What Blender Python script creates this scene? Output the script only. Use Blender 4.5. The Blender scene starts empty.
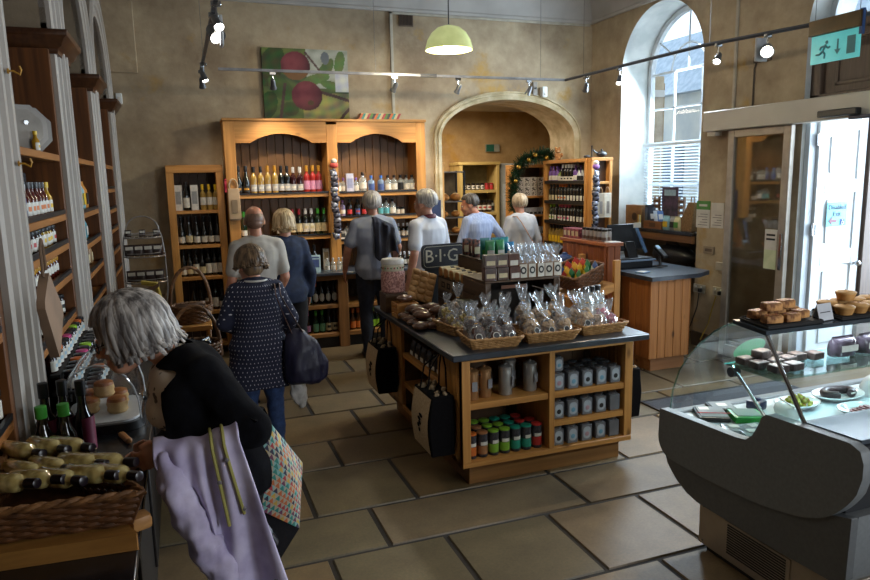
import bpy, bmesh, math, random
from mathutils import Vector, Matrix, Euler
random.seed(7)
SC = bpy.context.scene
COL = SC.collection
R = math.radians
pi = math.pi

# ------------------------------------------------------------------ camera
cd = bpy.data.cameras.new('camera'); cam = bpy.data.objects.new('camera', cd); COL.objects.link(cam)
cd.sensor_width = 36.0; cd.lens = 685.09 * 36 / 870; cd.clip_start = 0.05; cd.clip_end = 200
yaw, pit, rol = R(20.1164), R(9.3889), R(-1.2121)
_f = Vector((math.sin(yaw), math.cos(yaw), 0)); _r = Vector((math.cos(yaw), -math.sin(yaw), 0)); _u = Vector((0, 0, 1))
_f2 = _f * math.cos(pit) - _u * math.sin(pit); _u2 = _u * math.cos(pit) + _f * math.sin(pit)
_r3 = _r * math.cos(rol) + _u2 * math.sin(rol); _u3 = _u2 * math.cos(rol) - _r * math.sin(rol)
mw = Matrix.Identity(4)
for i in range(3):
    mw[i][0] = _r3[i]; mw[i][1] = _u3[i]; mw[i][2] = -_f2[i]
mw[2][3] = 1.9
cam.matrix_world = mw
SC.camera = cam

# ------------------------------------------------------------------ light and exposure
SC.view_settings.view_transform = 'Standard'; SC.view_settings.look = 'None'
SC.view_settings.exposure = 0.48; SC.view_settings.gamma = 1.0; SC.view_settings.use_curve_mapping = False
W = bpy.data.worlds.new('world'); SC.world = W; W.use_nodes = True
_bg = W.node_tree.nodes['Background']; _bg.inputs[0].default_value = (0.72, 0.86, 1.0, 1); _bg.inputs[1].default_value = 1.45

def area(name, loc, target, sx, sy, power, col, spread=pi):
    l = bpy.data.lights.new(name, 'AREA'); l.shape = 'RECTANGLE'; l.size = sx; l.size_y = sy; l.energy = power; l.color = col; l.spread = spread
    o = bpy.data.objects.new(name, l); COL.objects.link(o); o.location = loc
    o.rotation_euler = (Vector(target) - Vector(loc)).to_track_quat('-Z', 'Y').to_euler(); return o
DAY = (0.72, 0.87, 1.0); WARM = (1.0, 0.80, 0.55)
area('daylight_window', (6.0, 6.72, 2.7), (3.0, 5.4, 0.6), 1.3, 2.0, 210, DAY)
area('daylight_doorway', (7.3, 3.9, 1.7), (2.0, 3.3, 0.7), 1.3, 2.4, 190, DAY)
area('daylight_porch', (6.6, 3.2, 2.6), (5.7, 4.7, 1.2), 1.0, 1.0, 10, (0.8, 0.92, 1.0))
area('back_room_ceiling_lamp', (3.7, 9.9, 2.9), (3.7, 9.9, 0), 1.6, 1.0, 55, (1.0, 0.86, 0.68))
area('shop_ceiling_lamp', (2.6, 1.2, 4.1), (2.3, 3.8, 0), 2.4, 1.6, 16, (1.0, 0.88, 0.72))  # unseen soft fill added overhead for ambient light, no fitting modelled
area('added_rear_key', (3.5, -1.45, 2.0), (0.7, 3.0, 0.8), 1.6, 1.5, 105, (0.86, 0.93, 1.0))  # key light added before the solid rear wall to brighten camera-facing surfaces

# ------------------------------------------------------------------ colours and materials
def lin(h):
    h = h.lstrip('#'); o = []
    for i in (0, 2, 4):
        c = int(h[i:i + 2], 16) / 255
        o.append(c / 12.92 if c <= 0.04045 else ((c + 0.055) / 1.055) ** 2.4)
    return o
MATS = {}
def nd(t, k, **kw):
    n = t.nodes.new(k)
    for a, b in kw.items(): setattr(n, a, b)
    return n
def mat(name, c='#808080', c2=None, rough=0.5, metal=0.0, spec=0.5, scale=9, bump=0.0, bscale=None, alpha=None, coat=0, stretch=None, em=0, detail=3, sharp=None, sss=0):
    """principled surface with procedural noise between two tones"""
    if name in MATS: return MATS[name]
    m = bpy.data.materials.new(name); m.use_nodes = True; t = m.node_tree; p = t.nodes['Principled BSDF']
    a = lin(c)
    b = lin(c2) if c2 else [v * 0.82 for v in a]
    tc = nd(t, 'ShaderNodeTexCoord'); mp = nd(t, 'ShaderNodeMapping'); t.links.new(tc.outputs['Object'], mp.inputs[0])
    if stretch: mp.inputs['Scale'].default_value = stretch
    n = nd(t, 'ShaderNodeTexNoise'); n.inputs['Scale'].default_value = scale; n.inputs['Detail'].default_value = detail
    t.links.new(mp.outputs[0], n.inputs['Vector'])
    r = nd(t, 'ShaderNodeValToRGB'); s = sharp or (0.35, 0.68)
    r.color_ramp.elements[0].position = s[0]; r.color_ramp.elements[1].position = s[1]
    r.color_ramp.elements[0].color = (*b, 1); r.color_ramp.elements[1].color = (*a, 1)
    t.links.new(n.outputs['Fac'], r.inputs[0]); t.links.new(r.outputs[0], p.inputs['Base Color'])
    p.inputs['Roughness'].default_value = rough; p.inputs['Metallic'].default_value = metal
    p.inputs['Specular IOR Level'].default_value = spec; p.inputs['Coat Weight'].default_value = coat
    if sss: p.inputs['Subsurface Weight'].default_value = sss; p.inputs['Subsurface Scale'].default_value = 0.01
    if bump:
        n2 = nd(t, 'ShaderNodeTexNoise'); n2.inputs['Scale'].default_value = bscale or scale * 3; n2.inputs['Detail'].default_value = 4
        t.links.new(mp.outputs[0], n2.inputs['Vector'])
        bp = nd(t, 'ShaderNodeBump'); bp.inputs['Strength'].default_value = bump; bp.inputs['Distance'].default_value = 0.01
        t.links.new(n2.outputs['Fac'], bp.inputs['Height']); t.links.new(bp.outputs[0], p.inputs['Normal'])
    if em:
        t.links.new(r.outputs[0], p.inputs['Emission Color']); p.inputs['Emission Strength'].default_value = em
    if alpha is not None: p.inputs['Alpha'].default_value = alpha
    MATS[name] = m; return m
def wood(name, c, c2, axis='z', rough=0.45, knots=True, k=1.0, spec=0.4):
    """pine: long grain along one axis, a few dark knots"""
    if name in MATS: return MATS[name]
    m = bpy.data.materials.new(name); m.use_nodes = True; t = m.node_tree; p = t.nodes['Principled BSDF']
    tc = nd(t, 'ShaderNodeTexCoord'); mp = nd(t, 'ShaderNodeMapping'); t.links.new(tc.outputs['Object'], mp.inputs[0])
    sc = {'x': (0.6, 14, 14), 'y': (14, 0.6, 14), 'z': (14, 14, 0.6)}[axis]
    mp.inputs['Scale'].default_value = [v * k for v in sc]
    n = nd(t, 'ShaderNodeTexNoise'); n.inputs['Scale'].default_value = 2.2; n.inputs['Detail'].default_value = 5; n.inputs['Distortion'].default_value = 0.6
    t.links.new(mp.outputs[0], n.inputs['Vector'])
    r = nd(t, 'ShaderNodeValToRGB'); r.color_ramp.elements[0].position = 0.3; r.color_ramp.elements[1].position = 0.7
    r.color_ramp.elements[0].color = (*lin(c2), 1); r.color_ramp.elements[1].color = (*lin(c), 1)
    t.links.new(n.outputs['Fac'], r.inputs[0]); last = r.outputs[0]
    if knots:
        mq = nd(t, 'ShaderNodeMapping'); mq.inputs['Scale'].default_value = {'x': (2.2, 5, 5), 'y': (5, 2.2, 5), 'z': (5, 5, 2.2)}[axis]
        t.links.new(tc.outputs['Object'], mq.inputs[0])
        v = nd(t, 'ShaderNodeTexVoronoi'); v.inputs['Scale'].default_value = 1.15; t.links.new(mq.outputs[0], v.inputs['Vector'])
        rk = nd(t, 'ShaderNodeValToRGB'); rk.color_ramp.elements[0].position = 0.05; rk.color_ramp.elements[1].position = 0.13
        rk.color_ramp.elements[0].color = (1, 1, 1, 1); rk.color_ramp.elements[1].color = (0, 0, 0, 1)
        t.links.new(v.outputs['Distance'], rk.inputs[0])
        mx = nd(t, 'ShaderNodeMix', data_type='RGBA'); t.links.new(rk.outputs[0], mx.inputs[0]); t.links.new(last, mx.inputs[6])
        mx.inputs[7].default_value = (*[q * 0.35 for q in lin(c2)], 1); last = mx.outputs[2]
    t.links.new(last, p.inputs['Base Color'])
    bp = nd(t, 'ShaderNodeBump'); bp.inputs['Strength'].default_value = 0.12; bp.inputs['Distance'].default_value = 0.004
    t.links.new(n.outputs['Fac'], bp.inputs['Height']); t.links.new(bp.outputs[0], p.inputs['Normal'])
    p.inputs['Roughness'].default_value = rough; p.inputs['Specular IOR Level'].default_value = spec
    MATS[name] = m; return m
def glass(name, tint=(0.92, 0.97, 0.97), refl=0.08, rough=0.02, trans=1.0, body=None):
    """thin clear sheet: mostly see-through, mirror-like at grazing angles"""
    if name in MATS: return MATS[name]
    m = bpy.data.materials.new(name); m.use_nodes = True; t = m.node_tree
    for n in list(t.nodes):
        if n.type == 'BSDF_PRINCIPLED': t.nodes.remove(n)
    out = [n for n in t.nodes if n.type == 'OUTPUT_MATERIAL'][0]
    tr = nd(t, 'ShaderNodeBsdfTransparent'); tr.inputs[0].default_value = (*tint, 1)
    g = nd(t, 'ShaderNodeBsdfGlossy'); g.inputs['Roughness'].default_value = rough
    fr = nd(t, 'ShaderNodeLayerWeight'); fr.inputs[0].default_value = 0.5
    pw = nd(t, 'ShaderNodeMath', operation='POWER'); t.links.new(fr.outputs['Facing'], pw.inputs[0]); pw.inputs[1].default_value = 4.0
    no = nd(t, 'ShaderNodeTexNoise'); no.inputs['Scale'].default_value = 3
    ma = nd(t, 'ShaderNodeMath', operation='MULTIPLY_ADD'); t.links.new(pw.outputs[0], ma.inputs[0]); ma.inputs[1].default_value = 0.8; ma.inputs[2].default_value = refl
    mn = nd(t, 'ShaderNodeMath', operation='MINIMUM'); t.links.new(ma.outputs[0], mn.inputs[0]); mn.inputs[1].default_value = 0.85
    mx = nd(t, 'ShaderNodeMixShader'); t.links.new(mn.outputs[0], mx.inputs[0]); t.links.new(tr.outputs[0], mx.inputs[1]); t.links.new(g.outputs[0], mx.inputs[2])
    last = mx.outputs[0]
    if body:
        d = nd(t, 'ShaderNodeBsdfDiffuse'); d.inputs[0].default_value = (*body[0], 1)
        m2 = nd(t, 'ShaderNodeMixShader'); m2.inputs[0].default_value = body[1]; t.links.new(last, m2.inputs[1]); t.links.new(d.outputs[0], m2.inputs[2]); last = m2.outputs[0]
    t.links.new(last, out.inputs[0]); MATS[name] = m; return m
def vcol(name, rough=0.6, spec=0.4, bump=0, coat=0):
    """printed surface: colours come from the mesh's own colour layer"""
    if name in MATS: return MATS[name]
    m = bpy.data.materials.new(name); m.use_nodes = True; t = m.node_tree; p = t.nodes['Principled BSDF']
    a = nd(t, 'ShaderNodeVertexColor'); a.layer_name = 'print'
    tc = nd(t, 'ShaderNodeTexCoord'); n = nd(t, 'ShaderNodeTexNoise'); n.inputs['Scale'].default_value = 60; t.links.new(tc.outputs['Object'], n.inputs['Vector'])
    mx = nd(t, 'ShaderNodeMix', data_type='RGBA', blend_type='MULTIPLY'); mx.inputs[0].default_value = 0.15
    t.links.new(a.outputs[0], mx.inputs[6]); t.links.new(n.outputs['Fac'], mx.inputs[7]); t.links.new(mx.outputs[2], p.inputs['Base Color'])
    if bump:
        bp = nd(t, 'ShaderNodeBump'); bp.inputs['Strength'].default_value = bump; bp.inputs['Distance'].default_value = 0.005; t.links.new(n.outputs['Fac'], bp.inputs['Height']); t.links.new(bp.outputs[0], p.inputs['Normal'])
    p.inputs['Roughness'].default_value = rough; p.inputs['Specular IOR Level'].default_value = spec; p.inputs['Coat Weight'].default_value = coat
    MATS[name] = m; return m
def lampmat(name, col, s):
    if name in MATS: return MATS[name]
    m = bpy.data.materials.new(name); m.use_nodes = True; p = m.node_tree.nodes['Principled BSDF']
    p.inputs['Base Color'].default_value = (*col, 1); p.inputs['Emission Color'].default_value = (*col, 1); p.inputs['Emission Strength'].default_value = s
    MATS[name] = m; return m

# ------------------------------------------------------------------ mesh builder
class MB:
    def __init__(s): s.v = []; s.f = []; s.m = []; s.s = []; s.c = None
    def add(s, vs, fs, mi=0, sm=False):
        o = len(s.v); s.v += [tuple(v) for v in vs]
        for i, f in enumerate(fs):
            s.f.append(tuple(o + k for k in f)); s.m.append(mi[i] if isinstance(mi, list) else mi); s.s.append(sm)
        return s
    def box(s, x0, x1, y0, y1, z0, z1, mi=0):
        return s.add([(x0, y0, z0), (x1, y0, z0), (x1, y1, z0), (x0, y1, z0), (x0, y0, z1), (x1, y0, z1), (x1, y1, z1), (x0, y1, z1)],
                     [(0, 3, 2, 1), (4, 5, 6, 7), (0, 1, 5, 4), (1, 2, 6, 5), (2, 3, 7, 6), (3, 0, 4, 7)], mi)
    def cbox(s, c, d, rot=None, mi=0):
        q = Euler(rot).to_matrix() if rot else Matrix.Identity(3); vs = []
        for z in (-1, 1):
            for x, y in ((-1, -1), (1, -1), (1, 1), (-1, 1)):
                vs.append(Vector(c) + q @ Vector((x * d[0] / 2, y * d[1] / 2, z * d[2] / 2)))
        return s.add(vs, [(0, 3, 2, 1), (4, 5, 6, 7), (0, 1, 5, 4), (1, 2, 6, 5), (2, 3, 7, 6), (3, 0, 4, 7)], mi)
    def loft(s, rings, mi=0, cap=True, sm=True, closed=True):
        n = len(rings[0]); vs = [p for r in rings for p in r]; fs = []
        for i in range(len(rings) - 1):
            for j in range(n if closed else n - 1):
                k = (j + 1) % n; fs.append((i * n + j, i * n + k, (i + 1) * n + k, (i + 1) * n + j))
        if isinstance(mi, list): mi = [m for m in mi for _ in range(n if closed else n - 1)]
        if cap:
            fs.append(tuple(range(n - 1, -1, -1))); fs.append(tuple((len(rings) - 1) * n + j for j in range(n)))
            if isinstance(mi, list): mi = mi + [mi[0], mi[-1]]
        return s.add(vs, fs, mi, sm)
    def lathe(s, prof, n=16, c=(0, 0, 0), mi=0, a0=0, a1=2 * pi, cap=True, sy=1, sm=True):
        full = abs(a1 - a0 - 2 * pi) < 1e-6; k = n if full else n + 1
        rings = [[(c[0] + r * math.cos(a0 + (a1 - a0) * j / n), c[1] + sy * r * math.sin(a0 + (a1 - a0) * j / n), c[2] + z) for j in range(k)] for r, z in prof]
        return s.loft(rings, mi, cap and full, sm, full)
    def tube(s, pts, r, n=8, mi=0, closed=False, sm=True, flat=None):
        P = [Vector(p) for p in pts]; N = len(P); rings = []; up = None
        for i in range(N):
            if closed: t = P[(i + 1) % N] - P[i - 1]
            else: t = P[min(i + 1, N - 1)] - P[max(i - 1, 0)]
            t.normalize()
            if up is None:
                up = Vector((0, 0, 1)) if abs(t.z) < 0.9 else Vector((1, 0, 0))
            a = t.cross(up)
            if a.length < 1e-5: a = t.cross(Vector((0, 1, 0.3)))
            a.normalize(); b = a.cross(t); b.normalize(); up = b
            rr = r[i] if isinstance(r, (list, tuple)) else r
            fa, fb = flat if flat else (1, 1)
            rings.append([P[i] + a * (rr * fa * math.cos(2 * pi * j / n)) + b * (rr * fb * math.sin(2 * pi * j / n)) for j in range(n)])
        if closed: rings.append(rings[0])
        return s.loft(rings, mi, not closed, sm)
    def cyl(s, p0, p1, r0, r1=None, n=14, mi=0): return s.tube([p0, p1], [r0, r0 if r1 is None else r1], n, mi)
    def ell(s, c, r, n=14, m=9, mi=0, rot=None):
        q = Euler(rot).to_matrix() if rot else Matrix.Identity(3); rings = []
        for i in range(1, m):
            a = -pi / 2 + pi * i / m
            rings.append([Vector(c) + q @ Vector((r[0] * math.cos(a) * math.cos(2 * pi * j / n), r[1] * math.cos(a) * math.sin(2 * pi * j / n), r[2] * math.sin(a))) for j in range(n)])
        o = len(s.v); s.loft(rings, mi, False, True)
        b = len(s.v); s.v.append(tuple(Vector(c) + q @ Vector((0, 0, -r[2])))); s.v.append(tuple(Vector(c) + q @ Vector((0, 0, r[2]))))
        for j in range(n):
            k = (j + 1) % n
            s.f.append((o + k, o + j, b)); s.f.append((o + (m - 2) * n + j, o + (m - 2) * n + k, b + 1)); s.m += [mi, mi]; s.s += [True, True]
        return s
    def prism(s, poly, ax, a0, a1, mi=0, sm=False):
        def pt(p, a): return {'x': (a, p[0], p[1]), 'y': (p[0], a, p[1]), 'z': (p[0], p[1], a)}[ax]
        n = len(poly); vs = [pt(p, a0) for p in poly] + [pt(p, a1) for p in poly]
        fs = [(j, (j + 1) % n, n + (j + 1) % n, n + j) for j in range(n)]
        s.add(vs, fs, mi, sm); return s.add(vs, [tuple(range(n - 1, -1, -1)), tuple(range(n, 2 * n))], mi)
    def grid(s, fn, nu, nv, mi=0, sm=True, col=None):
        vs = [fn(i / nu, j / nv) for j in range(nv + 1) for i in range(nu + 1)]
        fs = [(j * (nu + 1) + i, j * (nu + 1) + i + 1, (j + 1) * (nu + 1) + i + 1, (j + 1) * (nu + 1) + i) for j in range(nv) for i in range(nu)]
        if col:
            if s.c is None: s.c = {}
            o = len(s.v)
            for j in range(nv + 1):
                for i in range(nu + 1): s.c[o + j * (nu + 1) + i] = col(i / nu, j / nv)
        return s.add(vs, fs, mi, sm)
    def xf(s, M, start=0):
        s.v = s.v[:start] + [tuple(M @ Vector(v)) for v in s.v[start:]]; return s
    def mesh(s, name, mats, bev=0, ang=38, fix=True, seg=1):
        me = bpy.data.meshes.new(name); me.from_pydata(s.v, [], s.f)
        for m in (mats if isinstance(mats, (list, tuple)) else [mats]): me.materials.append(m)
        me.polygons.foreach_set('material_index', s.m); me.polygons.foreach_set('use_smooth', s.s)
        if s.c:
            ca = me.color_attributes.new('print', 'FLOAT_COLOR', 'POINT')
            for i, c in s.c.items(): ca.data[i].color = (*c, 1)
        if bev or fix:
            b = bmesh.new(); b.from_mesh(me)
            if fix: bmesh.ops.recalc_face_normals(b, faces=b.faces)
            if bev:
                es = [e for e in b.edges if len(e.link_faces) == 2 and e.calc_face_angle(0) > 0.6]
                bmesh.ops.bevel(b, geom=es, offset=bev, segments=seg, affect='EDGES', profile=0.6, clamp_overlap=True)
            b.to_mesh(me); b.free()
        me.set_sharp_from_angle(angle=R(ang)); me.update(); return me
    def build(s, name, mats, parent=None, loc=(0, 0, 0), rot=(0, 0, 0), **k):
        return put(name, s.mesh(name, mats, **k), parent, loc, rot)
def put(name, me, parent=None, loc=(0, 0, 0), rot=(0, 0, 0)):
    o = bpy.data.objects.new(name, me); COL.objects.link(o); o.location = loc; o.rotation_euler = rot
    if parent is not None: o.parent = parent
    return o
def tag(o, label=None, cat=None, group=None, kind=None):
    if label: o['label'] = label
    if cat: o['category'] = cat
    if group: o['group'] = group
    if kind: o['kind'] = kind
    return o
def thing(name, label, cat, loc=(0, 0, 0), rz=0, group=None, rot=None):
    o = bpy.data.objects.new(name, None); COL.objects.link(o); o.location = loc; o.rotation_euler = rot or (0, 0, rz); o.empty_display_size = 0.1
    return tag(o, label, cat, group)
def struct(o): o['kind'] = 'structure'; return o
# a prototype is a root mesh (or None) with child meshes; inst() copies them as individual objects
def inst(pr, loc, rz=0, label=None, group=None, rot=None, scale=None):
    name, cat, root, kids = pr
    o = put(name, root, None, loc, rot or (0, 0, rz)); tag(o, label, cat, group)
    if scale: o.scale = (scale, scale, scale) if not isinstance(scale, tuple) else scale
    for nm, me in kids: put(nm, me, o)
    return o
ORD = ['zeroth', 'first', 'second', 'third', 'fourth', 'fifth', 'sixth', 'seventh', 'eighth', 'ninth', 'tenth', 'eleventh', 'twelfth', 'thirteenth', 'fourteenth', 'fifteenth', 'sixteenth', 'seventeenth', 'eighteenth', 'nineteenth', 'twentieth']
def nth(i, n, side='left'):
    if i == 0: return 'leftmost' if side == 'left' else 'nearest'
    if i == n - 1: return 'rightmost' if side == 'left' else 'farthest'
    return ORD[i + 1] + (' from left' if side == 'left' else ' from near end')
def txt(s, size, name='lettering', ext=0.001, font=None, sx=1.0):
    c = bpy.data.curves.new(name, 'FONT'); c.body = s; c.size = size; c.extrude = ext; c.align_x = 'CENTER'; c.align_y = 'CENTER'; c.resolution_u = 2
    o = bpy.data.objects.new(name, c); COL.objects.link(o); bpy.context.view_layer.update()
    me = bpy.data.meshes.new_from_object(o.evaluated_get(bpy.context.evaluated_depsgraph_get())); bpy.data.objects.remove(o)
    me.name = name; return me
def lettering(s, size, m, parent, loc, rot, name='lettering'):
    me = txt(s, size, name); me.materials.clear(); me.materials.append(m); return put(name, me, parent, loc, rot)
def bw(mb, name, mats, t, **k):
    """build a part whose vertices were given in room coordinates under the thing t"""
    L = t.location
    mb.v = [(v[0] - L[0], v[1] - L[1], v[2] - L[2]) for v in mb.v]
    return mb.build(name, mats, t, **k)
# ------------------------------------------------------------------ shared materials
def plaster(name, base, dark, ochre, k=1.0):
    m = bpy.data.materials.new(name); m.use_nodes = True; t = m.node_tree; p = t.nodes['Principled BSDF']
    tc = nd(t, 'ShaderNodeTexCoord')
    def noi(s, d, lo, hi, off=0.0):
        mp = nd(t, 'ShaderNodeMapping'); mp.inputs['Location'].default_value = (off, off * 0.7, off * 1.3); t.links.new(tc.outputs['Object'], mp.inputs[0])
        n = nd(t, 'ShaderNodeTexNoise'); n.inputs['Scale'].default_value = s; n.inputs['Detail'].default_value = d; n.inputs['Roughness'].default_value = 0.62; t.links.new(mp.outputs[0], n.inputs['Vector'])
        r = nd(t, 'ShaderNodeMapRange'); r.inputs[1].default_value = lo; r.inputs[2].default_value = hi; t.links.new(n.outputs['Fac'], r.inputs[0]); return r.outputs[0], n
    def mix(f, a, b):
        mx = nd(t, 'ShaderNodeMix', data_type='RGBA'); t.links.new(f, mx.inputs[0])
        if isinstance(a, list): mx.inputs[6].default_value = (*a, 1)
        else: t.links.new(a, mx.inputs[6])
        mx.inputs[7].default_value = (*b, 1); return mx.outputs[2]
    f1, n1 = noi(1.3, 6, 0.42, 0.66); f2, n2 = noi(1.9, 5, 0.60, 0.74, 3.1); f3, n3 = noi(9, 6, 0.35, 0.75, 7.7)
    c = mix(f1, lin(base), lin(dark)); c = mix(f2, c, lin(ochre))
    mm = nd(t, 'ShaderNodeMix', data_type='RGBA', blend_type='MULTIPLY'); mm.inputs[0].default_value = 0.35
    cr = nd(t, 'ShaderNodeValToRGB'); cr.color_ramp.elements[0].color = (0.55, 0.5, 0.45, 1); t.links.new(f3, cr.inputs[0])
    t.links.new(c, mm.inputs[6]); t.links.new(cr.outputs[0], mm.inputs[7]); t.links.new(mm.outputs[2], p.inputs['Base Color'])
    bp = nd(t, 'ShaderNodeBump'); bp.inputs['Strength'].default_value = 0.25; bp.inputs['Distance'].default_value = 0.02; t.links.new(n3.outputs['Fac'], bp.inputs['Height']); t.links.new(bp.outputs[0], p.inputs['Normal'])
    p.inputs['Roughness'].default_value = 0.85; p.inputs['Specular IOR Level'].default_value = 0.25; return m
PLA = plaster('stained_plaster', '#bbab90', '#93826c', '#b59250')
PLB = plaster('stained_plaster_back_room', '#b79a6c', '#9a7a4c', '#a8802e')
REVEAL = mat('reveal_plaster', '#c6c8c4', '#aeb2b0', rough=0.8, scale=5, bump=0.1)
STONE = mat('arch_stone', '#c9bb9c', '#a2926f', rough=0.8, scale=7, bump=0.35, detail=6)
CEIL = mat('ceiling_paint', '#b9b5b0', '#a5a19c', rough=0.9, scale=2)
CREAM = mat('conduit_paint', '#b8b2a2', '#a49e90', rough=0.6)
PAINT = mat('grey_white_joinery_paint', '#a39c94', '#968f87', rough=0.55, scale=1.5)
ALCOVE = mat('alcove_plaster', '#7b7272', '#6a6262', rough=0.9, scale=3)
PINEz = wood('pine_upright', '#c6904e', '#a06c33', 'z'); PINEx = wood('pine_shelf', '#c6904e', '#a06c33', 'x'); PINEy = wood('pine_board_long', '#c6904e', '#a06c33', 'y')
DPz = wood('pine_backboard', '#74512a', '#583a1b', 'z', k=0.8)
OAKz = wood('dark_bookcase_upright', '#6f431f', '#4a2b14', 'z', knots=False); OAKy = wood('dark_bookcase_shelf', '#a06a35', '#7d4e25', 'y', knots=False)
COR = wood('bookcase_cornice_wood', '#4f301b', '#372012', 'y', knots=False, rough=0.35)
CHERz = wood('cherry_counter_panel', '#96542c', '#733c1e', 'z', k=0.7)
SLATE = mat('polished_dark_slate', '#1b1e24', '#0f1114', rough=0.22, spec=0.6, scale=14, bump=0.03)
SLATE2 = mat('grey_slate_worktop', '#3b4450', '#2b313b', rough=0.3, spec=0.6, scale=10, bump=0.04)
WHITE = mat('white_gloss_paint', '#dfe3e4', '#cdd2d4', rough=0.4, scale=4)
STEEL = mat('brushed_steel', '#9c9892', '#86827c', rough=0.32, metal=0.9, scale=3, stretch=(1, 1, 40))
CHROME = mat('chrome', '#b9bcbf', '#a8abae', rough=0.15, metal=1.0)
BLACK = mat('black_plastic', '#15161a', '#0d0e11', rough=0.4)
MATTE = mat('black_card', '#1c1b1c', '#121112', rough=0.8)
GLASS = glass('clear_pane', (.95, .98, 1), .03); GLASSF = glass('display_glass', (0.93, 0.975, 0.98), 0.05)
PAPER = mat('white_paper', '#d8d6d0', '#c6c4be', rough=0.8)

# ------------------------------------------------------------------ floor: coursed flagstones
def floor():
    m = bpy.data.materials.new('flagstone'); m.use_nodes = True; t = m.node_tree; p = t.nodes['Principled BSDF']
    a = nd(t, 'ShaderNodeVertexColor'); a.layer_name = 'print'; tc = nd(t, 'ShaderNodeTexCoord')
    n = nd(t, 'ShaderNodeTexNoise'); n.inputs['Scale'].default_value = 3.2; n.inputs['Detail'].default_value = 7; n.inputs['Roughness'].default_value = 0.65; t.links.new(tc.outputs['Object'], n.inputs['Vector'])
    n2 = nd(t, 'ShaderNodeTexNoise'); n2.inputs['Scale'].default_value = 70; n2.inputs['Detail'].default_value = 3; t.links.new(tc.outputs['Object'], n2.inputs['Vector'])
    r = nd(t, 'ShaderNodeValToRGB'); r.color_ramp.elements[0].position = 0.3; r.color_ramp.elements[1].position = 0.7; r.color_ramp.elements[0].color = (0.62, 0.6, 0.57, 1); r.color_ramp.elements[1].color = (1.08, 1.05, 1.0, 1)
    t.links.new(n.outputs['Fac'], r.inputs[0])
    mx = nd(t, 'ShaderNodeMix', data_type='RGBA', blend_type='MULTIPLY'); mx.inputs[0].default_value = 1; t.links.new(a.outputs[0], mx.inputs[6]); t.links.new(r.outputs[0], mx.inputs[7])
    r2 = nd(t, 'ShaderNodeValToRGB'); r2.color_ramp.elements[0].position = 0.35; r2.color_ramp.elements[1].position = 0.75; r2.color_ramp.elements[0].color = (0.86, 0.86, 0.86, 1); r2.color_ramp.elements[1].color = (1.15, 1.13, 1.1, 1); t.links.new(n2.outputs['Fac'], r2.inputs[0])
    m3 = nd(t, 'ShaderNodeMix', data_type='RGBA', blend_type='MULTIPLY'); m3.inputs[0].default_value = 1; t.links.new(mx.outputs[2], m3.inputs[6]); t.links.new(r2.outputs[0], m3.inputs[7]); t.links.new(m3.outputs[2], p.inputs['Base Color'])
    bp = nd(t, 'ShaderNodeBump'); bp.inputs['Strength'].default_value = 0.2; bp.inputs['Distance'].default_value = 0.01; t.links.new(n.outputs['Fac'], bp.inputs['Height']); t.links.new(bp.outputs[0], p.inputs['Normal'])
    p.inputs['Roughness'].default_value = 0.5; p.inputs['Specular IOR Level'].default_value = 0.5
    grout = mat('floor_grout', '#2c2825', '#221f1d', rough=0.9)
    rnd = random.Random(3); b = MB(); b.c = {}
    rows = [-1.6, -1.1, -0.6, 0.0, 0.45, 1.05, 1.5, 2.12, 2.585, 3.205, 3.66, 4.3, 4.785, 5.383, 5.866, 6.5, 6.97, 7.6, 8.2, 8.8, 9.4, 10, 10.6, 11.25]
    js = {8: [-1.0, -.3, .577, 1.2, 1.812, 2.42, 3.02, 3.65, 4.4, 5.0], 9: [-.9, .3, .9, 2.111, 3.02, 3.9, 4.6], 10: [-.6, .0, .592, 1.207, 2.1, 2.702, 3.4, 4.3, 5], 11: [-.4, .2, .893, 1.8, 2.4, 3.03, 3.8, 4.6],
          12: [-.6, .3, 1.202, 1.8, 2.7, 3.55, 4.1, 5], 13: [-.3, .3, .89, 1.493, 2.3, 2.9, 3.5, 4.1, 4.8], 14: [-.7, 0, .6, 1.202, 2.1, 2.7, 3.4, 4.2], 15: [-.4, .3, .9, 1.5, 2.1, 3, 3.8, 4.5], 7: [-.7, .27, 1.2, 2.1, 2.41, 3.3, 4.2, 5.0]}
    for i in range(len(rows) - 1):
        if i in js: x = [-1.4] + js[i] + [7.6]
        else:
            x = [-1.4]
            while x[-1] < 7: x.append(x[-1] + rnd.choice((.6, .6, .9, .75)))
            x[-1] = 7.6
        for k in range(len(x) - 1):
            g = 0.011; x0, x1, y0, y1 = x[k] + g, x[k + 1] - g, rows[i] + g, rows[i + 1] - g
            o = len(b.v); kk = rnd.uniform(0.8, 1.15); c = [v * kk for v in lin(rnd.choice(('#715f42', '#6b5c45', '#635a44', '#6f614a', '#715f42')))]
            e = 0.006; b.add([(x0, y0, -.012), (x1, y0, -.012), (x1, y1, -.012), (x0, y1, -.012), (x0 + e, y0 + e, 0), (x1 - e, y0 + e, 0), (x1 - e, y1 - e, 0), (x0 + e, y1 - e, 0)], [(4, 5, 6, 7), (0, 1, 5, 4), (1, 2, 6, 5), (2, 3, 7, 6), (3, 0, 4, 7)])
            for q in range(o, o + 8): b.c[q] = c
    b.box(-1.4, 7.6, -1.6, 11.25, -0.06, -0.008, 1)
    struct(b.build('floor', [m, grout], ang=20))
floor()

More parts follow.
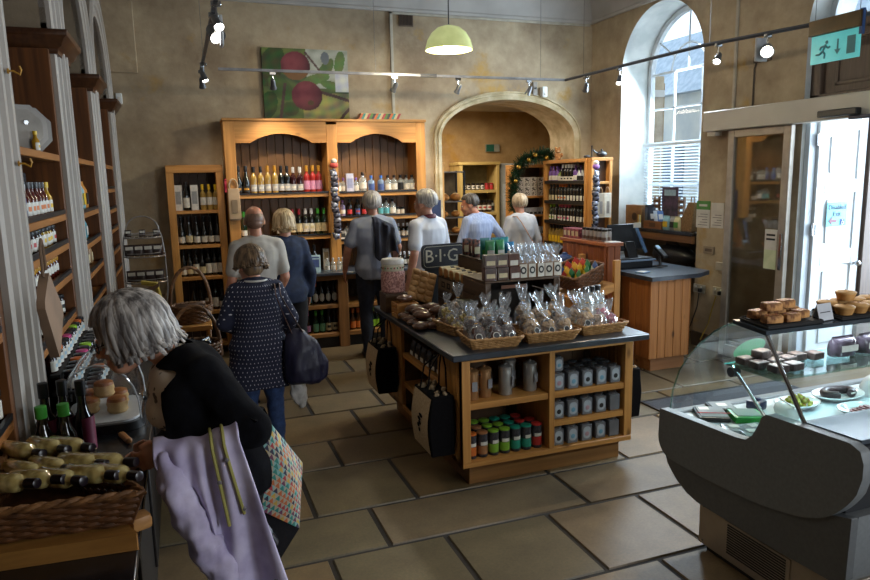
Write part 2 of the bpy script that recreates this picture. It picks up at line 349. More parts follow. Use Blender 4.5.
# ------------------------------------------------------------------ walls
def arch_pts(x0, x1, zs, rise, n=24):
    c, a = (x0 + x1) / 2, (x1 - x0) / 2
    return [(c - a * math.cos(pi * i / n), zs + rise * math.sin(pi * i / n)) for i in range(n + 1)]
def wall_with_arches(b, lo, hi, ztop, ops, sweep, mi=0):
    """face between lo..hi with arched openings; sweep maps (u,z) to a 3D point at the front (0) or back (1)"""
    def quad(p, mi=0): b.add([sweep(u, z, 0) for u, z in p], [(0, 1, 2, 3)], mi)
    cur = lo
    for (a0, a1, zb, zs, rise) in ops:
        quad([(cur, 0), (a0, 0), (a0, ztop), (cur, ztop)], mi)
        if zb > 0: quad([(a0, 0), (a1, 0), (a1, zb), (a0, zb)], mi)
        A = arch_pts(a0, a1, zs, rise)
        for i in range(len(A) - 1): quad([A[i], A[i + 1], (A[i + 1][0], ztop), (A[i][0], ztop)], mi)
        cur = a1
    quad([(cur, 0), (hi, 0), (hi, ztop), (cur, ztop)], mi)
def reveal(b, op, sweep, mi, floor=False):
    a0, a1, zb, zs, rise = op; A = [(a0, zb)] + arch_pts(a0, a1, zs, rise) + [(a1, zb)]
    n = len(A); vs = [sweep(u, z, 0) for u, z in A] + [sweep(u, z, 1) for u, z in A]
    b.add(vs, [(i, i + 1, n + i + 1, n + i) for i in range(n - 1)], mi, True)
    if floor: b.add([sweep(a0, zb, 0), sweep(a1, zb, 0), sweep(a1, zb, 1), sweep(a0, zb, 1)], [(0, 1, 2, 3)], mi)
ZC = 4.2
XW, YB, XL = 5.24, 8.1, -0.6
bk = lambda u, z, d: (u, YB + 0.62 * d, z)
op = (3.09, 4.975, 0, 2.372, 0.475)
b = MB(); wall_with_arches(b, -1.1, 5.75, ZC, [op], bk); reveal(b, op, bk, 1)
# back face towards the far room
wall_with_arches(b, -1.1, 6.9, 3.3, [op], lambda u, z, d: (u, YB + 0.62, z))
struct(b.build('wall_back', [PLA, STONE], fix=False, ang=50))
b = MB(); b.box(-0.9, -0.31, 8.06, 8.1, 3.04, 3.9); struct(b.build('trim_1', PLA, bev=0.006))
def arch_trim():
    b = MB(); A = arch_pts(3.09, 4.975, 2.372, 0.475, 40); prof = [(0, 0), (0, -.02), (.045, -.032), (.05, -.02), (.075, -.02), (.085, -.035), (.1, -.03), (.1, 0)]
    path = [(3.09, 0.0)] + A + [(4.975, 0.0)]; rings = []
    for i, (x, z) in enumerate(path):
        p0 = path[max(i - 1, 0)]; p1 = path[min(i + 1, len(path) - 1)]
        tx, tz = p1[0] - p0[0], p1[1] - p0[1]; l = math.hypot(tx, tz); nx, nz = -tz / l, tx / l
        rings.append([(x + nx * o, YB + y, z + nz * o) for o, y in prof])
    b.loft(rings, 0, True, True)
    for a in (0.3, 0.55, 0.75): pass
    struct(b.build('trim_2', STONE, ang=25))
arch_trim()
# back room
b = MB(); b.add([(1.9, 11.2, 0), (6.9, 11.2, 0), (6.9, 11.2, 3.2), (1.9, 11.2, 3.2)], [(0, 1, 2, 3)]); struct(b.build('wall_far', PLB))
b = MB(); b.add([(6.9, 8.7, 0), (6.9, 11.2, 0), (6.9, 11.2, 3.2), (6.9, 8.7, 3.2)], [(0, 1, 2, 3)]); struct(b.build('wall_far_right', PLB))
b = MB(); b.add([(2.3, 8.7, 0), (2.3, 11.2, 0), (2.3, 11.2, 3.2), (2.3, 8.7, 3.2)], [(0, 1, 2, 3)]); struct(b.build('wall_far_left', PLB))
b = MB(); b.box(1.9, 6.9, 8.7, 11.2, 3.0, 3.1); struct(b.build('ceiling_back_room', CEIL))
# right wall: arched window niche (down to the floor) and arched doorway
WT = 0.5
rt = lambda u, z, d: (XW + WT * d, u, z)
win = (6.0, 7.43, 0, 3.08, 0.715); dor = (3.1, 4.72, 0, 3.1, 0.74)
b = MB(); wall_with_arches(b, -1.6, 8.72, ZC, [dor, win], rt); reveal(b, win, rt, 1); reveal(b, dor, rt, 1)
wall_with_arches(b, -1.6, 8.72, ZC, [dor, win], lambda u, z, d: (XW + WT, u, z))
struct(b.build('wall_right', [PLA, REVEAL], fix=False, ang=50))
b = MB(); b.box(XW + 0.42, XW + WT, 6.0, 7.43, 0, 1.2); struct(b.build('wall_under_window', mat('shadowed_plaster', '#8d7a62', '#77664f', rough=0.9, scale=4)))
# rear wall and ceiling with coved cornice
b = MB(); b.add([(-1.1, -1.6, 0), (5.75, -1.6, 0), (5.75, -1.6, ZC), (-1.1, -1.6, ZC)], [(0, 1, 2, 3)]); struct(b.build('wall_rear', PLA))
b = MB(); b.box(-1.1, 5.75, -1.6, 8.72, ZC, ZC + 0.1); struct(b.build('ceiling', CEIL))
prof = [(0, -.38), (-.035, -.38), (-.04, -.35), (-.03, -.335), (-.035, -.28), (-.06, -.2), (-.11, -.13), (-.18, -.085), (-.27, -.06), (-.28, -.035), (-.31, -.03), (-.32, 0), (0, 0)]
b = MB(); b.loft([[(-1.1, YB + p, ZC + z) for p, z in prof], [(XW, YB + p, ZC + z) for p, z in prof]], 0, True, True); struct(b.build('trim_3', CEIL, ang=30))
b = MB(); b.loft([[(XW + p, YB, ZC + z) for p, z in prof], [(XW + p, -1.6, ZC + z) for p, z in prof]], 0, True, True); struct(b.build('trim_4', CEIL, ang=30))
# skirting
b = MB(); b.box(XW - .02, XW, 4.75, 6.0, 0, 0.16); struct(b.build('baseboard_right', mat('brown_skirting', '#4b3a2c', '#3a2c21', rough=0.5), bev=0.004))
b = MB(); b.box(2.75, 3.03, YB - .02, YB, 0, 0.15); struct(b.build('baseboard_back', MATS['brown_skirting'], bev=0.004))
# left wall with bookcase alcoves
PIL = [(2.7, 3.15), (4.35, 4.8), (6.0, 6.45), (7.65, 8.1)]; OPN = [(-1.2, -.15), (0.3, 1.05), (1.5, 2.7), (3.15, 4.35), (4.8, 6.0), (6.45, 7.65)]
lf = lambda u, z, d: (XL - 0.4 * d, u, z)
ops = [(a, c, 0, 2.76, (c - a) / 2) for a, c in OPN]
b = MB(); wall_with_arches(b, -1.6, 8.1, ZC, ops, lf)
for o in ops: reveal(b, o, lf, 0)
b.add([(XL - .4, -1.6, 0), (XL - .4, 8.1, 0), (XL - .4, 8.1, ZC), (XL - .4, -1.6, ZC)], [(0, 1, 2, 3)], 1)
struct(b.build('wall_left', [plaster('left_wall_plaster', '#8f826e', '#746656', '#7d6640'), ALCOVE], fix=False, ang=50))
def architrave(i, y0, y1):
    """painted moulding round an alcove: two uprights and a semicircular head"""
    r = (y1 - y0) / 2; A = arch_pts(y0, y1, 2.76, r, 24); path = [(y0, 0.0), (y0, 1.4)] + A + [(y1, 1.4), (y1, 0.0)]
    prof = [(0.0, -.03), (0.0, .022), (.03, .03), (.04, .018), (.085, .018), (.095, .034), (.14, .034), (.15, .05), (.185, .05), (.2, .03), (.2, -.01)]; rings = []
    for k, (y, z) in enumerate(path):
        p0 = path[max(k - 1, 0)]; p1 = path[min(k + 1, len(path) - 1)]
        ty, tz = p1[0] - p0[0], p1[1] - p0[1]; l = math.hypot(ty, tz); ny, nz = -tz / l, ty / l
        rings.append([(XL + d, y + ny * o, z + nz * o) for o, d in prof])
    b = MB(); b.loft(rings, 0, True, True); struct(b.build('trim_%d' % (10 + i), PAINT, ang=20))
for i, (y0, y1) in enumerate(OPN[2:]): architrave(i, y0, y1)
# ------------------------------------------------------------------ windows and doorway
def arched_frame(n, y0, y1, zs, rise, xf, zb, mull, bars, depth=0.06, fan=True):
    fm = mat('window_frame_paint', '#c9ced2', '#b5bbc0', rough=0.5, scale=5)
    b = MB(); c, a = (y0 + y1) / 2, (y1 - y0) / 2; A = arch_pts(y0, y1, zs, rise, 30); w = 0.055
    outer = [(y0, zb)] + A + [(y1, zb)]; inner = [(y0 + w, zb)] + [(c + (y - c) * (a - w) / a, zs + (z - zs) * (rise - w) / rise) for y, z in A] + [(y1 - w, zb)]
    n_ = len(outer); vs = []
    for x in (xf, xf + depth): vs += [(x, y, z) for y, z in outer] + [(x, y, z) for y, z in inner]
    fs = []
    for i in range(n_ - 1):
        fs += [(i, i + 1, n_ + i + 1, n_ + i), (2 * n_ + i, 3 * n_ + i, 3 * n_ + i + 1, 2 * n_ + i + 1), (n_ + i, n_ + i + 1, 3 * n_ + i + 1, 3 * n_ + i), (i, 2 * n_ + i, 2 * n_ + i + 1, i + 1)]
    b.add(vs, fs); b.box(xf - .01, xf + depth + .02, y0, y1, zb - .02, zb + 0.05)
    w_ = struct(b.build('window_%d' % n, fm, ang=40))
    b = MB(); g = 0.012; xm = xf + 0.03
    def topz(y): return zs + rise * math.sqrt(max(0, 1 - ((y - c) / a) ** 2))
    for y in mull: b.box(xm - g, xm + g, y - g, y + g, zb, topz(y) - 0.02 if not fan else zs)
    for z in bars: b.box(xm - g - (.02 if z in bars[:1] else 0), xm + g, y0 + .03, y1 - .03, z - g * (2 if z == bars[0] else 1), z + g * (2 if z == bars[0] else 1))
    if fan:
        rr = 0.42 * a
        b.tube([(xm, c - rr * math.cos(pi * i / 20), zs + rr * rise / a * math.sin(pi * i / 20)) for i in range(21)], g, 4)
        for an in (35, 90, 145):
            q = R(an); b.cyl((xm, c - rr * math.cos(q), zs + rr * rise / a * math.sin(q)), (xm, c - a * .96 * math.cos(q), zs + rise * .96 * math.sin(q)), g, None, 4)
        b.cyl((xm, c, zs), (xm, c, zs + rise * .96), g, None, 4)
    struct(b.build('glazing_bars', fm, w_))
    b = MB(); p = [(y0, zb)] + A + [(y1, zb)]; b.add([(xm, y, z) for y, z in p], [tuple(range(len(p)))]); struct(b.build('pane', GLASS, w_))
    return w_
arched_frame(1, 6.02, 7.41, 3.08, 0.695, XW + 0.38, 1.26, (6.47, 6.94), (2.24, 2.66, 3.08, 1.75))
w2 = arched_frame(2, 3.12, 4.70, 3.12, 0.70, XW + 0.2, 3.12, (), (3.12,))
def blind():
    t = thing('venetian_blind', 'white slatted venetian blind lowered over the bottom half of the arched window', 'blind', (XW + 0.33, 6.72, 1.27))
    sm = mat('blind_slat_white', '#d5dce0', '#c4ccd2', rough=0.5, scale=4)
    b = MB(); z = 1.3
    while z < 2.22:
        b.cbox((XW + 0.34, 6.715, z), (0.034, 1.33, 0.0025), (0, R(22), 0)); z += 0.036
    bw(b, 'slats', sm, t)
    b = MB(); b.box(XW + .315, XW + .365, 6.04, 7.39, 2.21, 2.25); bw(b, 'head_rail', sm, t, bev=.003)
    b = MB(); b.box(XW + .325, XW + .355, 6.05, 7.38, 1.265, 1.285); bw(b, 'bottom_rail', sm, t, bev=.003)
    for y in (6.3, 7.1):
        b = MB(); b.cyl((XW + .36, y, 1.28), (XW + .36, y, 2.22), .0025, None, 5); bw(b, 'cord', sm, t)
blind()
# things seen through the glass: a stone house front across the yard and a paved yard
def outside():
    sw = mat('outside_limestone', '#c3c1b5', '#9aa0a2', rough=0.9, scale=1.6, detail=6, sharp=(.3, .7))
    t = thing('stone_house', 'pale stone house across the yard seen through the arched window', 'building', (10.2, 9.6, 0))
    b = MB(); b.box(9.4, 11, 5.5, 13, 0, 3.4); bw(b, 'wall', sw, t)
    b = MB(); b.prism([(9.2, 3.4), (11.2, 3.4), (10.2, 4.7)], 'y', 5.3, 13.2); bw(b, 'roof', mat('roof_slate_outside', '#a9b6c2', '#93a1ae', rough=.8), t)
    for y in (7.2, 9.4, 11.2):
        b = MB(); b.box(9.37, 9.4, y, y + .9, 1.2, 2.5); bw(b, 'window', mat('outside_window_dark', '#59636c', '#47515a', rough=.2), t)
    b = MB(); b.box(5.8, 30, -8, 40, -0.1, -0.02); struct(b.build('floor_outside', mat('yard_paving', '#b9b7b0', '#a3a29d', rough=.9, scale=2)))
outside()
def doorway():
    tm = mat('brown_door_timber', '#5d4a3c', '#4a3a2f', rough=0.5, scale=4, stretch=(12, 12, 1))

    t = struct(put('door_1', None, None, (XW + .1, 3.9, 0)))
    b = MB(); b.box(XW + .06, XW + .14, 4.62, 4.72, 2.44, 3.12); b.box(XW + .06, XW + .14, 3.1, 3.2, 0, 3.12); b.box(XW + .06, XW + .16, 3.1, 4.72, 3.04, 3.13); b.box(XW + .06, XW + .16, 3.1, 4.72, 2.44, 2.54)
    struct(bw(b, 'door_frame', tm, t, bev=.006))
    b = MB(); b.box(XW + .1, XW + .13, 3.15, 4.65, 2.5, 3.06)
    for y0, y1 in ((3.3, 3.85), (3.98, 4.5)):
        b.box(XW + .085, XW + .1, y0, y1, 2.6, 2.63); b.box(XW + .085, XW + .1, y0, y1, 2.96, 2.99); b.box(XW + .085, XW + .1, y0, y0 + .03, 2.6, 2.99); b.box(XW + .085, XW + .1, y1 - .03, y1, 2.6, 2.99)
    struct(bw(b, 'transom_panel', tm, t, bev=.004))
    b = MB(); b.box(XW + .04, XW + .12, 4.67, 4.72, 0, 2.44); struct(bw(b, 'white_jamb', mat('jamb_white_paint', '#c9d4de', '#bac7d3', rough=.45), t, bev=.004))

    lf_ = tag(put('door_leaf', None, None, (XW + .4, 4.68, 0)), 'white panelled outer door leaf standing open with a turquoise exit notice', 'door')
    wm = mat('door_white_paint', '#d9dde0', '#cdd3d8', rough=0.45, scale=3)
    x0, x1, y = XW + .13, XW + .72, 4.66
    b = MB(); st = .1
    b.box(x0, x1, y, y + .045, .05, 2.38)
    bw(b, 'panel_board', wm, lf_, bev=.003)
    b = MB(); zs = (.05, .25, .85, .95, 1.42, 1.52, 2.02, 2.14, 2.38)
    b.box(x0, x0 + st, y - .014, y, .05, 2.38); b.box(x1 - st, x1, y - .014, y, .05, 2.38)
    for z0, z1 in ((.05, .22), (1.02, 1.16), (1.68, 1.8), (2.24, 2.38)): b.box(x0 + st, x1 - st, y - .014, y, z0, z1)
    for z0, z1 in ((.22, 1.02), (1.16, 1.68), (1.8, 2.24)):
        b.box(x0 + st + .05, x1 - st - .05, y - .012, y, z0 + .06, z1 - .06)
    bw(b, 'stile_and_rail', wm, lf_, bev=.005)
    for z in (.5, 1.3, 2.1):
        b = MB(); b.cyl((x0 - .015, y - .012, z), (x0 - .015, y - .012, z + .11), .011); b.box(x0 - .03, x0 + .025, y - .018, y - .012, z + .005, z + .1); bw(b, 'hinge', CHROME, lf_)
    b = MB(); b.ell((x1 - .05, y - .05, 1.02), (.028, .028, .028)); b.cyl((x1 - .05, y, 1.02), (x1 - .05, y - .04, 1.02), .011); bw(b, 'knob', CHROME, lf_)
    sg = tag(put('exit_notice', None, None, (x0 + .265, y - .018, 1.485)), 'turquoise notice reading Disabled Exit with arrow on the white door', 'sign')
    tq = mat('turquoise_print', '#58b4c4', '#4fa9ba', rough=.4); nv = mat('navy_print', '#20305c', rough=.5)
    b = MB(); b.box(-.125, .125, -.004, 0, -.11, .11); b.build('board', tq, sg)
    lettering('Disabled', .062, nv, sg, (0, -.006, .062), (pi / 2, 0, 0)); lettering('Exit', .062, nv, sg, (0, -.006, 0), (pi / 2, 0, 0))
    b = MB(); b.prism([(-.1, -.06), (-.06, -.025), (-.06, -.048), (-.0, -.048), (0, -.072), (-.06, -.072), (-.06, -.095)], 'y', -.007, -.004); b.build('arrow', mat('maroon_print', '#6a1f3f', rough=.5), sg)
    b = MB(); b.box(.045, .1, -.007, -.004, -.1, -.045); b.build('pictogram_panel', mat('blue_print', '#2a62b8', rough=.5), sg)
    b = MB(); b.tube([(.07 + .014 * math.cos(k * pi / 6), -.009, -.08 + .014 * math.sin(k * pi / 6)) for k in range(12)], .003, 5, closed=True); b.ell((.068, -.009, -.052), (.004, .003, .004), 8, 5); b.cyl((.068, -.009, -.056), (.07, -.009, -.072), .003, None, 5); b.cyl((.07, -.009, -.072), (.086, -.009, -.078), .003, None, 5); b.build('wheelchair_symbol', WHITE, sg)

    op_ = tag(put('door_operator', None, None, (XW, 4.6, 2.29)), 'long white automatic door operator box above the entrance', 'door operator')
    b = MB(); b.box(XW - .17, XW - .002, 3.0, 5.785, 2.295, 2.49); bw(b, 'casing', mat('operator_enamel', '#c8c3b8', '#b9b4aa', rough=.4, scale=2), op_, bev=.008)
    b = MB(); b.box(XW - .235, XW - .17, 4.02, 4.38, 2.315, 2.37); bw(b, 'sensor', BLACK, op_, bev=.008)
    b = MB(); b.box(XW - .19, XW - .17, 3.9, 4.12, 2.28, 2.312); bw(b, 'sensor_bracket', mat('navy_plastic', '#1d2a4c', rough=.4), op_, bev=.003)
    b = MB(); b.box(XW - .12, XW - .03, 5.66, 5.77, 2.25, 2.29); bw(b, 'end_block', mat('operator_enamel'), op_)
    gp = tag(put('sliding_door_panel', None, None, (XW - .08, 5.12, 0)), 'glazed sliding door panel with pale aluminium frame left of the entrance', 'door')
    al = mat('pale_aluminium', '#b4aea4', '#a19b92', rough=.35, metal=.35)
    b = MB(); x0, x1 = XW - .1, XW - .05
    b.box(x0, x1, 5.42, 5.5, .02, 2.29); b.box(x0, x1, 4.745, 4.83, .02, 2.29); b.box(x0, x1, 4.83, 5.42, 2.22, 2.29); b.box(x0, x1, 4.83, 5.42, .02, .14)
    bw(b, 'frame', al, gp, bev=.004)
    b = MB(); b.box(x0 + .02, x0 + .03, 4.83, 5.42, .14, 2.22); bw(b, 'pane', glass('door_pane', (.8, .8, .78), .12), gp)
    b = MB(); b.box(x0 - .012, x0, 4.77, 4.8, .98, 1.32); bw(b, 'pull_handle', CHROME, gp, bev=.004)
    nt = tag(put('door_notice', None, None, (x0 - .003, 4.9, 1.1)), 'white and yellow notice stuck on the glass of the sliding door', 'notice')
    b = MB(); b.box(0, .004, -.07, .07, .06, .25); b.build('notice_head', PAPER, nt)
    b = MB(); b.box(0, .004, -.07, .07, -.12, .06); b.build('notice_base', mat('pale_green_print', '#cfd8b8', '#bccba4'), nt)
    for k, z in enumerate((.2, .16)):
        b = MB(); b.box(-.002, 0, -.05, .05, z - .01, z + .008); b.build('print_line', BLACK, nt)
doorway()
b = MB(); b.box(XW + .74, XW + 1.5, 4.62, 4.78, 0, 3.0); struct(b.build('wall_porch', mat('porch_timber', '#5d4a40', '#4a3a32', rough=.6, scale=4, stretch=(8, 8, 1))))
# ------------------------------------------------------------------ left bookcases
SH = [2.06, 1.74, 1.58, 1.41, 1.19]
def bookcase(i, y0, y1, zs, lab):
    t = thing('built_in_bookcase', lab, 'bookcase', (XL - .15, (y0 + y1) / 2, 0), group=None)
    xf, xb = XL + .0, XL - .36
    for y in (y0 + .001, y1 - .051):
        b = MB(); b.box(xb, xf, y, y + .05, 0, 2.62); bw(b, 'side_panel', OAKz, t, bev=.003)
    b = MB(); b.box(xb - .02, xb, y0, y1, 0, 2.66)
    k = y0 + .12
    while k < y1 - .05: b.box(xb, xb + .006, k, k + .012, 0, 2.66); k += .14
    bw(b, 'backboard', mat('bookcase_backboard', '#4a2f1b', '#38230f', rough=.6, stretch=(8, 8, 1), scale=3), t)
    for j, z in enumerate(zs):
        b = MB(); b.box(xb, xf, y0 + .055, y1 - .055, z - .035, z); bw(b, 'shelf', OAKy, t, bev=.003)
        if j:
            b = MB(); b.box(xf - .012, xf + .002, y0 + .06, y1 - .06, z + .002, z + .024); bw(b, 'price_strip', BLACK, t)
    return t
bookcase(0, *OPN[2], [2.06, 1.74, 1.41, 1.1], 'dark wooden bookcase at the left edge, nearest of the wall bookcases')
bookcase(1, *OPN[3], SH, 'dark wooden bookcase of bottled sauces with octagonal tins on its top shelf')
bookcase(2, *OPN[4], [2.07, 1.71, 1.5, 1.3, 1.1], 'dark wooden bookcase in the middle alcove with turquoise bags on top shelf')
bookcase(3, *OPN[5], [2.07, 1.85, 1.66, 1.48, 1.28, 1.08], 'dark wooden bookcase in the last alcove next to the back wall')
def impost(i, y0, y1):
    """moulded wooden capital wrapped round a pier between two alcoves"""
    prof = [(.0, 2.60), (.02, 2.60), (.026, 2.625), (.045, 2.64), (.06, 2.675), (.078, 2.69), (.082, 2.72), (.0, 2.73)]; rings = []
    for x, y, dx, dy in ((XL - .38, y0, 0, -1), (XL + .02, y0, 1, -1), (XL + .02, y1, 1, 1), (XL - .38, y1, 0, 1)): rings.append([(x + dx * o, y + dy * o * .8, z) for o, z in prof])
    b = MB(); b.loft(rings, 0, True, False); struct(b.build('trim_%d' % (20 + i), COR, bev=.002))
for i, (y0, y1) in enumerate(PIL):
    impost(i, y0 + .0, min(y1, 8.05))
def left_counter():
    t = thing('slate_counter', 'long dark polished slate counter along the left wall', 'counter', (-.4, 3.6, 0))
    b = MB(); b.box(XL + .056, -.185, 0.4, 6.75, .845, .88); bw(b, 'worktop', SLATE, t, bev=.004)
    pm = mat('dark_counter_panel', '#1d1a1a', '#131111', rough=.45, stretch=(1, 1, 6))
    b = MB(); b.box(XL + .056, -.24, 0.45, 6.7, 0, .845); bw(b, 'front_panel', pm, t, bev=.003)
    for y in (1.6, 2.5, 3.3, 4.1, 4.9, 5.7):
        b = MB(); b.box(-.24, -.228, y - .025, y + .025, .1, .84); bw(b, 'pilaster_strip', pm, t, bev=.003)
left_counter()
# ------------------------------------------------------------------ main drinks cabinet on the back wall
def boards(b, x0, x1, y, z0, z1, w=.09, d=.012, mi=0):
    x = x0
    while x < x1 - .005:
        e = min(x + w, x1); b.box(x + .002, e - .002, y - d, y, z0, z1, mi); x += w
def drinks_cabinet():
    t = thing('drinks_cabinet', 'large pine drinks cabinet with two arched bays and slate counter', 'cabinet', (1.62, 7.8, 0))
    yf, ybk = 7.75, 8.085; x0, xm0, xm1, x1 = .485, 1.585, 1.705, 2.755
    for a, c, dw in ((x0, x0 + .115, 0), (x1 - .115, x1, 0)):
        b = MB(); b.box(a, c, yf, ybk, .84, 2.53); bw(b, 'side_post', PINEz, t, bev=.004)
    b = MB(); b.box(xm0, xm1, yf - .004, ybk, .84, 2.5); bw(b, 'centre_post', PINEz, t, bev=.004)
    b = MB(); b.box(x0 - .01, x1 + .01, yf - .02, ybk, 2.53, 2.56); bw(b, 'top_board', PINEx, t, bev=.004)
    for a, c in ((x0 + .115, xm0), (xm1, x1 - .115)):
        pts = [(a, 2.53), (a, 2.30), (a + .16, 2.30)]
        for k in range(13):
            u = k / 12; pts.append((a + .16 + (c - a - .32) * u, 2.30 + .10 * math.sin(pi * u) ** .8))
        pts += [(c - .16, 2.30), (c, 2.30), (c, 2.53)]
        b = MB(); b.prism(pts, 'y', yf, yf + .03); bw(b, 'arched_valance', PINEx, t, bev=.003, fix=True)
    b = MB(); boards(b, x0 + .1, x1 - .1, ybk, .86, 2.53, .095); bw(b, 'backboard', DPz, t, bev=.003)
    for a, c, zs in ((x0 + .115, xm0, (1.745, 1.27)), (xm1, x1 - .115, (1.735, 1.46, 1.195))):
        for z in zs:
            b = MB(); b.box(a, c, yf + .005, ybk - .012, z - .04, z); bw(b, 'shelf', PINEx, t, bev=.003)
            b = MB(); b.box(a, c, yf - .004, yf + .005, z + .001, z + .02); bw(b, 'price_strip', BLACK, t)

    b = MB(); b.box(x0 - .02, x1 + .02, 7.5, ybk, .835, .865); bw(b, 'slate_top', SLATE2, t, bev=.004)
    px = [x0, 1.6, x1 - .1]
    for a in px:
        b = MB(); b.box(a, a + .115, 7.55, ybk, .0, .835); bw(b, 'base_post', wood('brown_base_pine', '#8d6134', '#6e4824', 'z'), t, bev=.004)
    b = MB(); b.box(x0, x1, 7.552, 7.58, .775, .835); bw(b, 'base_rail', wood('brown_base_rail', '#8d6134', '#6e4824', 'x'), t, bev=.003)
    b = MB(); boards(b, x0, x1, ybk, .05, .8); bw(b, 'base_backboard', mat('dark_base_back', '#3a2614', '#2b1c0f', rough=.7), t)
    for a, c, zs in ((x0 + .115, 1.6, (.5, .17)), (1.715, x1 - .1, (.49, .17))):
        for z in zs:
            b = MB(); b.box(a, c, 7.56, ybk - .02, z - .045, z); bw(b, 'base_shelf', wood('brown_base_shelf', '#9a6c38', '#7a5128', 'x'), t, bev=.003)
    b = MB(); b.box(x0, x1, 7.6, 7.62, .0, .12); bw(b, 'plinth', BLACK, t)
drinks_cabinet()
def narrow_case():
    t = thing('narrow_wine_shelf', 'narrow open pine wine shelf standing left of the big cabinet', 'shelf unit', (.17, 7.95, 0))
    x0, x1, yf, ybk = -.12, .458, 7.83, 8.09
    for a in (x0, x1 - .075):
        b = MB(); b.box(a, a + .075, yf, ybk, 0, 2.07); bw(b, 'side_post', PINEz, t, bev=.003)
    b = MB(); b.box(x0, x1, yf - .003, ybk, 1.995, 2.075); bw(b, 'top_rail', PINEx, t, bev=.003)
    b = MB(); boards(b, x0 + .05, x1 - .05, ybk, .05, 2.0); bw(b, 'backboard', mat('dark_shelf_back', '#4a301a', '#382412', rough=.6), t)
    for z in (1.595, 1.222, .875, .49, .12):
        b = MB(); b.box(x0 + .075, x1 - .075, yf + .004, ybk - .012, z - .035, z); bw(b, 'shelf', PINEx, t, bev=.003)
narrow_case()
# ------------------------------------------------------------------ island
def island():
    t = thing('island_unit', 'pine display island with dark slate top and open shelves', 'display counter', (2.1, 4.45, 0))
    X0, X1, Y0, Y1, ZT = 1.5, 2.72, 3.66, 5.3, .825
    b = MB(); b.box(1.42, 2.80, 3.60, 5.36, ZT, ZT + .04); bw(b, 'slate_top', mat('island_slate', '#333b46', '#232930', rough=.3, spec=.6, scale=9, bump=.05), t, bev=.006)
    b = MB(); b.box(1.56, 2.66, 3.71, 5.24, 0, .14); bw(b, 'plinth', wood('island_plinth', '#8d6336', '#6d4925', 'x', k=.6), t, bev=.003)
    b = MB(); b.box(X0, X1, Y0, Y1, .13, .165); bw(b, 'floor_board', PINEx, t, bev=.003)
    for a, c in ((X0, X0 + .055), (X1 - .06, X1)):
        b = MB(); b.box(a, c, Y0, Y0 + .05, .165, ZT); bw(b, 'corner_post', PINEz, t, bev=.003)
    b = MB(); b.box(2.095, 2.135, Y0, 4.12, .165, ZT); bw(b, 'divider', PINEz, t, bev=.003)
    b = MB(); b.box(X0 + .055, X1 - .06, Y0 + .002, Y0 + .022, ZT - .03, ZT); bw(b, 'top_rail', PINEx, t, bev=.002)
    b = MB(); boards(b, X0 + .04, X1, 4.13, .165, ZT, .1); bw(b, 'inner_back', mat('island_inner_back', '#5f4122', '#4a3118', rough=.6), t)
    for z, a, c in ((.535, X0 + .04, 2.095), (.535, 2.135, X1 - .02), (.345, 2.135, X1 - .02)):
        b = MB(); b.box(a, c, Y0 + .012, 4.118, z - .042, z); bw(b, 'shelf', PINEx, t, bev=.003)

    def planks(y0, y1):
        b = MB(); y = y0
        while y < y1 - .01:
            e = min(y + .095, y1); b.box(X0, X0 + .03, y + .001, e - .001, .13, ZT); y += .095
        bw(b, 'side_panel', PINEz, t, bev=.004)
    planks(Y0, 4.08); planks(4.88, Y1)
    for z in (.58, .35, .165):
        b = MB(); b.box(X0 + .012, 2.0, 4.08, 4.88, z - .04, z); bw(b, 'side_shelf', PINEy, t, bev=.003)
    b = MB(); b.box(1.98, 2.0, 4.08, 4.88, .165, ZT); bw(b, 'side_shelf_back', MATS['island_inner_back'], t)
    for y in (4.08, 4.88):
        b = MB(); b.box(X0 + .03, 1.98, y - .01, y + .01, .165, ZT); bw(b, 'partition', MATS['island_inner_back'], t)
    b = MB(); y = Y0 + .05
    while y < Y1 - .01:
        e = min(y + .1, Y1); b.box(X1 - .03, X1, y + .001, e - .001, .165, ZT); y += .1
    bw(b, 'end_plank_panel', PINEz, t, bev=.003)
    b = MB(); boards(b, X0 + .03, X1 - .03, Y1, .165, ZT); bw(b, 'rear_panel', PINEz, t)
island()
# ------------------------------------------------------------------ till counter and desk behind
def till_counter():
    t = thing('till_counter', 'pine planked till counter with grey slate top', 'counter', (4.35, 5.7, 0))
    X0, X1, Y0, Y1 = 4.09, 4.56, 5.265, 6.4
    b = MB(); b.prism([(4.05, 5.2), (4.62, 5.22), (4.84, 5.34), (4.84, 6.45), (4.05, 6.45)], 'z', .895, .935); bw(b, 'slate_top', SLATE2, t, bev=.005)
    b = MB(); x = X0
    while x < X1 - .01: b.box(x + .001, min(x + .092, X1) - .001, Y0, Y0 + .02, .13, .895); x += .092
    bw(b, 'front_planks', wood('till_pine', '#b67b43', '#935c2c', 'z'), t, bev=.005)
    b = MB(); y = Y0 + .02
    while y < Y1 - .01: b.box(X0, X0 + .02, y + .001, min(y + .1, Y1) - .001, .13, .895); y += .1
    bw(b, 'side_planks', wood('till_pine_side', '#a56b39', '#824f26', 'z'), t, bev=.005)
    b = MB(); b.box(X0 + .02, X1, Y0 + .02, Y1, .13, .895); bw(b, 'carcass', MATS['island_inner_back'], t)
    b = MB(); b.box(X0 + .05, X1 - .02, Y0 + .04, Y1, 0, .13); bw(b, 'plinth', wood('till_plinth', '#a3744a', '#835632', 'x', k=.7), t, bev=.003)
till_counter()
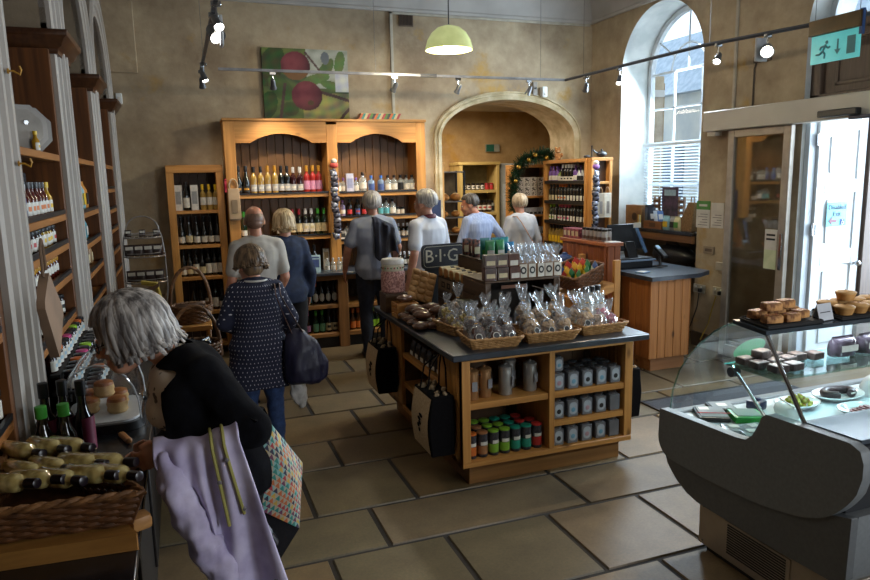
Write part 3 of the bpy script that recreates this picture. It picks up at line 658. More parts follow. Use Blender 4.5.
def upper_unit():
    t = thing('cherry_display_unit', 'reddish planked cupboard standing along the till counter left side', 'cupboard', (3.96, 6.1, 0))
    b = MB(); y = 5.7
    while y < 6.49: b.box(3.87, 3.89, y + .001, min(y + .1, 6.5) - .001, .1, 1.19); y += .1
    bw(b, 'side_planks', CHERz, t, bev=.004)
    b = MB(); x = 3.89
    while x < 4.03: b.box(x + .001, min(x + .08, 4.04) - .001, 5.68, 5.70, .1, 1.19); x += .08
    bw(b, 'front_planks', CHERz, t, bev=.004)
    b = MB(); b.box(3.89, 4.04, 5.70, 6.5, 0, 1.19); bw(b, 'carcass', CHERz, t, bev=.003)
    b = MB(); b.box(3.85, 4.06, 5.66, 6.52, 1.19, 1.225); bw(b, 'top', wood('cherry_top', '#a8623a', '#874a28', 'y', knots=False), t, bev=.004)
upper_unit()
def basket_stand():
    t = thing('basket_stand', 'slanted pine stand holding a wicker hamper of bright packets', 'stand', (3.62, 5.7, 0))
    for y in (5.40, 6.0):
        b = MB(); b.box(3.78, 3.845, y, y + .04, 0, 1.09); bw(b, 'tall_post', PINEz, t, bev=.003)
        b = MB(); b.box(3.42, 3.47, y, y + .04, 0, .76); bw(b, 'short_post', PINEz, t, bev=.003)
        b = MB(); b.prism([(3.42, .69), (3.42, .76), (3.79, .88), (3.79, .80)], 'y', y + .005, y + .035); bw(b, 'sloping_rail', PINEx, t, bev=.003)
    b = MB(); b.prism([(3.42, .72), (3.42, .735), (3.79, .875), (3.79, .86)], 'y', 5.44, 6.0); bw(b, 'sloping_shelf', PINEy, t, bev=.003)
    b = MB(); b.box(3.47, 3.78, 5.43, 6.02, .28, .31); bw(b, 'lower_shelf', PINEy, t, bev=.003)
basket_stand()
def sill_desk():
    t = thing('window_desk', 'dark slate window ledge with wooden edge below the arched window', 'desk', (XW + .2, 6.7, 0))
    b = MB(); b.box(XW - .06, XW + .42, 6.01, 7.42, 1.20, 1.24); bw(b, 'slate_top', SLATE, t, bev=.004)
    b = MB(); b.box(XW - .05, XW - .01, 6.01, 7.42, 1.12, 1.20); bw(b, 'edge_rail', wood('ledge_edge', '#7d5632', '#5f3f22', 'y', knots=False), t, bev=.003)
    b = MB(); b.box(XW - .02, XW + .42, 6.01, 7.42, .76, .8); bw(b, 'lower_shelf', MATS['ledge_edge'], t, bev=.003)
    t2 = thing('black_holdall', 'black bag lying on the shelf under the window ledge', 'bag', (XW + .12, 6.5, .8))
    b = MB(); b.ell((0, 0, .135), (.13, .36, .13), 16, 10); b.build('body', BLACK, t2)
    b = MB(); b.tube([(0, -.15, .2), (-.04, -.08, .29), (-.04, .08, .29), (0, .15, .2)], .012, 6); b.build('handle', BLACK, t2)
sill_desk()
t = thing('entrance_mat', 'dark grey entrance mat on the flagstones between till and deli', 'mat', (4.2, 4.15, 0.0))
b = MB(); b.box(3.5, 4.95, 3.72, 4.56, .001, .012); bw(b, 'pile', mat('mat_grey', '#3a3d45', '#2c2e35', rough=.95, scale=60, bump=.3), t, bev=.003)
b = MB(); b.box(3.48, 4.97, 3.70, 3.72, .001, .013); b.box(3.48, 3.5, 3.72, 4.56, .001, .013); b.box(3.48, 4.97, 4.56, 4.58, .001, .013); b.box(4.95, 4.97, 3.72, 4.56, .001, .013); bw(b, 'border', BLACK, t)
# ------------------------------------------------------------------ bottles and packets (each a root mesh with its own parts)
GD = mat('dark_bottle_glass', '#0e110e', '#090b09', rough=.12, spec=.7); GG = mat('green_bottle_glass', '#15301c', '#0e2213', rough=.12, spec=.7)
GA = mat('amber_bottle_glass', '#6b3d10', '#4c2a0a', rough=.12, spec=.7); GY = mat('pale_wine_glass', '#b89a52', '#8d7135', rough=.1, spec=.7)
GR = mat('rose_wine_glass', '#b0302c', '#8c2020', rough=.1, spec=.7); GB = mat('red_wine_glass', '#3a0d12', '#24070b', rough=.1, spec=.7)
GC = glass('clear_bottle_glass', (.86, .92, .92), .12, body=((.62, .68, .68), .28)); GT = glass('blue_tint_bottle_glass', (.6, .75, .92), .12, body=((.3, .42, .62), .4))
GL = mat('lavender_liqueur', '#8d84a8', '#6d6488', rough=.12, spec=.7); GTe = mat('teal_bottle_glass', '#2b6a70', '#1d4e54', rough=.12, spec=.7)
def flat(n, c, rough=.5): return mat(n, c, rough=rough, scale=30)
LW = flat('label_white', '#d2cfc4'); LC = flat('label_cream', '#cdbf98'); LS = flat('label_silver', '#aeb2b6', .3); LP = flat('label_pink', '#c98fb4'); LK = flat('label_black', '#1a1a1c'); LB = flat('label_blue', '#34497f'); LR = flat('label_red', '#b02d2d'); LY = flat('label_yellow', '#d8b020'); LO = flat('label_orange', '#d2722a'); LG = flat('label_green', '#4f8f3a'); LT = flat('label_teal', '#4d97a0'); LM = flat('label_maroon', '#6a1838'); LLB = flat('label_pale_blue', '#9dbccb')
CK = flat('cap_black', '#131317', .35); CG = flat('cap_gold', '#b8862c', .3); CW = flat('cap_white', '#cfd0d2', .35); CY = flat('cap_yellow', '#dcb61a', .4); CGr = flat('cap_green', '#3f9a34', .4); CB = flat('cap_blue', '#2f62b4', .4); CR = flat('cap_red', '#9c2430', .4); CV = flat('cap_violet', '#6f4c9a', .4); CO = flat('cap_orange', '#c9641f', .4); CLg = flat('cap_lime', '#8fbf2a', .4); CP = flat('cap_pink', '#c4477e', .4)
PRO = {}
def bottle(key, glassm, cap, lab, h=.31, r=.036, style='bord', l0=.12, l1=.42, n=14, name='wine_bottle', lab2=None, wide=1.0, cath='bottle', oval=False, capf=None):
    if key in PRO: return PRO[key]
    if style == 'bord': pr = [(r * .9, 0), (r, .02 * h), (r, .60 * h), (r * .86, .67 * h), (r * .45, .73 * h), (r * .37, .78 * h), (r * .36, .97 * h), (r * .42, .972 * h), (r * .42, h)]; c0 = .80
    elif style == 'burg': pr = [(r * .9, 0), (r, .02 * h), (r, .42 * h), (r * .8, .56 * h), (r * .5, .68 * h), (r * .38, .78 * h), (r * .36, .97 * h), (r * .42, .972 * h), (r * .42, h)]; c0 = .80
    elif style == 'slim': pr = [(r * .9, 0), (r, .02 * h), (r, .5 * h), (r * .55, .62 * h), (r * .42, .72 * h), (r * .4, h)]; c0 = .82
    elif style == 'gin': pr = [(r * .92, 0), (r, .03 * h), (r, .62 * h), (r * .9, .70 * h), (r * .4, .76 * h), (r * .36, .84 * h), (r * .36, h)]; c0 = .86
    elif style == 'jar': pr = [(r * .9, 0), (r, .04 * h), (r, .74 * h), (r * .86, .82 * h), (r * .86, h)]; c0 = .84
    elif style == 'sauce': pr = [(r * .9, 0), (r, .03 * h), (r, .56 * h), (r * .6, .68 * h), (r * .46, .78 * h), (r * .46, h)]; c0 = .84
    b = MB(); b.lathe(pr, n)
    root = b.mesh(name, glassm, ang=50)
    kids = []
    b = MB(); rc = pr[-1][0] * 1.12 + .001
    b.lathe([(rc, c0 * h), (rc * 1.03, c0 * h + .002), (rc * 1.03, h + .002), (rc * .7, h + .004)], n); kids.append(('capsule' if style in ('bord', 'burg', 'slim') else 'lid' if style == 'jar' else 'cap', b.mesh('cap', cap, ang=50)))
    if lab:
        b = MB(); rl = r * 1.015
        if oval:
            zc, hz = (l0 + l1) / 2 * h, (l1 - l0) / 2 * h
            rg = []
            for i in range(9):
                v = -1 + 2 * i / 8; w = math.sqrt(max(0, 1 - v * v)) * 1.0 + .02
                rg.append([(rl * math.sin(w * (u / 4 - 1)), -rl * math.cos(w * (u / 4 - 1)), zc + hz * v) for u in range(9)])
            b.loft(rg, 0, False, True, False)
        else: b.lathe([(rl, l0 * h), (rl, l1 * h)], n, a0=-pi / 2 - 1.5 * wide, a1=-pi / 2 + 1.5 * wide, cap=False)
        if lab2:
            m0, m1 = l0 + (l1 - l0) * .35, l0 + (l1 - l0) * .7
            b.lathe([(rl * 1.01, m0 * h), (rl * 1.01, m1 * h)], n, a0=-pi / 2 - .7, a1=-pi / 2 + .7, cap=False, mi=1)
        kids.append(('label', b.mesh('label', [lab, lab2 or lab], fix=False)))
    PRO[key] = (name, cath, root, kids); return PRO[key]
def cartonp(key, w, d, h, m, band=None, name='gift_carton', cat='box', bz=(.25, .75)):
    if key in PRO: return PRO[key]
    b = MB(); b.box(-w / 2, w / 2, -d / 2, d / 2, 0, h); root = b.mesh(name, m, bev=.002); kids = []
    if band:
        b = MB(); b.box(-w * .36, w * .36, -d / 2 - .0015, -d / 2, h * bz[0], h * bz[1]); kids.append(('printed_panel', b.mesh('panel', band)))
        b = MB(); b.box(-w / 2 - .0006, w / 2 + .0006, -d / 2 - .0006, d / 2 + .0006, h * .985, h + .0006); kids.append(('closure', b.mesh('closure', m)))
    PRO[key] = (name, cat, root, kids); return PRO[key]
bottle('spark', GD, CK, LK, .31, .041, 'burg', .1, .3, lab2=CG, name='sparkling_wine_bottle'); bottle('ambk', GY, CK, LS, .30, .034, 'bord', .12, .36, lab2=LW)
bottle('amgo', GY, CG, LS, .31, .034, 'bord', .12, .36, lab2=LW); bottle('dksi', GD, CK, LS, .305, .0345, 'bord', .12, .36, lab2=LW); bottle('rdwh', GB, CW, LS, .29, .035, 'bord', .12, .36, lab2=LW)
bottle('rose', GR, CG, LP, .305, .0345, 'bord', .14, .46); bottle('dkbl', GD, CB, LW, .30, .0345, 'burg', .12, .38); bottle('dkrd', GD, CR, LC, .30, .0345, 'bord', .14, .46)
bottle('dkwh', GD, CW, LW, .30, .0345, 'bord', .14, .46, lab2=LC); bottle('dkgr', GG, CGr, LC, .30, .0345, 'bord', .14, .46); bottle('dark', GD, CK, LW, .30, .0345, 'burg', .08, .30)
bottle('gnlw', GG, CGr, LW, .29, .0345, 'bord', .1, .3)
bottle('yel', GY, CY, LW, .27, .032, 'bord', .2, .5); bottle('darkb', GD, CK, LW, .30, .0345, 'bord', .1, .45); bottle('darkc', GD, CK, LC, .30, .036, 'slim', .1, .34)
bottle('ginc', GC, CK, LW, .19, .04, 'gin', .15, .5, name='gin_bottle', wide=.8); bottle('ginb', GT, CB, LB, .19, .04, 'gin', .12, .5, name='gin_bottle', wide=.75); bottle('gink', GC, CK, LK, .19, .036, 'gin', .12, .56, name='gin_bottle', wide=.75)
bottle('ginv', GC, CV, LW, .17, .032, 'gin', .15, .5, name='spirit_bottle', wide=.8); bottle('ginbig', GC, CK, LW, .23, .046, 'gin', .2, .5, name='spirit_bottle', wide=.8)
bottle('lav', GL, CV, LW, .19, .034, 'gin', .2, .45, name='liqueur_bottle'); bottle('redl', GD, CK, LR, .2, .034, 'gin', .16, .42, wide=.6, name='liqueur_bottle'); bottle('blul', GD, CK, LB, .2, .034, 'gin', .14, .46, lab2=LR, wide=.6, name='liqueur_bottle'); bottle('teal', GC, CK, LT, .2, .037, 'gin', .12, .46, wide=.7, name='liqueur_bottle')
bottle('smalljar', GC, CK, LW, .09, .026, 'jar', .15, .7, name='spirit_miniature_jar'); bottle('mini', GD, CW, LW, .16, .025, 'bord', .12, .45, name='small_wine_bottle')
bottle('oval', GD, CK, LW, .25, .033, 'burg', .1, .5, oval=True, name='beer_bottle'); bottle('ovalo', GD, CO, LW, .25, .033, 'burg', .1, .5, oval=True, name='beer_bottle'); bottle('grbeer', GG, CG, LT, .25, .033, 'burg', .1, .34, name='beer_bottle')
bottle('gcid', mat('green_label_glass', '#1e3a22', '#152c19', rough=.12), CGr, flat('label_mint', '#6fae86'), .25, .033, 'burg', .06, .42, name='cider_bottle'); bottle('pinkc', GD, CP, LP, .25, .033, 'burg', .08, .36, name='cider_bottle'); bottle('chk', GD, CK, LC, .25, .033, 'burg', .08, .42, lab2=LK, name='cider_bottle'); bottle('orc', GA, CO, LO, .24, .032, 'burg', .08, .4, name='cider_bottle'); bottle('limec', GG, CLg, CLg, .24, .032, 'burg', .08, .4, name='cider_bottle')
bottle('cmini', GC, CW, LW, .15, .027, 'gin', .15, .45, name='spirit_miniature')
cartonp('wcart', .075, .08, .27, flat('carton_white', '#cfcdc8'), flat('carton_grey_print', '#8c8f92'), name='bottle_carton'); cartonp('lavcart', .085, .085, .22, flat('carton_lavender', '#b9bcd2'), flat('carton_lavender_print', '#8b91b4'), name='bottle_carton'); cartonp('wcart2', .07, .075, .24, flat('carton_white2', '#c6c3ba'), flat('carton_brown_print', '#86765a'), name='bottle_carton', bz=(.5, .85))
DESC = {'spark': 'black sparkling wine bottle', 'ambk': 'pale gold wine with black cap', 'amgo': 'pale gold wine with gold cap', 'dksi': 'dark wine bottle with silver label', 'rdwh': 'red wine with white capsule', 'rose': 'rosé bottle with gold capsule',
        'dkbl': 'dark bottle with blue capsule', 'dkrd': 'dark bottle with red capsule', 'dkwh': 'dark bottle with white capsule', 'dkgr': 'green bottle with green capsule', 'gnlw': 'green bottle with low white label', 'dark': 'dark bottle with low white label', 'yel': 'golden bottle with yellow capsule', 'darkb': 'dark bottle with tall white label', 'darkc': 'slim dark bottle with cream label',
        'ginc': 'clear gin bottle', 'ginb': 'blue gin bottle', 'gink': 'clear gin bottle with black label', 'ginv': 'clear bottle with violet cap', 'ginbig': 'large clear spirit bottle', 'lav': 'lavender liqueur bottle', 'redl': 'liqueur bottle with red label', 'blul': 'liqueur bottle with blue label', 'teal': 'teal liqueur bottle', 'smalljar': 'tiny clear jar', 'mini': 'small dark wine bottle with white cap', 'oval': 'dark beer with oval white label', 'ovalo': 'orange-capped beer with oval label', 'grbeer': 'green beer bottle', 'gcid': 'green cider bottle', 'pinkc': 'pink-capped cider bottle', 'chk': 'dark cider with chequered label', 'orc': 'orange cider bottle', 'limec': 'lime-labelled cider bottle', 'cmini': 'clear miniature bottle', 'wcart': 'tall white bottle carton', 'lavcart': 'pale lavender bottle carton', 'wcart2': 'white printed bottle carton'}
def row(items, y, z, where, group, ax='x', jit=.006, rz=0):
    """items: (kind, position along the shelf); every bottle is its own object"""
    n = len(items); rr = random.Random(len(where) * 7 + n)
    for i, (k, p) in enumerate(items):
        loc = (p, y + rr.uniform(-jit, jit), z + .001) if ax == 'x' else (y + rr.uniform(-jit, jit), p, z + .001)
        inst(PRO[k], loc, rz + rr.uniform(-.12, .12), '%s, %s on %s' % (DESC[k], nth(i, n), where), group)
S = lambda q: .573 + q * .01098        # cabinet shelf pitch: q in centimetre-like steps from the left post
row([(k, S(p)) for k, p in zip(['spark', 'spark', 'ambk', 'ambk', 'amgo', 'amgo', 'dksi', 'dksi', 'rdwh', 'rdwh', 'rose', 'rose', 'rose'], [4, 11.3, 18.8, 25.8, 32.8, 39.8, 46.2, 52, 58.2, 65, 72, 78.2, 84.6])], 7.86, 1.745, 'upper left cabinet shelf', 'wines on the upper left cabinet shelf')
row([(k, S(p)) for k, p in zip(['gnlw', 'dark', 'dkbl', 'dkbl', 'dkrd', 'dkrd', 'dkwh', 'dkwh', 'dkgr', 'dkgr'], [6.5, 14, 42, 48.3, 55.3, 62, 68.5, 74.7, 81.3, 88])], 7.86, 1.27, 'lower left cabinet shelf', 'wines on the lower left cabinet shelf')
row([(k, S(p)) for k, p in zip(['ginv', 'ginv', 'lavcart', 'ginv', 'ginbig', 'ginb', 'ginb', 'ginc', 'ginc', 'gink', 'ginc', 'ginc'], [104.5, 110, 116.5, 123.8, 131, 140, 151, 158.8, 165.5, 173, 179.5, 185.5])], 7.86, 1.735, 'top right cabinet shelf', 'spirits on the top right cabinet shelf')
row([(k, S(p)) for k, p in zip(['lav', 'redl', 'blul', 'redl', 'teal', 'teal', 'ginc', 'smalljar', 'smalljar'], [108, 115.5, 124, 131, 149.5, 156, 163, 169, 174])], 7.86, 1.46, 'middle right cabinet shelf', 'liqueurs on the middle right cabinet shelf')
row([(k, S(p)) for k, p in zip(['ginc', 'mini', 'mini', 'mini', 'mini'], [112, 169, 174.5, 179, 184])], 7.86, 1.195, 'lower right cabinet shelf', 'bottles on the lower right cabinet shelf')
row([(k, S(p)) for k, p in zip(['darkb', 'darkb', 'darkb'], [61.5, 67.5, 73.5])], 7.72, .866, 'the cabinet slate top', 'dark wines on the cabinet slate top')
row([(k, S(p)) for k, p in zip(['wcart2', 'wcart2'], [88, 97.5])], 7.86, .866, 'the cabinet slate top', 'cartons on the cabinet slate top')
row([(k, S(p)) for k, p in zip(['cmini'] * 4, [85, 91, 97, 101])], 7.62, .866, 'slate top front edge', 'miniatures on the cabinet slate top')
row([(k, S(p)) for k, p in zip(['mini'] * 4, [167, 172, 177, 181])], 7.75, .866, 'the slate top right end', 'small wines on the right of the slate top')
row([(k, S(p) * .97) for k, p in zip(['grbeer', 'grbeer', 'ovalo', 'oval', 'oval', 'oval'], [61.5, 68.5, 75.5, 82, 89, 95.5])], 7.66, .5, 'upper base shelf', 'beers on the upper base shelf')
row([(k, S(p) * .97) for k, p in zip(['pinkc', 'gcid', 'gcid', 'chk', 'chk'], [66, 74.5, 81.5, 88.5, 95])], 7.66, .17, 'bottom base shelf', 'ciders on the bottom base shelf')
row([(k, S(p) * .97) for k, p in zip(['orc', 'orc', 'limec', 'limec', 'limec'], [115, 121, 137, 142, 147])], 7.66, .17, 'bottom right base shelf', 'ciders on the bottom right base shelf')
N_ = lambda q: -.055 + q * .0103
row([(k, N_(p)) for k, p in zip(['wcart', 'darkb', 'wcart', 'yel', 'yel', 'yel'], [4.5, 12, 20, 28.5, 35, 41.5])], 7.93, 1.595, 'narrow shelf top tier', 'bottles on the narrow shelf top tier')
row([(k, N_(p)) for k, p in zip(['dark', 'darkc', 'dark', 'dark', 'dark', 'dark'], [4.5, 12, 19.5, 27, 34, 41])], 7.93, 1.222, 'narrow shelf second tier', 'wines on the narrow shelf second tier')
row([(k, N_(p)) for k, p in zip(['dark', 'darkc', 'darkb', 'darkc', 'darkb', 'darkb', 'darkb'], [4, 10.2, 16.6, 22.8, 29.2, 35.5, 41.8])], 7.93, .875, 'narrow shelf third tier', 'wines on the narrow shelf third tier')
row([(k, N_(p)) for k, p in zip(['dark', 'dark', 'darkb', 'darkb', 'dark'], [12, 19.5, 27, 34, 41])], 7.93, .49, 'narrow shelf fourth tier', 'wines on the narrow shelf fourth tier')
def leaflet(name, label, cat, loc, w, h, m, m2, tilt=R(12), rz=0):
    t = thing(name, label, cat, loc, 0, rot=(-tilt, 0, rz)); b = MB(); b.box(-w / 2, w / 2, -.002, .002, 0, h); b.build('card', m, t)
    b = MB(); b.box(-w * .38, w * .38, -.0032, -.002, h * .3, h * .75); b.build('print', m2, t)
    b = MB(); b.box(-w * .38, w * .38, -.0032, -.002, h * .82, h * .9); b.build('heading', m2, t); return t
leaflet('price_card', 'blue and white card propped on the cabinet slate top', 'card', (1.36, 7.6, .867), .13, .2, LLB, LB, R(14), R(-12))
leaflet('price_card', 'small white card standing on the lower right cabinet shelf', 'card', (1.74, 7.8, 1.196), .08, .11, LW, LK)
# things hanging on the cabinet
t = thing('wine_gift_bag', 'beige wine bag with loop handle hanging on the cabinet left post', 'gift bag', (.55, 7.725, 1.5))
kb = mat('beige_kraft', '#b9a184', '#a48c6f', rough=.8)
b = MB(); b.loft([[(-.05, -.02, -.02), (.05, -.02, -.02), (.05, .015, -.02), (-.05, .015, -.02)], [(-.062, -.03, .0), (.062, -.03, .0), (.062, .02, .0), (-.062, .02, .0)], [(-.058, -.014, .32), (.058, -.014, .32), (.058, .014, .32), (-.058, .014, .32)]], 0, True, False); b.build('body', kb, t, bev=.003)
b = MB(); b.tube([(-.035 + .0, 0, .31)] + [(.045 * -math.cos(pi * k / 10), 0, .34 + .08 * math.sin(pi * k / 10)) for k in range(11)] + [(.035, 0, .31)], .01, 6); b.build('loop_handle', kb, t)
b = MB(); b.box(-.03, .03, -.034, -.026, .06, .2); b.build('print', mat('grey_kraft_print', '#85735c', rough=.8), t)
t = thing('navy_gift_bag', 'navy blue paper bag hanging on the cabinet right post', 'gift bag', (2.86, 7.9, 1.2))
nb = mat('navy_paper', '#24365f', '#1b294b', rough=.6)
b = MB(); b.box(-.12, .12, -.045, .045, 0, .42); b.build('body', nb, t, bev=.004)
b = MB(); b.tube([(-.06, -.04, .42), (-.05, -.04, .5), (0, -.03, .56), (.05, -.04, .5), (.06, -.04, .42)], .005, 6); b.build('handle', nb, t)
t = thing('red_ribbon_tag', 'small red ribbon hanging beside the cabinet left post', 'ribbon', (.472, 7.72, 1.78)); b = MB(); b.grid(lambda u, v: (-.012 + .024 * u, .006 * math.sin(v * 7), .13 * v), 2, 8); b.build('strip', mat('red_satin', '#b32a40', rough=.4), t); b = MB(); b.ell((0, 0, .135), (.014, .008, .01)); b.build('knot', MATS['red_satin'], t)
def packet_strip(loc, n, label, pk, pk2, top, dz=.058, w=.075, tilt=.3):
    t = thing('hanging_packet_strip', label, 'packet strip', loc); rr = random.Random(int(loc[0] * 100))
    b = MB(); b.box(-.006, .006, 0, .004, -n * dz - .02, .03); b.build('clip_strip', flat('strip_plastic', '#b0b3b6'), t)
    for k in range(n):
        b = MB(); b.ell((0, 0, 0), (w * .6, .022, .04), 10, 7); b.box(-w * .52, w * .52, -.003, .003, .028, .045); b.box(-w * .52, w * .52, -.003, .003, -.045, -.03)
        b.build('packet', pk if k % 3 else pk2, t, (rr.uniform(-.012, .012), -.03, -.04 - k * dz), (R(-12), rr.uniform(-tilt, tilt), rr.uniform(-.3, .3)), bev=.001)
    if top:
        b = MB(); b.ell((0, -.03, .05), (.05, .03, .035), 10, 7); b.build('topper', top, t)
        b = MB(); b.ell((0, -.03, .095), (.035, .03, .03), 10, 7); b.build('topper_crown', flat('topper_white', '#c9c4bd'), t)
    return t
FOIL = mat('dark_foil', '#4b4b58', '#22222b', rough=.28, metal=.35, scale=25, sharp=(.45, .55)); FOIL2 = mat('silver_foil', '#8d8f9b', '#4b4c58', rough=.25, metal=.5, scale=25, sharp=(.45, .55))
packet_strip((1.645, 7.72, 2.0), 13, 'strip of dark foil snack packets hanging on the cabinet centre post', FOIL, FOIL2, flat('topper_red', '#b8443c'))
# striped ribbon box and picture above the cabinet
t = thing('striped_gift_box', 'colourful striped box lying on top of the drinks cabinet', 'box', (2.23, 7.95, 2.561))
cols = [flat('stripe_%s' % n, c) for n, c in (('orange', '#d0672c'), ('teal', '#2f8f86'), ('cream', '#d6c493'), ('red', '#a93038'), ('green', '#52842f'), ('dark', '#2c2a33'))]
b = MB(); x = -.24
k = 0
while x < .22: b.add([(x, -.07, 0), (x + .03, -.07, 0), (x + .07, -.07, .075), (x + .04, -.07, .075), (x, .07, 0), (x + .03, .07, 0), (x + .07, .07, .075), (x + .04, .07, .075)], [(0, 1, 2, 3), (7, 6, 5, 4), (3, 2, 6, 7), (0, 4, 5, 1), (0, 3, 7, 4), (1, 5, 6, 2)], k % 6); x += .03; k += 1
b.build('wrapping', cols, t)
b = MB(); b.box(-.2, .24, -.06, .06, .075, .08); b.build('lid', cols[2], t)
# ------------------------------------------------------------------ picture, lighting track, pendant, wall fittings
def picture():
    t = thing('canvas_picture', 'large canvas photograph of two red apples on a leafy branch', 'picture', (1.45, 8.07, 2.575)); Wd, Hd = .97, .775
    def blob(x, y, cx, cy, rx, ry, rot=0):
        dx, dy = x - cx, y - cy; c, s = math.cos(rot), math.sin(rot); u, v = (dx * c + dy * s) / rx, (-dx * s + dy * c) / ry; return u * u + v * v
    def col(u, v):
        x, y = u, 1 - v            # y downwards
        n = math.sin(13 * x + 5 * math.sin(7 * y)) * math.sin(11 * y + 4 * math.sin(6 * x)); n2 = math.sin(31 * x + 17 * y) * math.sin(23 * y - 19 * x)
        c = [.10 + .05 * n, .14 + .06 * n, .045]
        if y > .62 and x > .45: c = [.26 + .1 * n + .06 * n2, .25 + .1 * n, .09]
        if y < .55 and x > .5: c = [.40 + .1 * n, .42 + .1 * n, .36 + .1 * n]
        for cx, cy, rx, ry, ro, g in ((.1, .25, .14, .3, .3, .05), (.2, .55, .12, .2, -.5, .08), (.72, .3, .07, .2, .5, .10), (.62, .42, .16, .07, -.3, .13), (.9, .18, .06, .17, .15, .12), (.05, .8, .1, .2, .2, .05), (.78, .5, .12, .06, .3, .10), (.3, .85, .1, .1, 0, .06)):
            if blob(x, y, cx, cy, rx, ry, ro) < 1: c = [g * .9 + .02 * n2, g * 1.5 + .03 * n, g * .45]
        if blob(x, y, .73, .12, .05, .09) < 1: c = [.14, .16, .18]
        for (x0, y0, x1, y1, w) in ((.6, .58, 1.0, .72, .022), (.18, 1.0, .25, .5, .018), (.88, 1.0, 1.0, .84, .018), (.5, .05, .66, .3, .012)):
            d = (x1 - x0, y1 - y0); q = max(0, min(1, ((x - x0) * d[0] + (y - y0) * d[1]) / (d[0] ** 2 + d[1] ** 2))); 
            if math.hypot(x - x0 - q * d[0], y - y0 - q * d[1]) < w: c = [.09, .05, .045]
        if x > .84 and .34 < y < .6: c = [.55 + .1 * n2, .57 + .1 * n2, .58]
        for cx, cy, rx, ry in ((.38, .24, .17, .2), (.5, .66, .18, .21)):
            q = blob(x, y, cx, cy, rx, ry)
            if q < 1:
                k = .5 + .5 * math.sin(6 * (x - cx) + 2 * n2 * .4 + 1.5); sh = max(.12, 1 - .75 * blob(x, y, cx - .05, cy - .05, rx * 1.25, ry * 1.25)); c = [(.10 + .12 * k) * sh + .02, (.012 + .035 * k) * sh + .006, (.025 + .03 * k) * sh + .01]
                if cy > .5 and blob(x, y, cx + .04, cy + .1, .035, .035) < 1: c = [.08, .05, .02]
                if cy < .5 and y > cy + .1: c = [.2, .1, .04]
        return [max(.004, q) for q in c]
    b = MB(); b.grid(lambda u, v: (-Wd / 2 + Wd * u, -.016, Hd * v), 110, 88, 0, False, col); b.build('printed_canvas', vcol('canvas_print', .7), t, fix=False)
    b = MB(); b.box(-Wd / 2, Wd / 2, -.0155, .02, 0, Hd); b.build('stretcher', mat('dark_canvas_edge', '#2c3320', rough=.8), t, bev=.002)
picture()
t = thing('cable_conduit', 'white cable conduit running down the back wall beside the picture', 'conduit', (2.49, 8.09, 2.57))
b = MB(); b.box(2.465, 2.5, 8.075, 8.099, 2.57, 3.83); bw(b, 'vertical_run', CREAM, t, bev=.003)
b = MB(); b.box(2.465, 5.2, 8.075, 8.099, 3.79, 3.818); bw(b, 'horizontal_run', CREAM, t, bev=.003)
t = thing('air_vent', 'small brown louvred air vent high on the back wall', 'vent', (2.67, 8.1, 3.66))
vm = mat('vent_brown', '#6a5848', '#564638', rough=.6)
b = MB(); b.box(-.09, .09, -.012, -.001, 0, .16); b.build('plate', vm, t, bev=.002)
b = MB()
for k in range(9): b.cbox((-.072 + .018 * k, -.016, .08), (.005, .01, .13))
b.build('louvres', mat('vent_dark', '#3c3028', rough=.7), t)
t = thing('wall_switch_box', 'white switch box high on the back wall near the last alcove', 'switch', (-.515, 8.098, 2.72)); b = MB(); b.box(-.03, .03, -.03, 0, 0, .11); b.build('cover', WHITE, t, bev=.004); b = MB(); b.box(-.012, .012, -.036, -.03, .04, .07); b.build('rocker', PAPER, t)
t = thing('cable_conduit', 'white cable conduit running down the wall between window and door', 'conduit', (XW, 5.55, .97))
b = MB(); b.box(XW - .022, XW - .001, 5.53, 5.56, .96, 3.8); bw(b, 'vertical_run', CREAM, t, bev=.003)
t = thing('junction_box', 'white junction box at the foot of the wall conduit', 'socket', (XW, 5.57, .92)); b = MB(); b.box(-.035, -.001, -.095, .095, -.045, .04); b.build('back_box', CREAM, t, bev=.004); b = MB(); b.box(-.041, -.035, -.07, -.02, -.02, .02); b.build('switch', WHITE, t, bev=.002)
def socket(y, z, label, cable=None):
    t = thing('wall_socket', label, 'socket', (XW, y, z)); b = MB(); b.box(-.02, -.001, -.085, .085, -.045, .045); b.build('plate', CREAM, t, bev=.003)
    for dy in (-.04, .04):
        b = MB(); b.box(-.024, -.02, dy - .02, dy + .02, -.03, .0); b.build('outlet', mat('socket_grey', '#8e8a80', rough=.5), t)
        b = MB(); b.box(-.027, -.02, dy - .008, dy + .008, .012, .03); b.build('switch', WHITE, t)
    b = MB(); b.box(-.055, -.024, -.055, -.02, -.03, .01); b.build('plug', BLACK, t, bev=.004)
    if cable:
        b = MB(); b.tube(cable[1], .006, 6); c = tag(b.build('power_cable', cable[0], None, (0, 0, 0)), cable[2], 'cable')
blk, ylw = flat('cable_black', '#141416'), flat('cable_yellow', '#b79a35')
socket(5.91, .64, 'white double socket with black plug low on the wall by the till', (blk, [(XW - .05, 5.87, .6), (XW - .06, 5.88, .45), (XW - .07, 5.95, .25), (XW - .08, 6.02, .08)], 'black cable hanging from the wall socket by the till'))
socket(5.62, .65, 'white double socket on the wall below the conduit', (ylw, [(XW - .05, 5.62, .6), (XW - .06, 5.66, .45), (XW - .06, 5.7, .3), (XW - .07, 5.8, .1)], 'yellow cable hanging down the wall beside the sliding door'))
t = thing('wall_socket', 'blank socket plate on the wall under the notices', 'socket', (XW, 5.8, 1.07)); b = MB(); b.box(-.012, -.001, -.08, .08, -.04, .04); b.build('plate', mat('plaster_coloured_plate', '#9d8d78', rough=.7), t, bev=.003); b = MB(); b.box(-.014, -.012, -.05, .05, -.015, .015); b.build('cover_slot', MATS['vent_brown'], t)
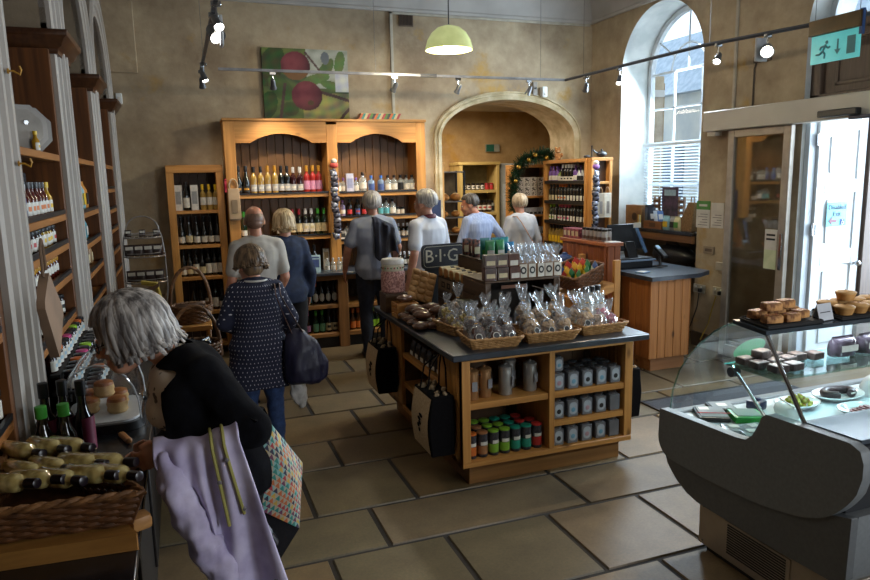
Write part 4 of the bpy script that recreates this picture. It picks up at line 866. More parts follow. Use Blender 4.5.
for (y, w, z0, z1, lab, hd, bd) in ((5.91, .1, 1.30, 1.585, 'white notice with green heading pinned on the wall by the window', mat('notice_green', '#4a8d3e', rough=.5), PAPER), (5.7, .09, 1.31, 1.57, 'plain white notice pinned on the wall beside the conduit', PAPER, PAPER)):
    t = thing('wall_notice', lab, 'notice', (XW - .001, y, z0)); h = z1 - z0
    b = MB(); b.box(-.006, 0, -w, w, 0, h * .68); b.build('sheet', bd, t); b = MB(); b.box(-.0062, 0, -w, w, h * .68, h); b.build('heading', hd, t)
    b = MB()
    for k in range(5): b.box(-.0075, -.006, -w * .7, w * .7 - .03 * (k % 3), h * (.1 + .1 * k), h * (.1 + .1 * k) + .006)
    b.build('print', mat('grey_print', '#6b6b6b', rough=.7), t)
    b = MB(); b.box(-.0085, -.0062, -w * .6, w * .6, h * .8, h * .88); b.build('title', PAPER, t)
# alarm sounder and wiring above the door
t = thing('alarm_bracket', 'small brown wiring box on the wall above the door operator', 'wiring box', (XW, 5.2, 2.9)); b = MB(); b.box(-.03, -.001, -.1, .1, 0, .06); b.build('box', mat('wiring_brown', '#54473b', rough=.6), t, bev=.004); b = MB(); b.tube([(-.01, .08, 0), (-.01, .1, -.05), (-.01, .1, -.4)], .008, 6); b.build('wire', MATS['wiring_brown'], t)

def spot(loc, aim, label, power, on=True, size=1.0, col=(1, .82, .6), cone=75):
    """track spotlight: adaptor, arm and tilted head; loc is the point on the rail it hangs from"""
    t = thing('track_spotlight', label, 'spotlight', loc, group=None); d = Vector(aim); d.normalize()
    b = MB(); b.box(-.03, .03, -.015, .015, -.03, -.0); b.build('adaptor', CHROME, t, bev=.003)
    c = Vector((0, 0, -.12)); b = MB(); b.cyl((0, 0, -.025), c, .007, None, 6); b.build('arm', CHROME, t)
    b = MB(); q = d.to_track_quat('Z', 'Y').to_matrix().to_4x4(); q.translation = c - d * .04
    b.lathe([(.014 * size, -.02), (.024 * size, 0), (.026 * size, .05), (.034 * size, .075), (.034 * size, .085), (.029 * size, .085), (.027 * size, .07)], 14); b.xf(q); b.build('head', mat('spot_grey_metal', '#77797d', '#5f6165', rough=.35, metal=.6), t)
    b = MB(); b.lathe([(.0005, .074), (.026 * size, .072)], 14, cap=False); b.xf(q); b.build('lamp', lampmat('spot_lamp_on', (1, .93, .8), 25) if on else lampmat('spot_lamp_low', (1, .8, .5), 4), t)
    if power:
        l = bpy.data.lights.new('spot_light', 'SPOT'); l.energy = power; l.color = col; l.spot_size = R(cone); l.spot_blend = .8; l.shadow_soft_size = .03
        o = bpy.data.objects.new('spot_light', l); COL.objects.link(o); o.location = Vector(loc) + c + d * .06; o.rotation_euler = d.to_track_quat('-Z', 'Y').to_euler()
    return t
ZR = 2.95
t = thing('lighting_track', 'thin grey lighting track hung on wires along the back wall and right side', 'lighting track', (2.4, 7.1, ZR))
rail = mat('track_grey', '#8f9197', '#76787e', rough=.4, metal=.3)
b = MB(); b.box(.44, 4.26, 7.1, 7.125, 0 + ZR, ZR + .025); bw(b, 'back_rail', rail, t)
b = MB(); b.tube([(4.25, 7.112, ZR + .012), (4.31, 4.95, ZR + .012), (4.64, 3.6, ZR + .012), (4.68, 2.6, ZR + .012)], .016, 4); bw(b, 'side_rail', mat('track_dark', '#4d5058', '#3e4148', rough=.4), t)
for x, y in ((4.26, 6.75), (2.0, 7.112), (4.33, 4.9), (3.93, 7.112)):
    b = MB(); b.cyl((x, y, ZR + .02), (x, y, ZC), .0025, None, 5); bw(b, 'suspension_wire', CHROME, t)
for x in (2.58,):
    b = MB(); b.box(x - .09, x + .09, 7.095, 7.13, ZR - .004, ZR + .03); bw(b, 'feed_joint', mat('feed_dark', '#3a3c42', rough=.5), t)
t = thing('lighting_track', 'dark lighting track running overhead along the left side', 'lighting track', (.29, 5.6, ZR))
b = MB(); b.box(.275, .3, 3.4, 7.2, ZR, ZR + .025); bw(b, 'rail', MATS['track_dark'], t)
for y in (4.0, 6.6):
    b = MB(); b.cyl((.287, y, ZR + .02), (.287, y, ZC), .0025, None, 5); bw(b, 'suspension_wire', CHROME, t)
spot((.95, 7.112, ZR), (.1, .6, -.8), 'small spotlight on the back track left of the apple picture', 40)
spot((2.2, 7.112, ZR), (-.35, .5, -.8), 'lit spotlight on the back track right of the apple picture', 55)
spot((2.92, 7.112, ZR), (-.25, .5, -.85), 'spotlight on the back track just below the pendant lamp', 40)
spot((3.78, 7.112, ZR), (-.3, .35, -.88), 'spotlight on the back track above the archway', 26)
spot((4.262, 6.7, ZR), (.35, 1.0, -1.05), 'spotlight at the corner of the track near the arched window', 45)
spot((4.275, 6.1, ZR), (-.35, -.3, -.85), 'spotlight on the side track in front of the arched window', 14)
spot((4.32, 4.78, ZR), (-.6, -.35, -.75), 'small lit spotlight on the side track beside the white conduit', 60)
s_ = spot((4.42, 4.36, ZR), (-.6, -.62, -.5), 'bright spotlight on the side track next to the exit sign', 110, size=1.6)
b = MB(); b.box(-.06, .06, .05, .07, -.2, -.02); b.build('transformer', flat('transformer_white', '#b9bcc0'), s_, bev=.004)
spot((.287, 7.15, ZR), (.1, .5, -.8), 'small spotlight at the far end of the left track', 10)
spot((.287, 6.7, ZR), (.25, -.3, -.85), 'lit spotlight near the far end of the left track', 12)
s_ = spot((.287, 4.75, ZR), (.35, -.55, -.7), 'large dazzling spotlight on the left track', 30, size=1.6)
b = MB(); b.box(.03, .05, -.06, .06, -.2, -.02); b.build('transformer', MATS['transformer_white'], s_, bev=.004)
spot((.287, 4.45, ZR), (.2, -.6, -.7), 'smaller lit spotlight above the dazzling one on the left track', 14)
t = thing('pendant_lamp', 'pale green glass bowl pendant lamp hanging from the ceiling', 'pendant lamp', (2.5, 6.3, 3.08))
shade = mat('opal_green_glass', '#c9d08f', '#bcc483', rough=.25, em=.42)
b = MB(); b.lathe([(.225, 0), (.222, .03), (.205, .09), (.165, .155), (.11, .2), (.04, .222), (.012, .225), (.012, .218), (.04, .214), (.105, .192), (.158, .148), (.196, .086), (.214, .03), (.217, 0)], 32, cap=False); b.build('shade', shade, t)
b = MB(); b.ell((0, 0, .04), (.055, .055, .06), 16, 10); b.build('bulb', lampmat('pendant_bulb', (1, .9, .7), 14), t)
b = MB(); b.cyl((0, 0, .09), (0, 0, .23), .02); b.build('lamp_holder', CHROME, t)
b = MB(); b.cyl((0, 0, .22), (0, 0, ZC - 3.08), .006, None, 6); b.build('flex', mat('flex_dark', '#3a3633', rough=.6), t)
l = bpy.data.lights.new('pendant_light', 'POINT'); l.energy = 60; l.color = (1, .85, .62); l.shadow_soft_size = .06; o = bpy.data.objects.new('pendant_light', l); COL.objects.link(o); o.location = (2.5, 6.3, 3.05)
def exit_sign():
    t = thing('exit_sign', 'turquoise emergency exit sign with running figure hanging from the track', 'exit sign', (4.5, 3.82, 2.862), 0, rot=(0, 0, R(-90)))
    gm = mat('exit_turquoise', '#5fcfd2', '#54c2c6', rough=.3, em=.28); pm = mat('exit_pictogram', '#4a8f98', '#42848d', rough=.5)
    b = MB(); b.box(-.2, .2, -.004, .004, -.2, 0); b.build('panel', gm, t, bev=.002)
    b = MB(); b.box(-.21, .21, -.03, .03, .0, .11); b.build('housing', mat('bronze_housing', '#5c4a2c', '#463820', rough=.35, metal=.4), t, bev=.004)
    def fig(mb, name): mb.build(name, pm, t)
    b = MB(); b.box(.1, .165, -.007, -.004, -.165, -.045); fig(b, 'door_symbol')
    b = MB(); b.prism([(.02, -.05), (.032, -.05), (.032, -.12), (.05, -.12), (.026, -.155), (.002, -.12), (.02, -.12)], 'y', -.007, -.004); fig(b, 'arrow_symbol')
    b = MB(); b.ell((-.065, -.006, -.058), (.013, .003, .013), 10, 6)
    for p, q in (((-.072, -.072), (-.095, -.115)), ((-.095, -.115), (-.075, -.14)), ((-.075, -.14), (-.08, -.17)), ((-.095, -.115), (-.12, -.135)), ((-.12, -.135), (-.15, -.135)), ((-.078, -.08), (-.05, -.1)), ((-.05, -.1), (-.035, -.092)), ((-.08, -.08), (-.11, -.085)), ((-.11, -.085), (-.12, -.105))): b.cyl((p[0], -.006, p[1]), (q[0], -.006, q[1]), .007, None, 5)
    fig(b, 'running_figure_symbol')
    for x in (-.18, .18):
        b = MB(); b.cyl((x, 0, .1), (x, 0, ZC - 2.862), .0025, None, 5); b.build('suspension_wire', CHROME, t)
    b = MB(); b.box(.19, .215, -.012, .012, -.05, .12); b.build('end_clip', mat('blue_clip', '#2b4f88', rough=.4), t)
exit_sign()
# ------------------------------------------------------------------ wicker weaving
WICK = mat('wicker_brown', '#8a6038', '#5d3d20', rough=.55, scale=30, bump=.15); WICKD = mat('wicker_dark', '#6d4526', '#472b16', rough=.5, scale=30, bump=.15); WICKL = mat('wicker_honey', '#b58a55', '#8c6436', rough=.55, scale=30, bump=.12)
def perim(poly, s):
    n = len(poly); L = [math.dist(poly[i], poly[(i + 1) % n]) for i in range(n)]; T = sum(L); d = (s % 1) * T
    for i in range(n):
        if d <= L[i]: u = d / L[i]; a, c = poly[i], poly[(i + 1) % n]; return (a[0] + (c[0] - a[0]) * u, a[1] + (c[1] - a[1]) * u)
        d -= L[i]
    return poly[0]
def rrect(w, d, r=.03, n=4):
    p = []
    for cx, cy, a in ((w / 2 - r, d / 2 - r, 0), (-w / 2 + r, d / 2 - r, 90), (-w / 2 + r, -d / 2 + r, 180), (w / 2 - r, -d / 2 + r, 270)):
        for k in range(n + 1): q = R(a + 90 * k / n); p.append((cx + r * math.cos(q), cy + r * math.sin(q)))
    return p
def wicker_walls(bot, top, h, ns=8, seg=72, stakes=18, r=.006, amp=.005, rim=.011, nr=5, ztop=None):
    """returns (weave, rim) builders for a basket whose plan goes from polygon bot to polygon top; ztop(s) may vary the rim height"""
    zt = ztop or (lambda s: h)
    def P(s, v):
        a, c = perim(bot, s), perim(top, s); return Vector((a[0] + (c[0] - a[0]) * v, a[1] + (c[1] - a[1]) * v, zt(s) * v))
    def N(s, v):
        t = P(s + .004, v) - P(s - .004, v); n = Vector((t.y, -t.x, 0)); return n.normalized() if n.length > 0 else Vector((1, 0, 0))
    w = MB()
    for i in range(ns):
        v = (i + .5) / ns * .96
        w.tube([P(k / seg, v) + N(k / seg, v) * (amp * math.sin(2 * pi * stakes / 2 * k / seg + pi * i)) for k in range(seg)], r, nr, closed=True, flat=(1, 1.25))
    for k in range(stakes): w.tube([P(k / stakes, v) for v in (0, .5, .98)], r * .9, 5)
    base = [P(k / 36, .02) for k in range(36)]; w.add(base, [tuple(range(36))])
    rm = MB()
    for ph in (0, pi):
        rm.tube([P(k / seg, 1) + N(k / seg, 1) * (rim * .5 * math.cos(k * 1.1 + ph)) + Vector((0, 0, rim * .5 * math.sin(k * 1.1 + ph))) for k in range(seg)], rim * .72, 6, closed=True)
    return w, rm
# ------------------------------------------------------------------ left bookcases: jars, bottles, bags
bottle('sauce', mat('sauce_red', '#5d1d14', '#3d120c', rough=.15), CK, LW, .17, .03, 'sauce', .1, .46, lab2=LO, name='sauce_bottle'); bottle('sauceo', mat('sauce_orange', '#b4551d', '#8d3f12', rough=.15), CK, LO, .16, .033, 'jar', .1, .66, name='sauce_jar'); bottle('sauceb', mat('sauce_brown', '#3a2018', '#28140e', rough=.15), CW, LB, .16, .032, 'jar', .1, .62, lab2=LW, name='sauce_jar')
bottle('saucey', mat('sauce_yellow', '#b98a1e', '#977015', rough=.15), CY, LW, .17, .03, 'sauce', .1, .46, lab2=LY, name='sauce_bottle')
bottle('jarw', mat('jam_dark', '#2b1014', '#1c0a0d', rough=.15), CK, LW, .1, .03, 'jar', .12, .7, lab2=LR, name='jam_jar'); bottle('jary', mat('mustard_jar', '#a98a2b', '#86691d', rough=.15), CK, LW, .1, .03, 'jar', .12, .7, lab2=LY, name='mustard_jar'); bottle('jarr', mat('chutney_red', '#5b1a12', '#3c100b', rough=.15), CG, LW, .1, .028, 'jar', .3, .66, name='chutney_jar')
bottle('jaro', mat('relish_dark', '#331914', '#1f0f0b', rough=.15), CO, LW, .085, .028, 'jar', .1, .66, lab2=LLB, name='relish_jar'); bottle('jarg', MATS['relish_dark'], CLg, LW, .085, .028, 'jar', .1, .66, lab2=LLB, name='relish_jar'); bottle('jarp', MATS['relish_dark'], CP, LW, .085, .028, 'jar', .1, .66, lab2=LLB, name='relish_jar'); bottle('jarbk', MATS['relish_dark'], CK, LW, .085, .028, 'jar', .1, .66, lab2=LLB, name='relish_jar')
bottle('mustl', MATS['relish_dark'], CK, LW, .11, .033, 'jar', .14, .72, lab2=LK, name='preserve_jar')
DESC.update({'sauce': 'red sauce bottle with white label', 'sauceo': 'orange sauce jar', 'sauceb': 'dark sauce jar with blue label', 'saucey': 'yellow sauce bottle', 'jarw': 'dark jam jar with white label', 'jary': 'mustard jar with yellow label', 'jarr': 'red chutney jar with gold lid', 'jaro': 'small jar with orange lid', 'jarg': 'small jar with lime lid', 'jarp': 'small jar with pink lid', 'jarbk': 'small jar with black lid', 'mustl': 'dark preserve jar'})
def yrow(kinds, y0, y1, x, z, where, group):
    n = len(kinds); row([(k, y0 + (y1 - y0) * i / max(1, n - 1)) for i, k in enumerate(kinds)], x, z, where, group, 'y', .004, pi / 2)
def nth2(s): return s
_nth = nth
def nth(i, n, side='left'):
    return _nth(i, n, side)
xs = XL - .075
yrow(['sauceo', 'sauceb', 'sauceb', 'sauce', 'sauce', 'sauce', 'sauce', 'sauce', 'sauce', 'saucey'], 3.36, 4.2, xs, 1.741, 'sauce bookcase second shelf', 'bottles on the sauce bookcase second shelf')
yrow(['jarw'] * 6 + ['jary'] * 3 + ['jarw'], 3.36, 4.2, xs, 1.581, 'sauce bookcase third shelf', 'jars on the sauce bookcase third shelf')
yrow(['jarr'] * 11, 3.4, 4.2, xs, 1.411, 'sauce bookcase fourth shelf', 'jars on the sauce bookcase fourth shelf')
yrow(['mustl', 'mustl', 'mustl', 'jarw', 'mustl', 'mustl'], 3.6, 4.2, xs, 1.191, 'sauce bookcase lowest shelf', 'jars on the sauce bookcase lowest shelf')
t = thing('black_display_tray', 'black tray box behind the sauce bottles in the bookcase', 'box', (XL - .2, 3.95, 1.741)); b = MB(); b.box(-.04, .04, -.28, .28, 0, .225); b.build('body', MATTE, t, bev=.004); b = MB(); b.box(.04, .042, -.26, .26, .14, .2); b.build('front_band', LK, t)
t = thing('tiered_jar_stand', 'black stepped stand of small jars on the slate counter', 'stand', (XL + .1, 3.86, .881))
for k in range(3):
    b = MB(); b.box(-.10, .08 - .07 * k, -.5, .5, .085 * k, .085 * k + .012); b.build('step', MATTE, t); 
    if k:
        b = MB(); b.box(.075 - .07 * k, .08 - .07 * k, -.5, .5, .085 * (k - 1), .085 * k); b.build('riser', MATTE, t)
for k, nm in enumerate(('front', 'middle', 'top')):
    kk = [['jarbk'] * 5 + ['jaro', 'jarbk', 'jarbk', 'jarg', 'jarbk', 'jarp', 'jarbk'], ['jarbk', 'jarbk', 'jarbk', 'jaro', 'jarbk', 'jarp', 'jarbk', 'jarg', 'jarbk', 'jarbk', 'jarbk', 'jarbk'], ['jarbk', 'jarbk', 'jaro', 'jarbk', 'jarbk', 'jarp', 'jarbk', 'jarbk', 'jarg', 'jarbk', 'jaro', 'jarbk']][k]
    yrow(kk, 3.41, 4.31, XL + .1 + .042 - .07 * k, .893 + .085 * k, 'the %s step of the jar stand' % nm, 'small jars on the %s step' % nm)
yrow(['mustl'] * 4, 2.92, 3.16, XL + .09, .881, 'the counter by the pilaster', 'preserve jars on the counter by the pilaster') if False else None
row([('mustl', -.74), ('mustl', -.70), ('mustl', -.655)], 2.62, 1.101, 'the nearest bookcase shelf', 'preserve jars in the nearest bookcase')
def octa(y, z, label, tone):
    t = thing('octagonal_tin', label, 'tin', (XL - .12, y, z), R(-62)); r = .125; c = r * math.cos(pi / 8)
    p = [(r * math.cos(pi / 8 + k * pi / 4), c + r * math.sin(pi / 8 + k * pi / 4)) for k in range(8)]
    b = MB(); b.prism(p, 'x', -.035, .035); b.build('body', mat('grey_tin_%s' % tone, '#8e8a84' if tone == 'a' else '#7c7974', '#6c6863', rough=.4, metal=.2, scale=6), t, bev=.006)
    b = MB(); b.prism([(q[0] * .82, c + (q[1] - c) * .82) for q in p], 'x', .035, .038); b.build('printed_face', mat('tin_print', '#a09a90', '#7d776f', rough=.5, scale=9), t)
    b = MB(); b.cyl((.037, .02, c + .03), (.047, .02, c + .03), .011); b.build('stud', CHROME, t)
octa(3.98, 2.061, 'grey octagonal tin on the top bookcase shelf, nearer of the two', 'a'); octa(4.12, 2.061, 'grey octagonal tin on the top bookcase shelf, farther of the two', 'b')
inst(PRO['saucey'], (XL - .05, 3.95, 2.061), pi / 2, 'small yellow bottle on the top bookcase shelf by the octagonal tins', None, scale=.6)
def bagp(key, w, d, h, m, lab=None, name='snack_bag', cat='packet', gus=.35, lb=(.2, .6)):
    """pillow bag with crimped top seal"""
    if key in PRO: return PRO[key]
    b = MB(); rings = []
    for z, fw, fd in ((0, .92, .5), (.04, 1, .85), (.35, 1, 1), (.7, .98, .8), (.86, .97, .3), (.92, .99, .06), (1, 1.0, .04)):
        n = 16; rings.append([(w / 2 * fw * math.copysign(abs(math.cos(2 * pi * k / n)) ** .6, math.cos(2 * pi * k / n)), d / 2 * fd * math.copysign(abs(math.sin(2 * pi * k / n)) ** .8, math.sin(2 * pi * k / n)), h * z) for k in range(n)])
    b.loft(rings, 0, True, True); root = b.mesh(name, m, ang=60); kids = []
    if lab:
        b = MB(); b.grid(lambda u, v: (w * .36 * (2 * u - 1), -d / 2 * (.97 + .06 * (1 - (2 * u - 1) ** 2)) * (1 if v < .9 else .97), h * (lb[0] + (lb[1] - lb[0]) * v)), 4, 3); kids.append(('label', b.mesh('label', lab, fix=False)))
    PRO[key] = (name, cat, root, kids); return PRO[key]
bt = {}
for n, c, l in (('turq', '#4b9fb0', LW), ('cream', '#cdbf8f', LG), ('orange', '#c9822f', LK), ('paleblue', '#8fbcc6', LY), ('green', '#7c9b5a', LW), ('grey', '#8d8b88', LK), ('violet', '#67508b', LW), ('tan', '#9a7a55', LC), ('blue', '#2f4f93', LW), ('redw', '#b5382f', LW), ('brown', '#5b3d2a', LC)):
    bagp('bag_' + n, .13, .06, .19, mat('bag_' + n, c, rough=.4, scale=14), l)
def bags(kinds, y0, y1, x, z, where, group, sc=1):
    n = len(kinds)
    for i, k in enumerate(kinds): inst(PRO['bag_' + k], (x, y0 + (y1 - y0) * i / max(1, n - 1), z), pi / 2, '%s snack bag, %s on %s' % ({'turq': 'turquoise', 'paleblue': 'pale blue', 'redw': 'red'}.get(k, k), _nth(i, n) if n > 1 else 'alone', where), group, scale=sc)
bags(['turq', 'turq'], 5.2, 5.4, xs, 2.071, 'top shelf of middle bookcase', 'bags on the top shelf of the middle bookcase', .95)
bags(['cream', 'paleblue', 'paleblue', 'orange'], 5.25, 5.75, xs, 1.711, 'second shelf of middle bookcase', 'bags on the second shelf of the middle bookcase', 1.1)
bags(['blue', 'turq'], 5.35, 5.6, xs, 1.501, 'third shelf of middle bookcase', 'bags on the third shelf of the middle bookcase', .85)
bags(['tan', 'tan', 'brown', 'tan'], 5.2, 5.75, xs, 1.301, 'fourth shelf of middle bookcase', 'bags on the fourth shelf of the middle bookcase', .8)
bags(['green', 'cream'], 6.95, 7.2, xs, 2.071, 'top shelf of last bookcase', 'bags on the top shelf of the last bookcase', .75)
bags(['grey', 'grey'], 7.0, 7.3, xs, 1.851, 'second shelf of last bookcase', 'bags on the second shelf of the last bookcase', .8)
bags(['violet', 'orange', 'violet'], 6.9, 7.35, xs, 1.661, 'third shelf of last bookcase', 'bags on the third shelf of the last bookcase', .75)
bags(['brown', 'brown'], 6.95, 7.25, xs, 1.481, 'fourth shelf of last bookcase', 'bags on the fourth shelf of the last bookcase', .8)
bags(['redw', 'grey'], 6.95, 7.25, xs, 1.281, 'fifth shelf of last bookcase', 'bags on the fifth shelf of the last bookcase', .8)
bags(['blue', 'green'], 6.95, 7.25, xs, 1.081, 'sixth shelf of last bookcase', 'bags on the sixth shelf of the last bookcase', .8)
bags(['redw', 'green', 'orange', 'brown'], 4.95, 5.4, XL + .14, .881, 'slate counter by the middle bookcase', 'bright bags on the slate counter', 1.05)
bags(['violet', 'blue', 'tan'], 5.0, 5.35, XL + .24, .881, 'slate counter front edge', 'bags on the slate counter front edge', .7)
# ------------------------------------------------------------------ foreground counter
bottle('cordial', mat('cordial_black_glass', '#120d10', '#0b080a', rough=.1, spec=.7), CK, LM, .30, .037, 'slim', .12, .55, n=20, name='cordial_bottle', wide=.8); bottle('oil', mat('oil_dark_glass', '#1a120a', '#0f0a06', rough=.1, spec=.7), CGr, flat('label_dark_orange', '#5b2f12'), .25, .035, 'sauce', .1, .46, n=20, name='oil_bottle')
PRO['cordial'][2].materials[0] = MATS['cordial_black_glass']
inst(PRO['cordial'], (-.525, 2.78, .881), .9, 'tall black bottle with black cap, leftmost of three by the scone dome', 'tall black bottles by the dome'); inst(PRO['cordial'], (-.465, 2.79, .881), 1.0, 'tall black bottle with black cap, middle of three by the scone dome', 'tall black bottles by the dome'); inst(PRO['cordial'], (-.40, 2.76, .881), 1.15, 'tall black bottle showing its maroon label beside the scone dome', 'tall black bottles by the dome')
inst(PRO['oil'], (-.515, 2.65, .881), .5, 'green-capped dark bottle in front, left of the pair', 'green-capped bottles'); inst(PRO['oil'], (-.445, 2.65, .881), .6, 'green-capped dark bottle in front, right of the pair', 'green-capped bottles')
def scone_dome():
    cx, cy = -.375, 3.2
    t = thing('cake_dome', 'clear plastic lidded dome of scones on the slate counter', 'cake dome', (cx, cy, .881)); z0 = 0
    b = MB(); b.prism(rrect(.33, .40, .08, 5), 'z', 0, .035); b.build('base', BLACK, t, bev=.006)
    b = MB(); b.prism(rrect(.29, .36, .07, 5), 'z', .035, .045); b.build('tray', mat('white_tray', '#c9cbcd', rough=.3), t, bev=.003)
    cv = glass('cover_plastic', (.93, .95, .96), .13, .1)
    b = MB(); rings = []
    for k in range(13):
        a = pi * k / 12; x = -.155 * math.cos(a); z = .045 + .245 * math.sin(a) ** .8
        rings.append([(x, -.185, z), (x * 1.03, -.1, z * 1.02), (x * 1.03, .1, z * 1.02), (x, .185, z)])
    b.loft(rings, 0, False, True, False); n = len(rings)
    b.add([r[0] for r in rings], [tuple(range(n))]); b.add([r[3] for r in rings], [tuple(range(n - 1, -1, -1))]); b.build('cover', cv, t, fix=False)
    b = MB(); b.tube([r[0] for r in rings], .0038, 6); b.tube([r[3] for r in rings], .0038, 6); b.tube([rings[4][0], rings[4][3]], .003, 5); b.tube([rings[8][0], rings[8][3]], .003, 5); b.build('cover_rim', glass('rim_plastic', (.85, .87, .9), .3, body=((.7, .74, .78), .45)), t)
    b = MB(); b.cyl((.16, -.05, .1), (.175, -.05, .1), .018); b.build('hinge_knob', CHROME, t)
    b = MB(); b.tube([(-.03, -.02, .31), (-.02, -.02, .335), (.02, .0, .335), (.03, .0, .31)], .007, 6); b.build('handle', BLACK, t)
    dough = mat('scone_dough', '#c9a671', '#a98450', rough=.8, scale=14, bump=.4); top = mat('scone_top', '#a8641f', '#7d4412', rough=.5, scale=12, bump=.3)
    for i, (x, y, z, lab) in enumerate(((-.06, -.02, .046, 'left'), (.055, -.05, .046, 'right'), (.05, .07, .046, 'rear right'), (-.07, .1, .046, 'rear left'), (.0, .03, .1, 'upper'))):
        s = tag(put('scone', None, None, (cx + x, cy + y, .881 + z)), 'golden scone on the %s of the pile under the dome' % lab, 'scone', 'scones under the dome')
        b = MB(); b.lathe([(.036, 0), (.043, .01), (.04, .025), (.044, .035), (.04, .052)], 16); b.build('crumb', dough, s); b = MB(); b.lathe([(.041, .05), (.038, .062), (.02, .07), (.001, .072)], 16); b.build('crust', top, s)
    k = thing('cake_knife', 'wooden handled knife lying in front of the dome', 'knife', (-.29, 2.93, .882), R(20)); b = MB(); b.box(-.012, .012, -.09, .02, 0, .02); b.build('handle', wood('knife_handle_wood', '#a4703c', '#7c5028', 'y', knots=False), k, bev=.005); b = MB(); b.prism([(-.011, .02), (.011, .02), (.009, .13), (0, .15), (-.011, .13)], 'z', .008, .011); b.build('blade', CHROME, k)
scone_dome()
def front_basket():
    bz = .935; top = [(-.16, 1.99), (-.42, 2.50), (-.59, 2.52), (-.60, 2.02)]; bot = [(-.20, 2.03), (-.43, 2.45), (-.58, 2.47), (-.59, 2.06)]
    c = (-.43, 2.25); T = [(p[0] - c[0], p[1] - c[1]) for p in top]; B = [(p[0] - c[0], p[1] - c[1]) for p in bot]
    t = thing('wicker_basket', 'brown wicker basket of small wine bottles in the near left corner', 'basket', (c[0], c[1], bz))
    w, r = wicker_walls(B, T, .105, 9, 110, 34, .0062, .005, .011); w.build('weave', WICKD, t); r.build('rim', WICK, t)
    s = thing('wooden_tray', 'wooden tray with protruding handle under the bottle basket', 'tray', (c[0], c[1], .881)); pw = wood('tray_wood', '#9c7038', '#7a5225', 'x', knots=False)
    b = MB(); b.prism([(B[0][0] + .02, B[0][1] - .06), (B[1][0] + .02, B[1][1]), (B[2][0], B[2][1]), (B[3][0], B[3][1] - .06)], 'z', 0, .05); b.build('board', pw, s, bev=.006)
    b = MB(); b.cbox((.245, -.16, .03), (.06, .06, .045), (0, 0, R(25))); b.build('handle', wood('tray_handle_wood', '#b98a55', '#94683a', 'x', knots=False), s, bev=.014, seg=2)
    gl = mat('perry_bottle_glass', '#dccd8c', '#a8945a', rough=.05, spec=.9, coat=1.0, scale=22, sharp=(.42, .6)); bottle('lying', gl, mat('dark_foil_cap', '#241a22', '#150f14', rough=.3), flat('label_gold', '#cfc6a0', .35), .19, .028, 'bord', .16, .46, n=18, name='small_wine_bottle', wide=.6)
    rr = random.Random(4); k = 0
    P_ = [(-.045, .17, 1), (.03 - .075, .17, 0)]
    spots = [(-.135, .20, 0), (-.06, .21, 0), (.0, .185, 0), (-.10, .06, 0), (-.03, .07, 0), (.05, .06, 0), (.115, .02, 0), (-.13, -.08, 0), (-.06, -.08, 0), (.015, -.09, 0), (.09, -.1, 0), (.16, -.12, 0)]
    names = ['rear row, leftmost', 'rear row, middle', 'rear row, rightmost', 'second row, leftmost', 'second row, second', 'second row, third', 'second row, rightmost', 'front row, leftmost', 'front row, second', 'front row, third', 'front row, fourth', 'front row, rightmost']
    for i, (x, y, z) in enumerate(spots):
        rowi = 0 if i < 3 else 1 if i < 7 else 2
        az = rr.uniform(-.16, .16) + R(48); z_ = .06 + (0.035 if rowi == 0 else .02 if rowi == 1 else .035)
        # bodies to the back, necks towards the room
        q = Euler((R(102) if rowi < 2 else R(96), 0, az + (0 if rowi != 2 else R(12)))).to_matrix()
        base = Vector((c[0] + x - .03, c[1] + y + .04, bz + z_ + .022))
        inst(PRO['lying'], base, 0, 'small gold wine bottle lying in the near basket, %s' % names[i], 'small wine bottles in the near basket', rot=(R(86) if rowi < 2 else R(84), 0, az))
front_basket()
def hanging_board():
    t = thing('brown_paper_carrier', 'brown paper carrier hanging by one corner from a pilaster hook', 'paper bag', (XL + .045, 3.16, 1.385)); m = mat('brown_carrier_paper', '#8a6e58', '#77604c', rough=.75, scale=5)
    p = [(-.03, .165), (.19, -.01), (.20, -.05), (.03, -.19), (0, -.20), (-.19, .04), (-.18, .07)]
    b = MB(); b.prism(p, 'x', 0, .035); b.build('body', m, t, bev=.005)
    b = MB(); b.tube([(.018, -.06, .15), (.018, -.06, .27), (.018, -.03, .3), (.018, 0, .27), (.018, .01, .17)], .006, 6); b.build('handle', mat('rope_brown', '#6e5540', rough=.8), t)
    for y, z, l in ((2.95, 2.31, 'upper brass cup hook on the nearest painted pilaster'), (2.95, 1.98, 'lower brass cup hook on the nearest painted pilaster')):
        h = thing('cup_hook', l, 'hook', (XL + .05, y, z)); b = MB(); b.tube([(0, 0, 0), (.02, 0, 0), (.04, 0, -.012), (.045, 0, .005), (.04, 0, .018)], .004, 6); b.build('hook', CG, h); b = MB(); b.cyl((0, 0, 0), (.005, 0, 0), .01); b.build('collar', CG, h)
hanging_board()
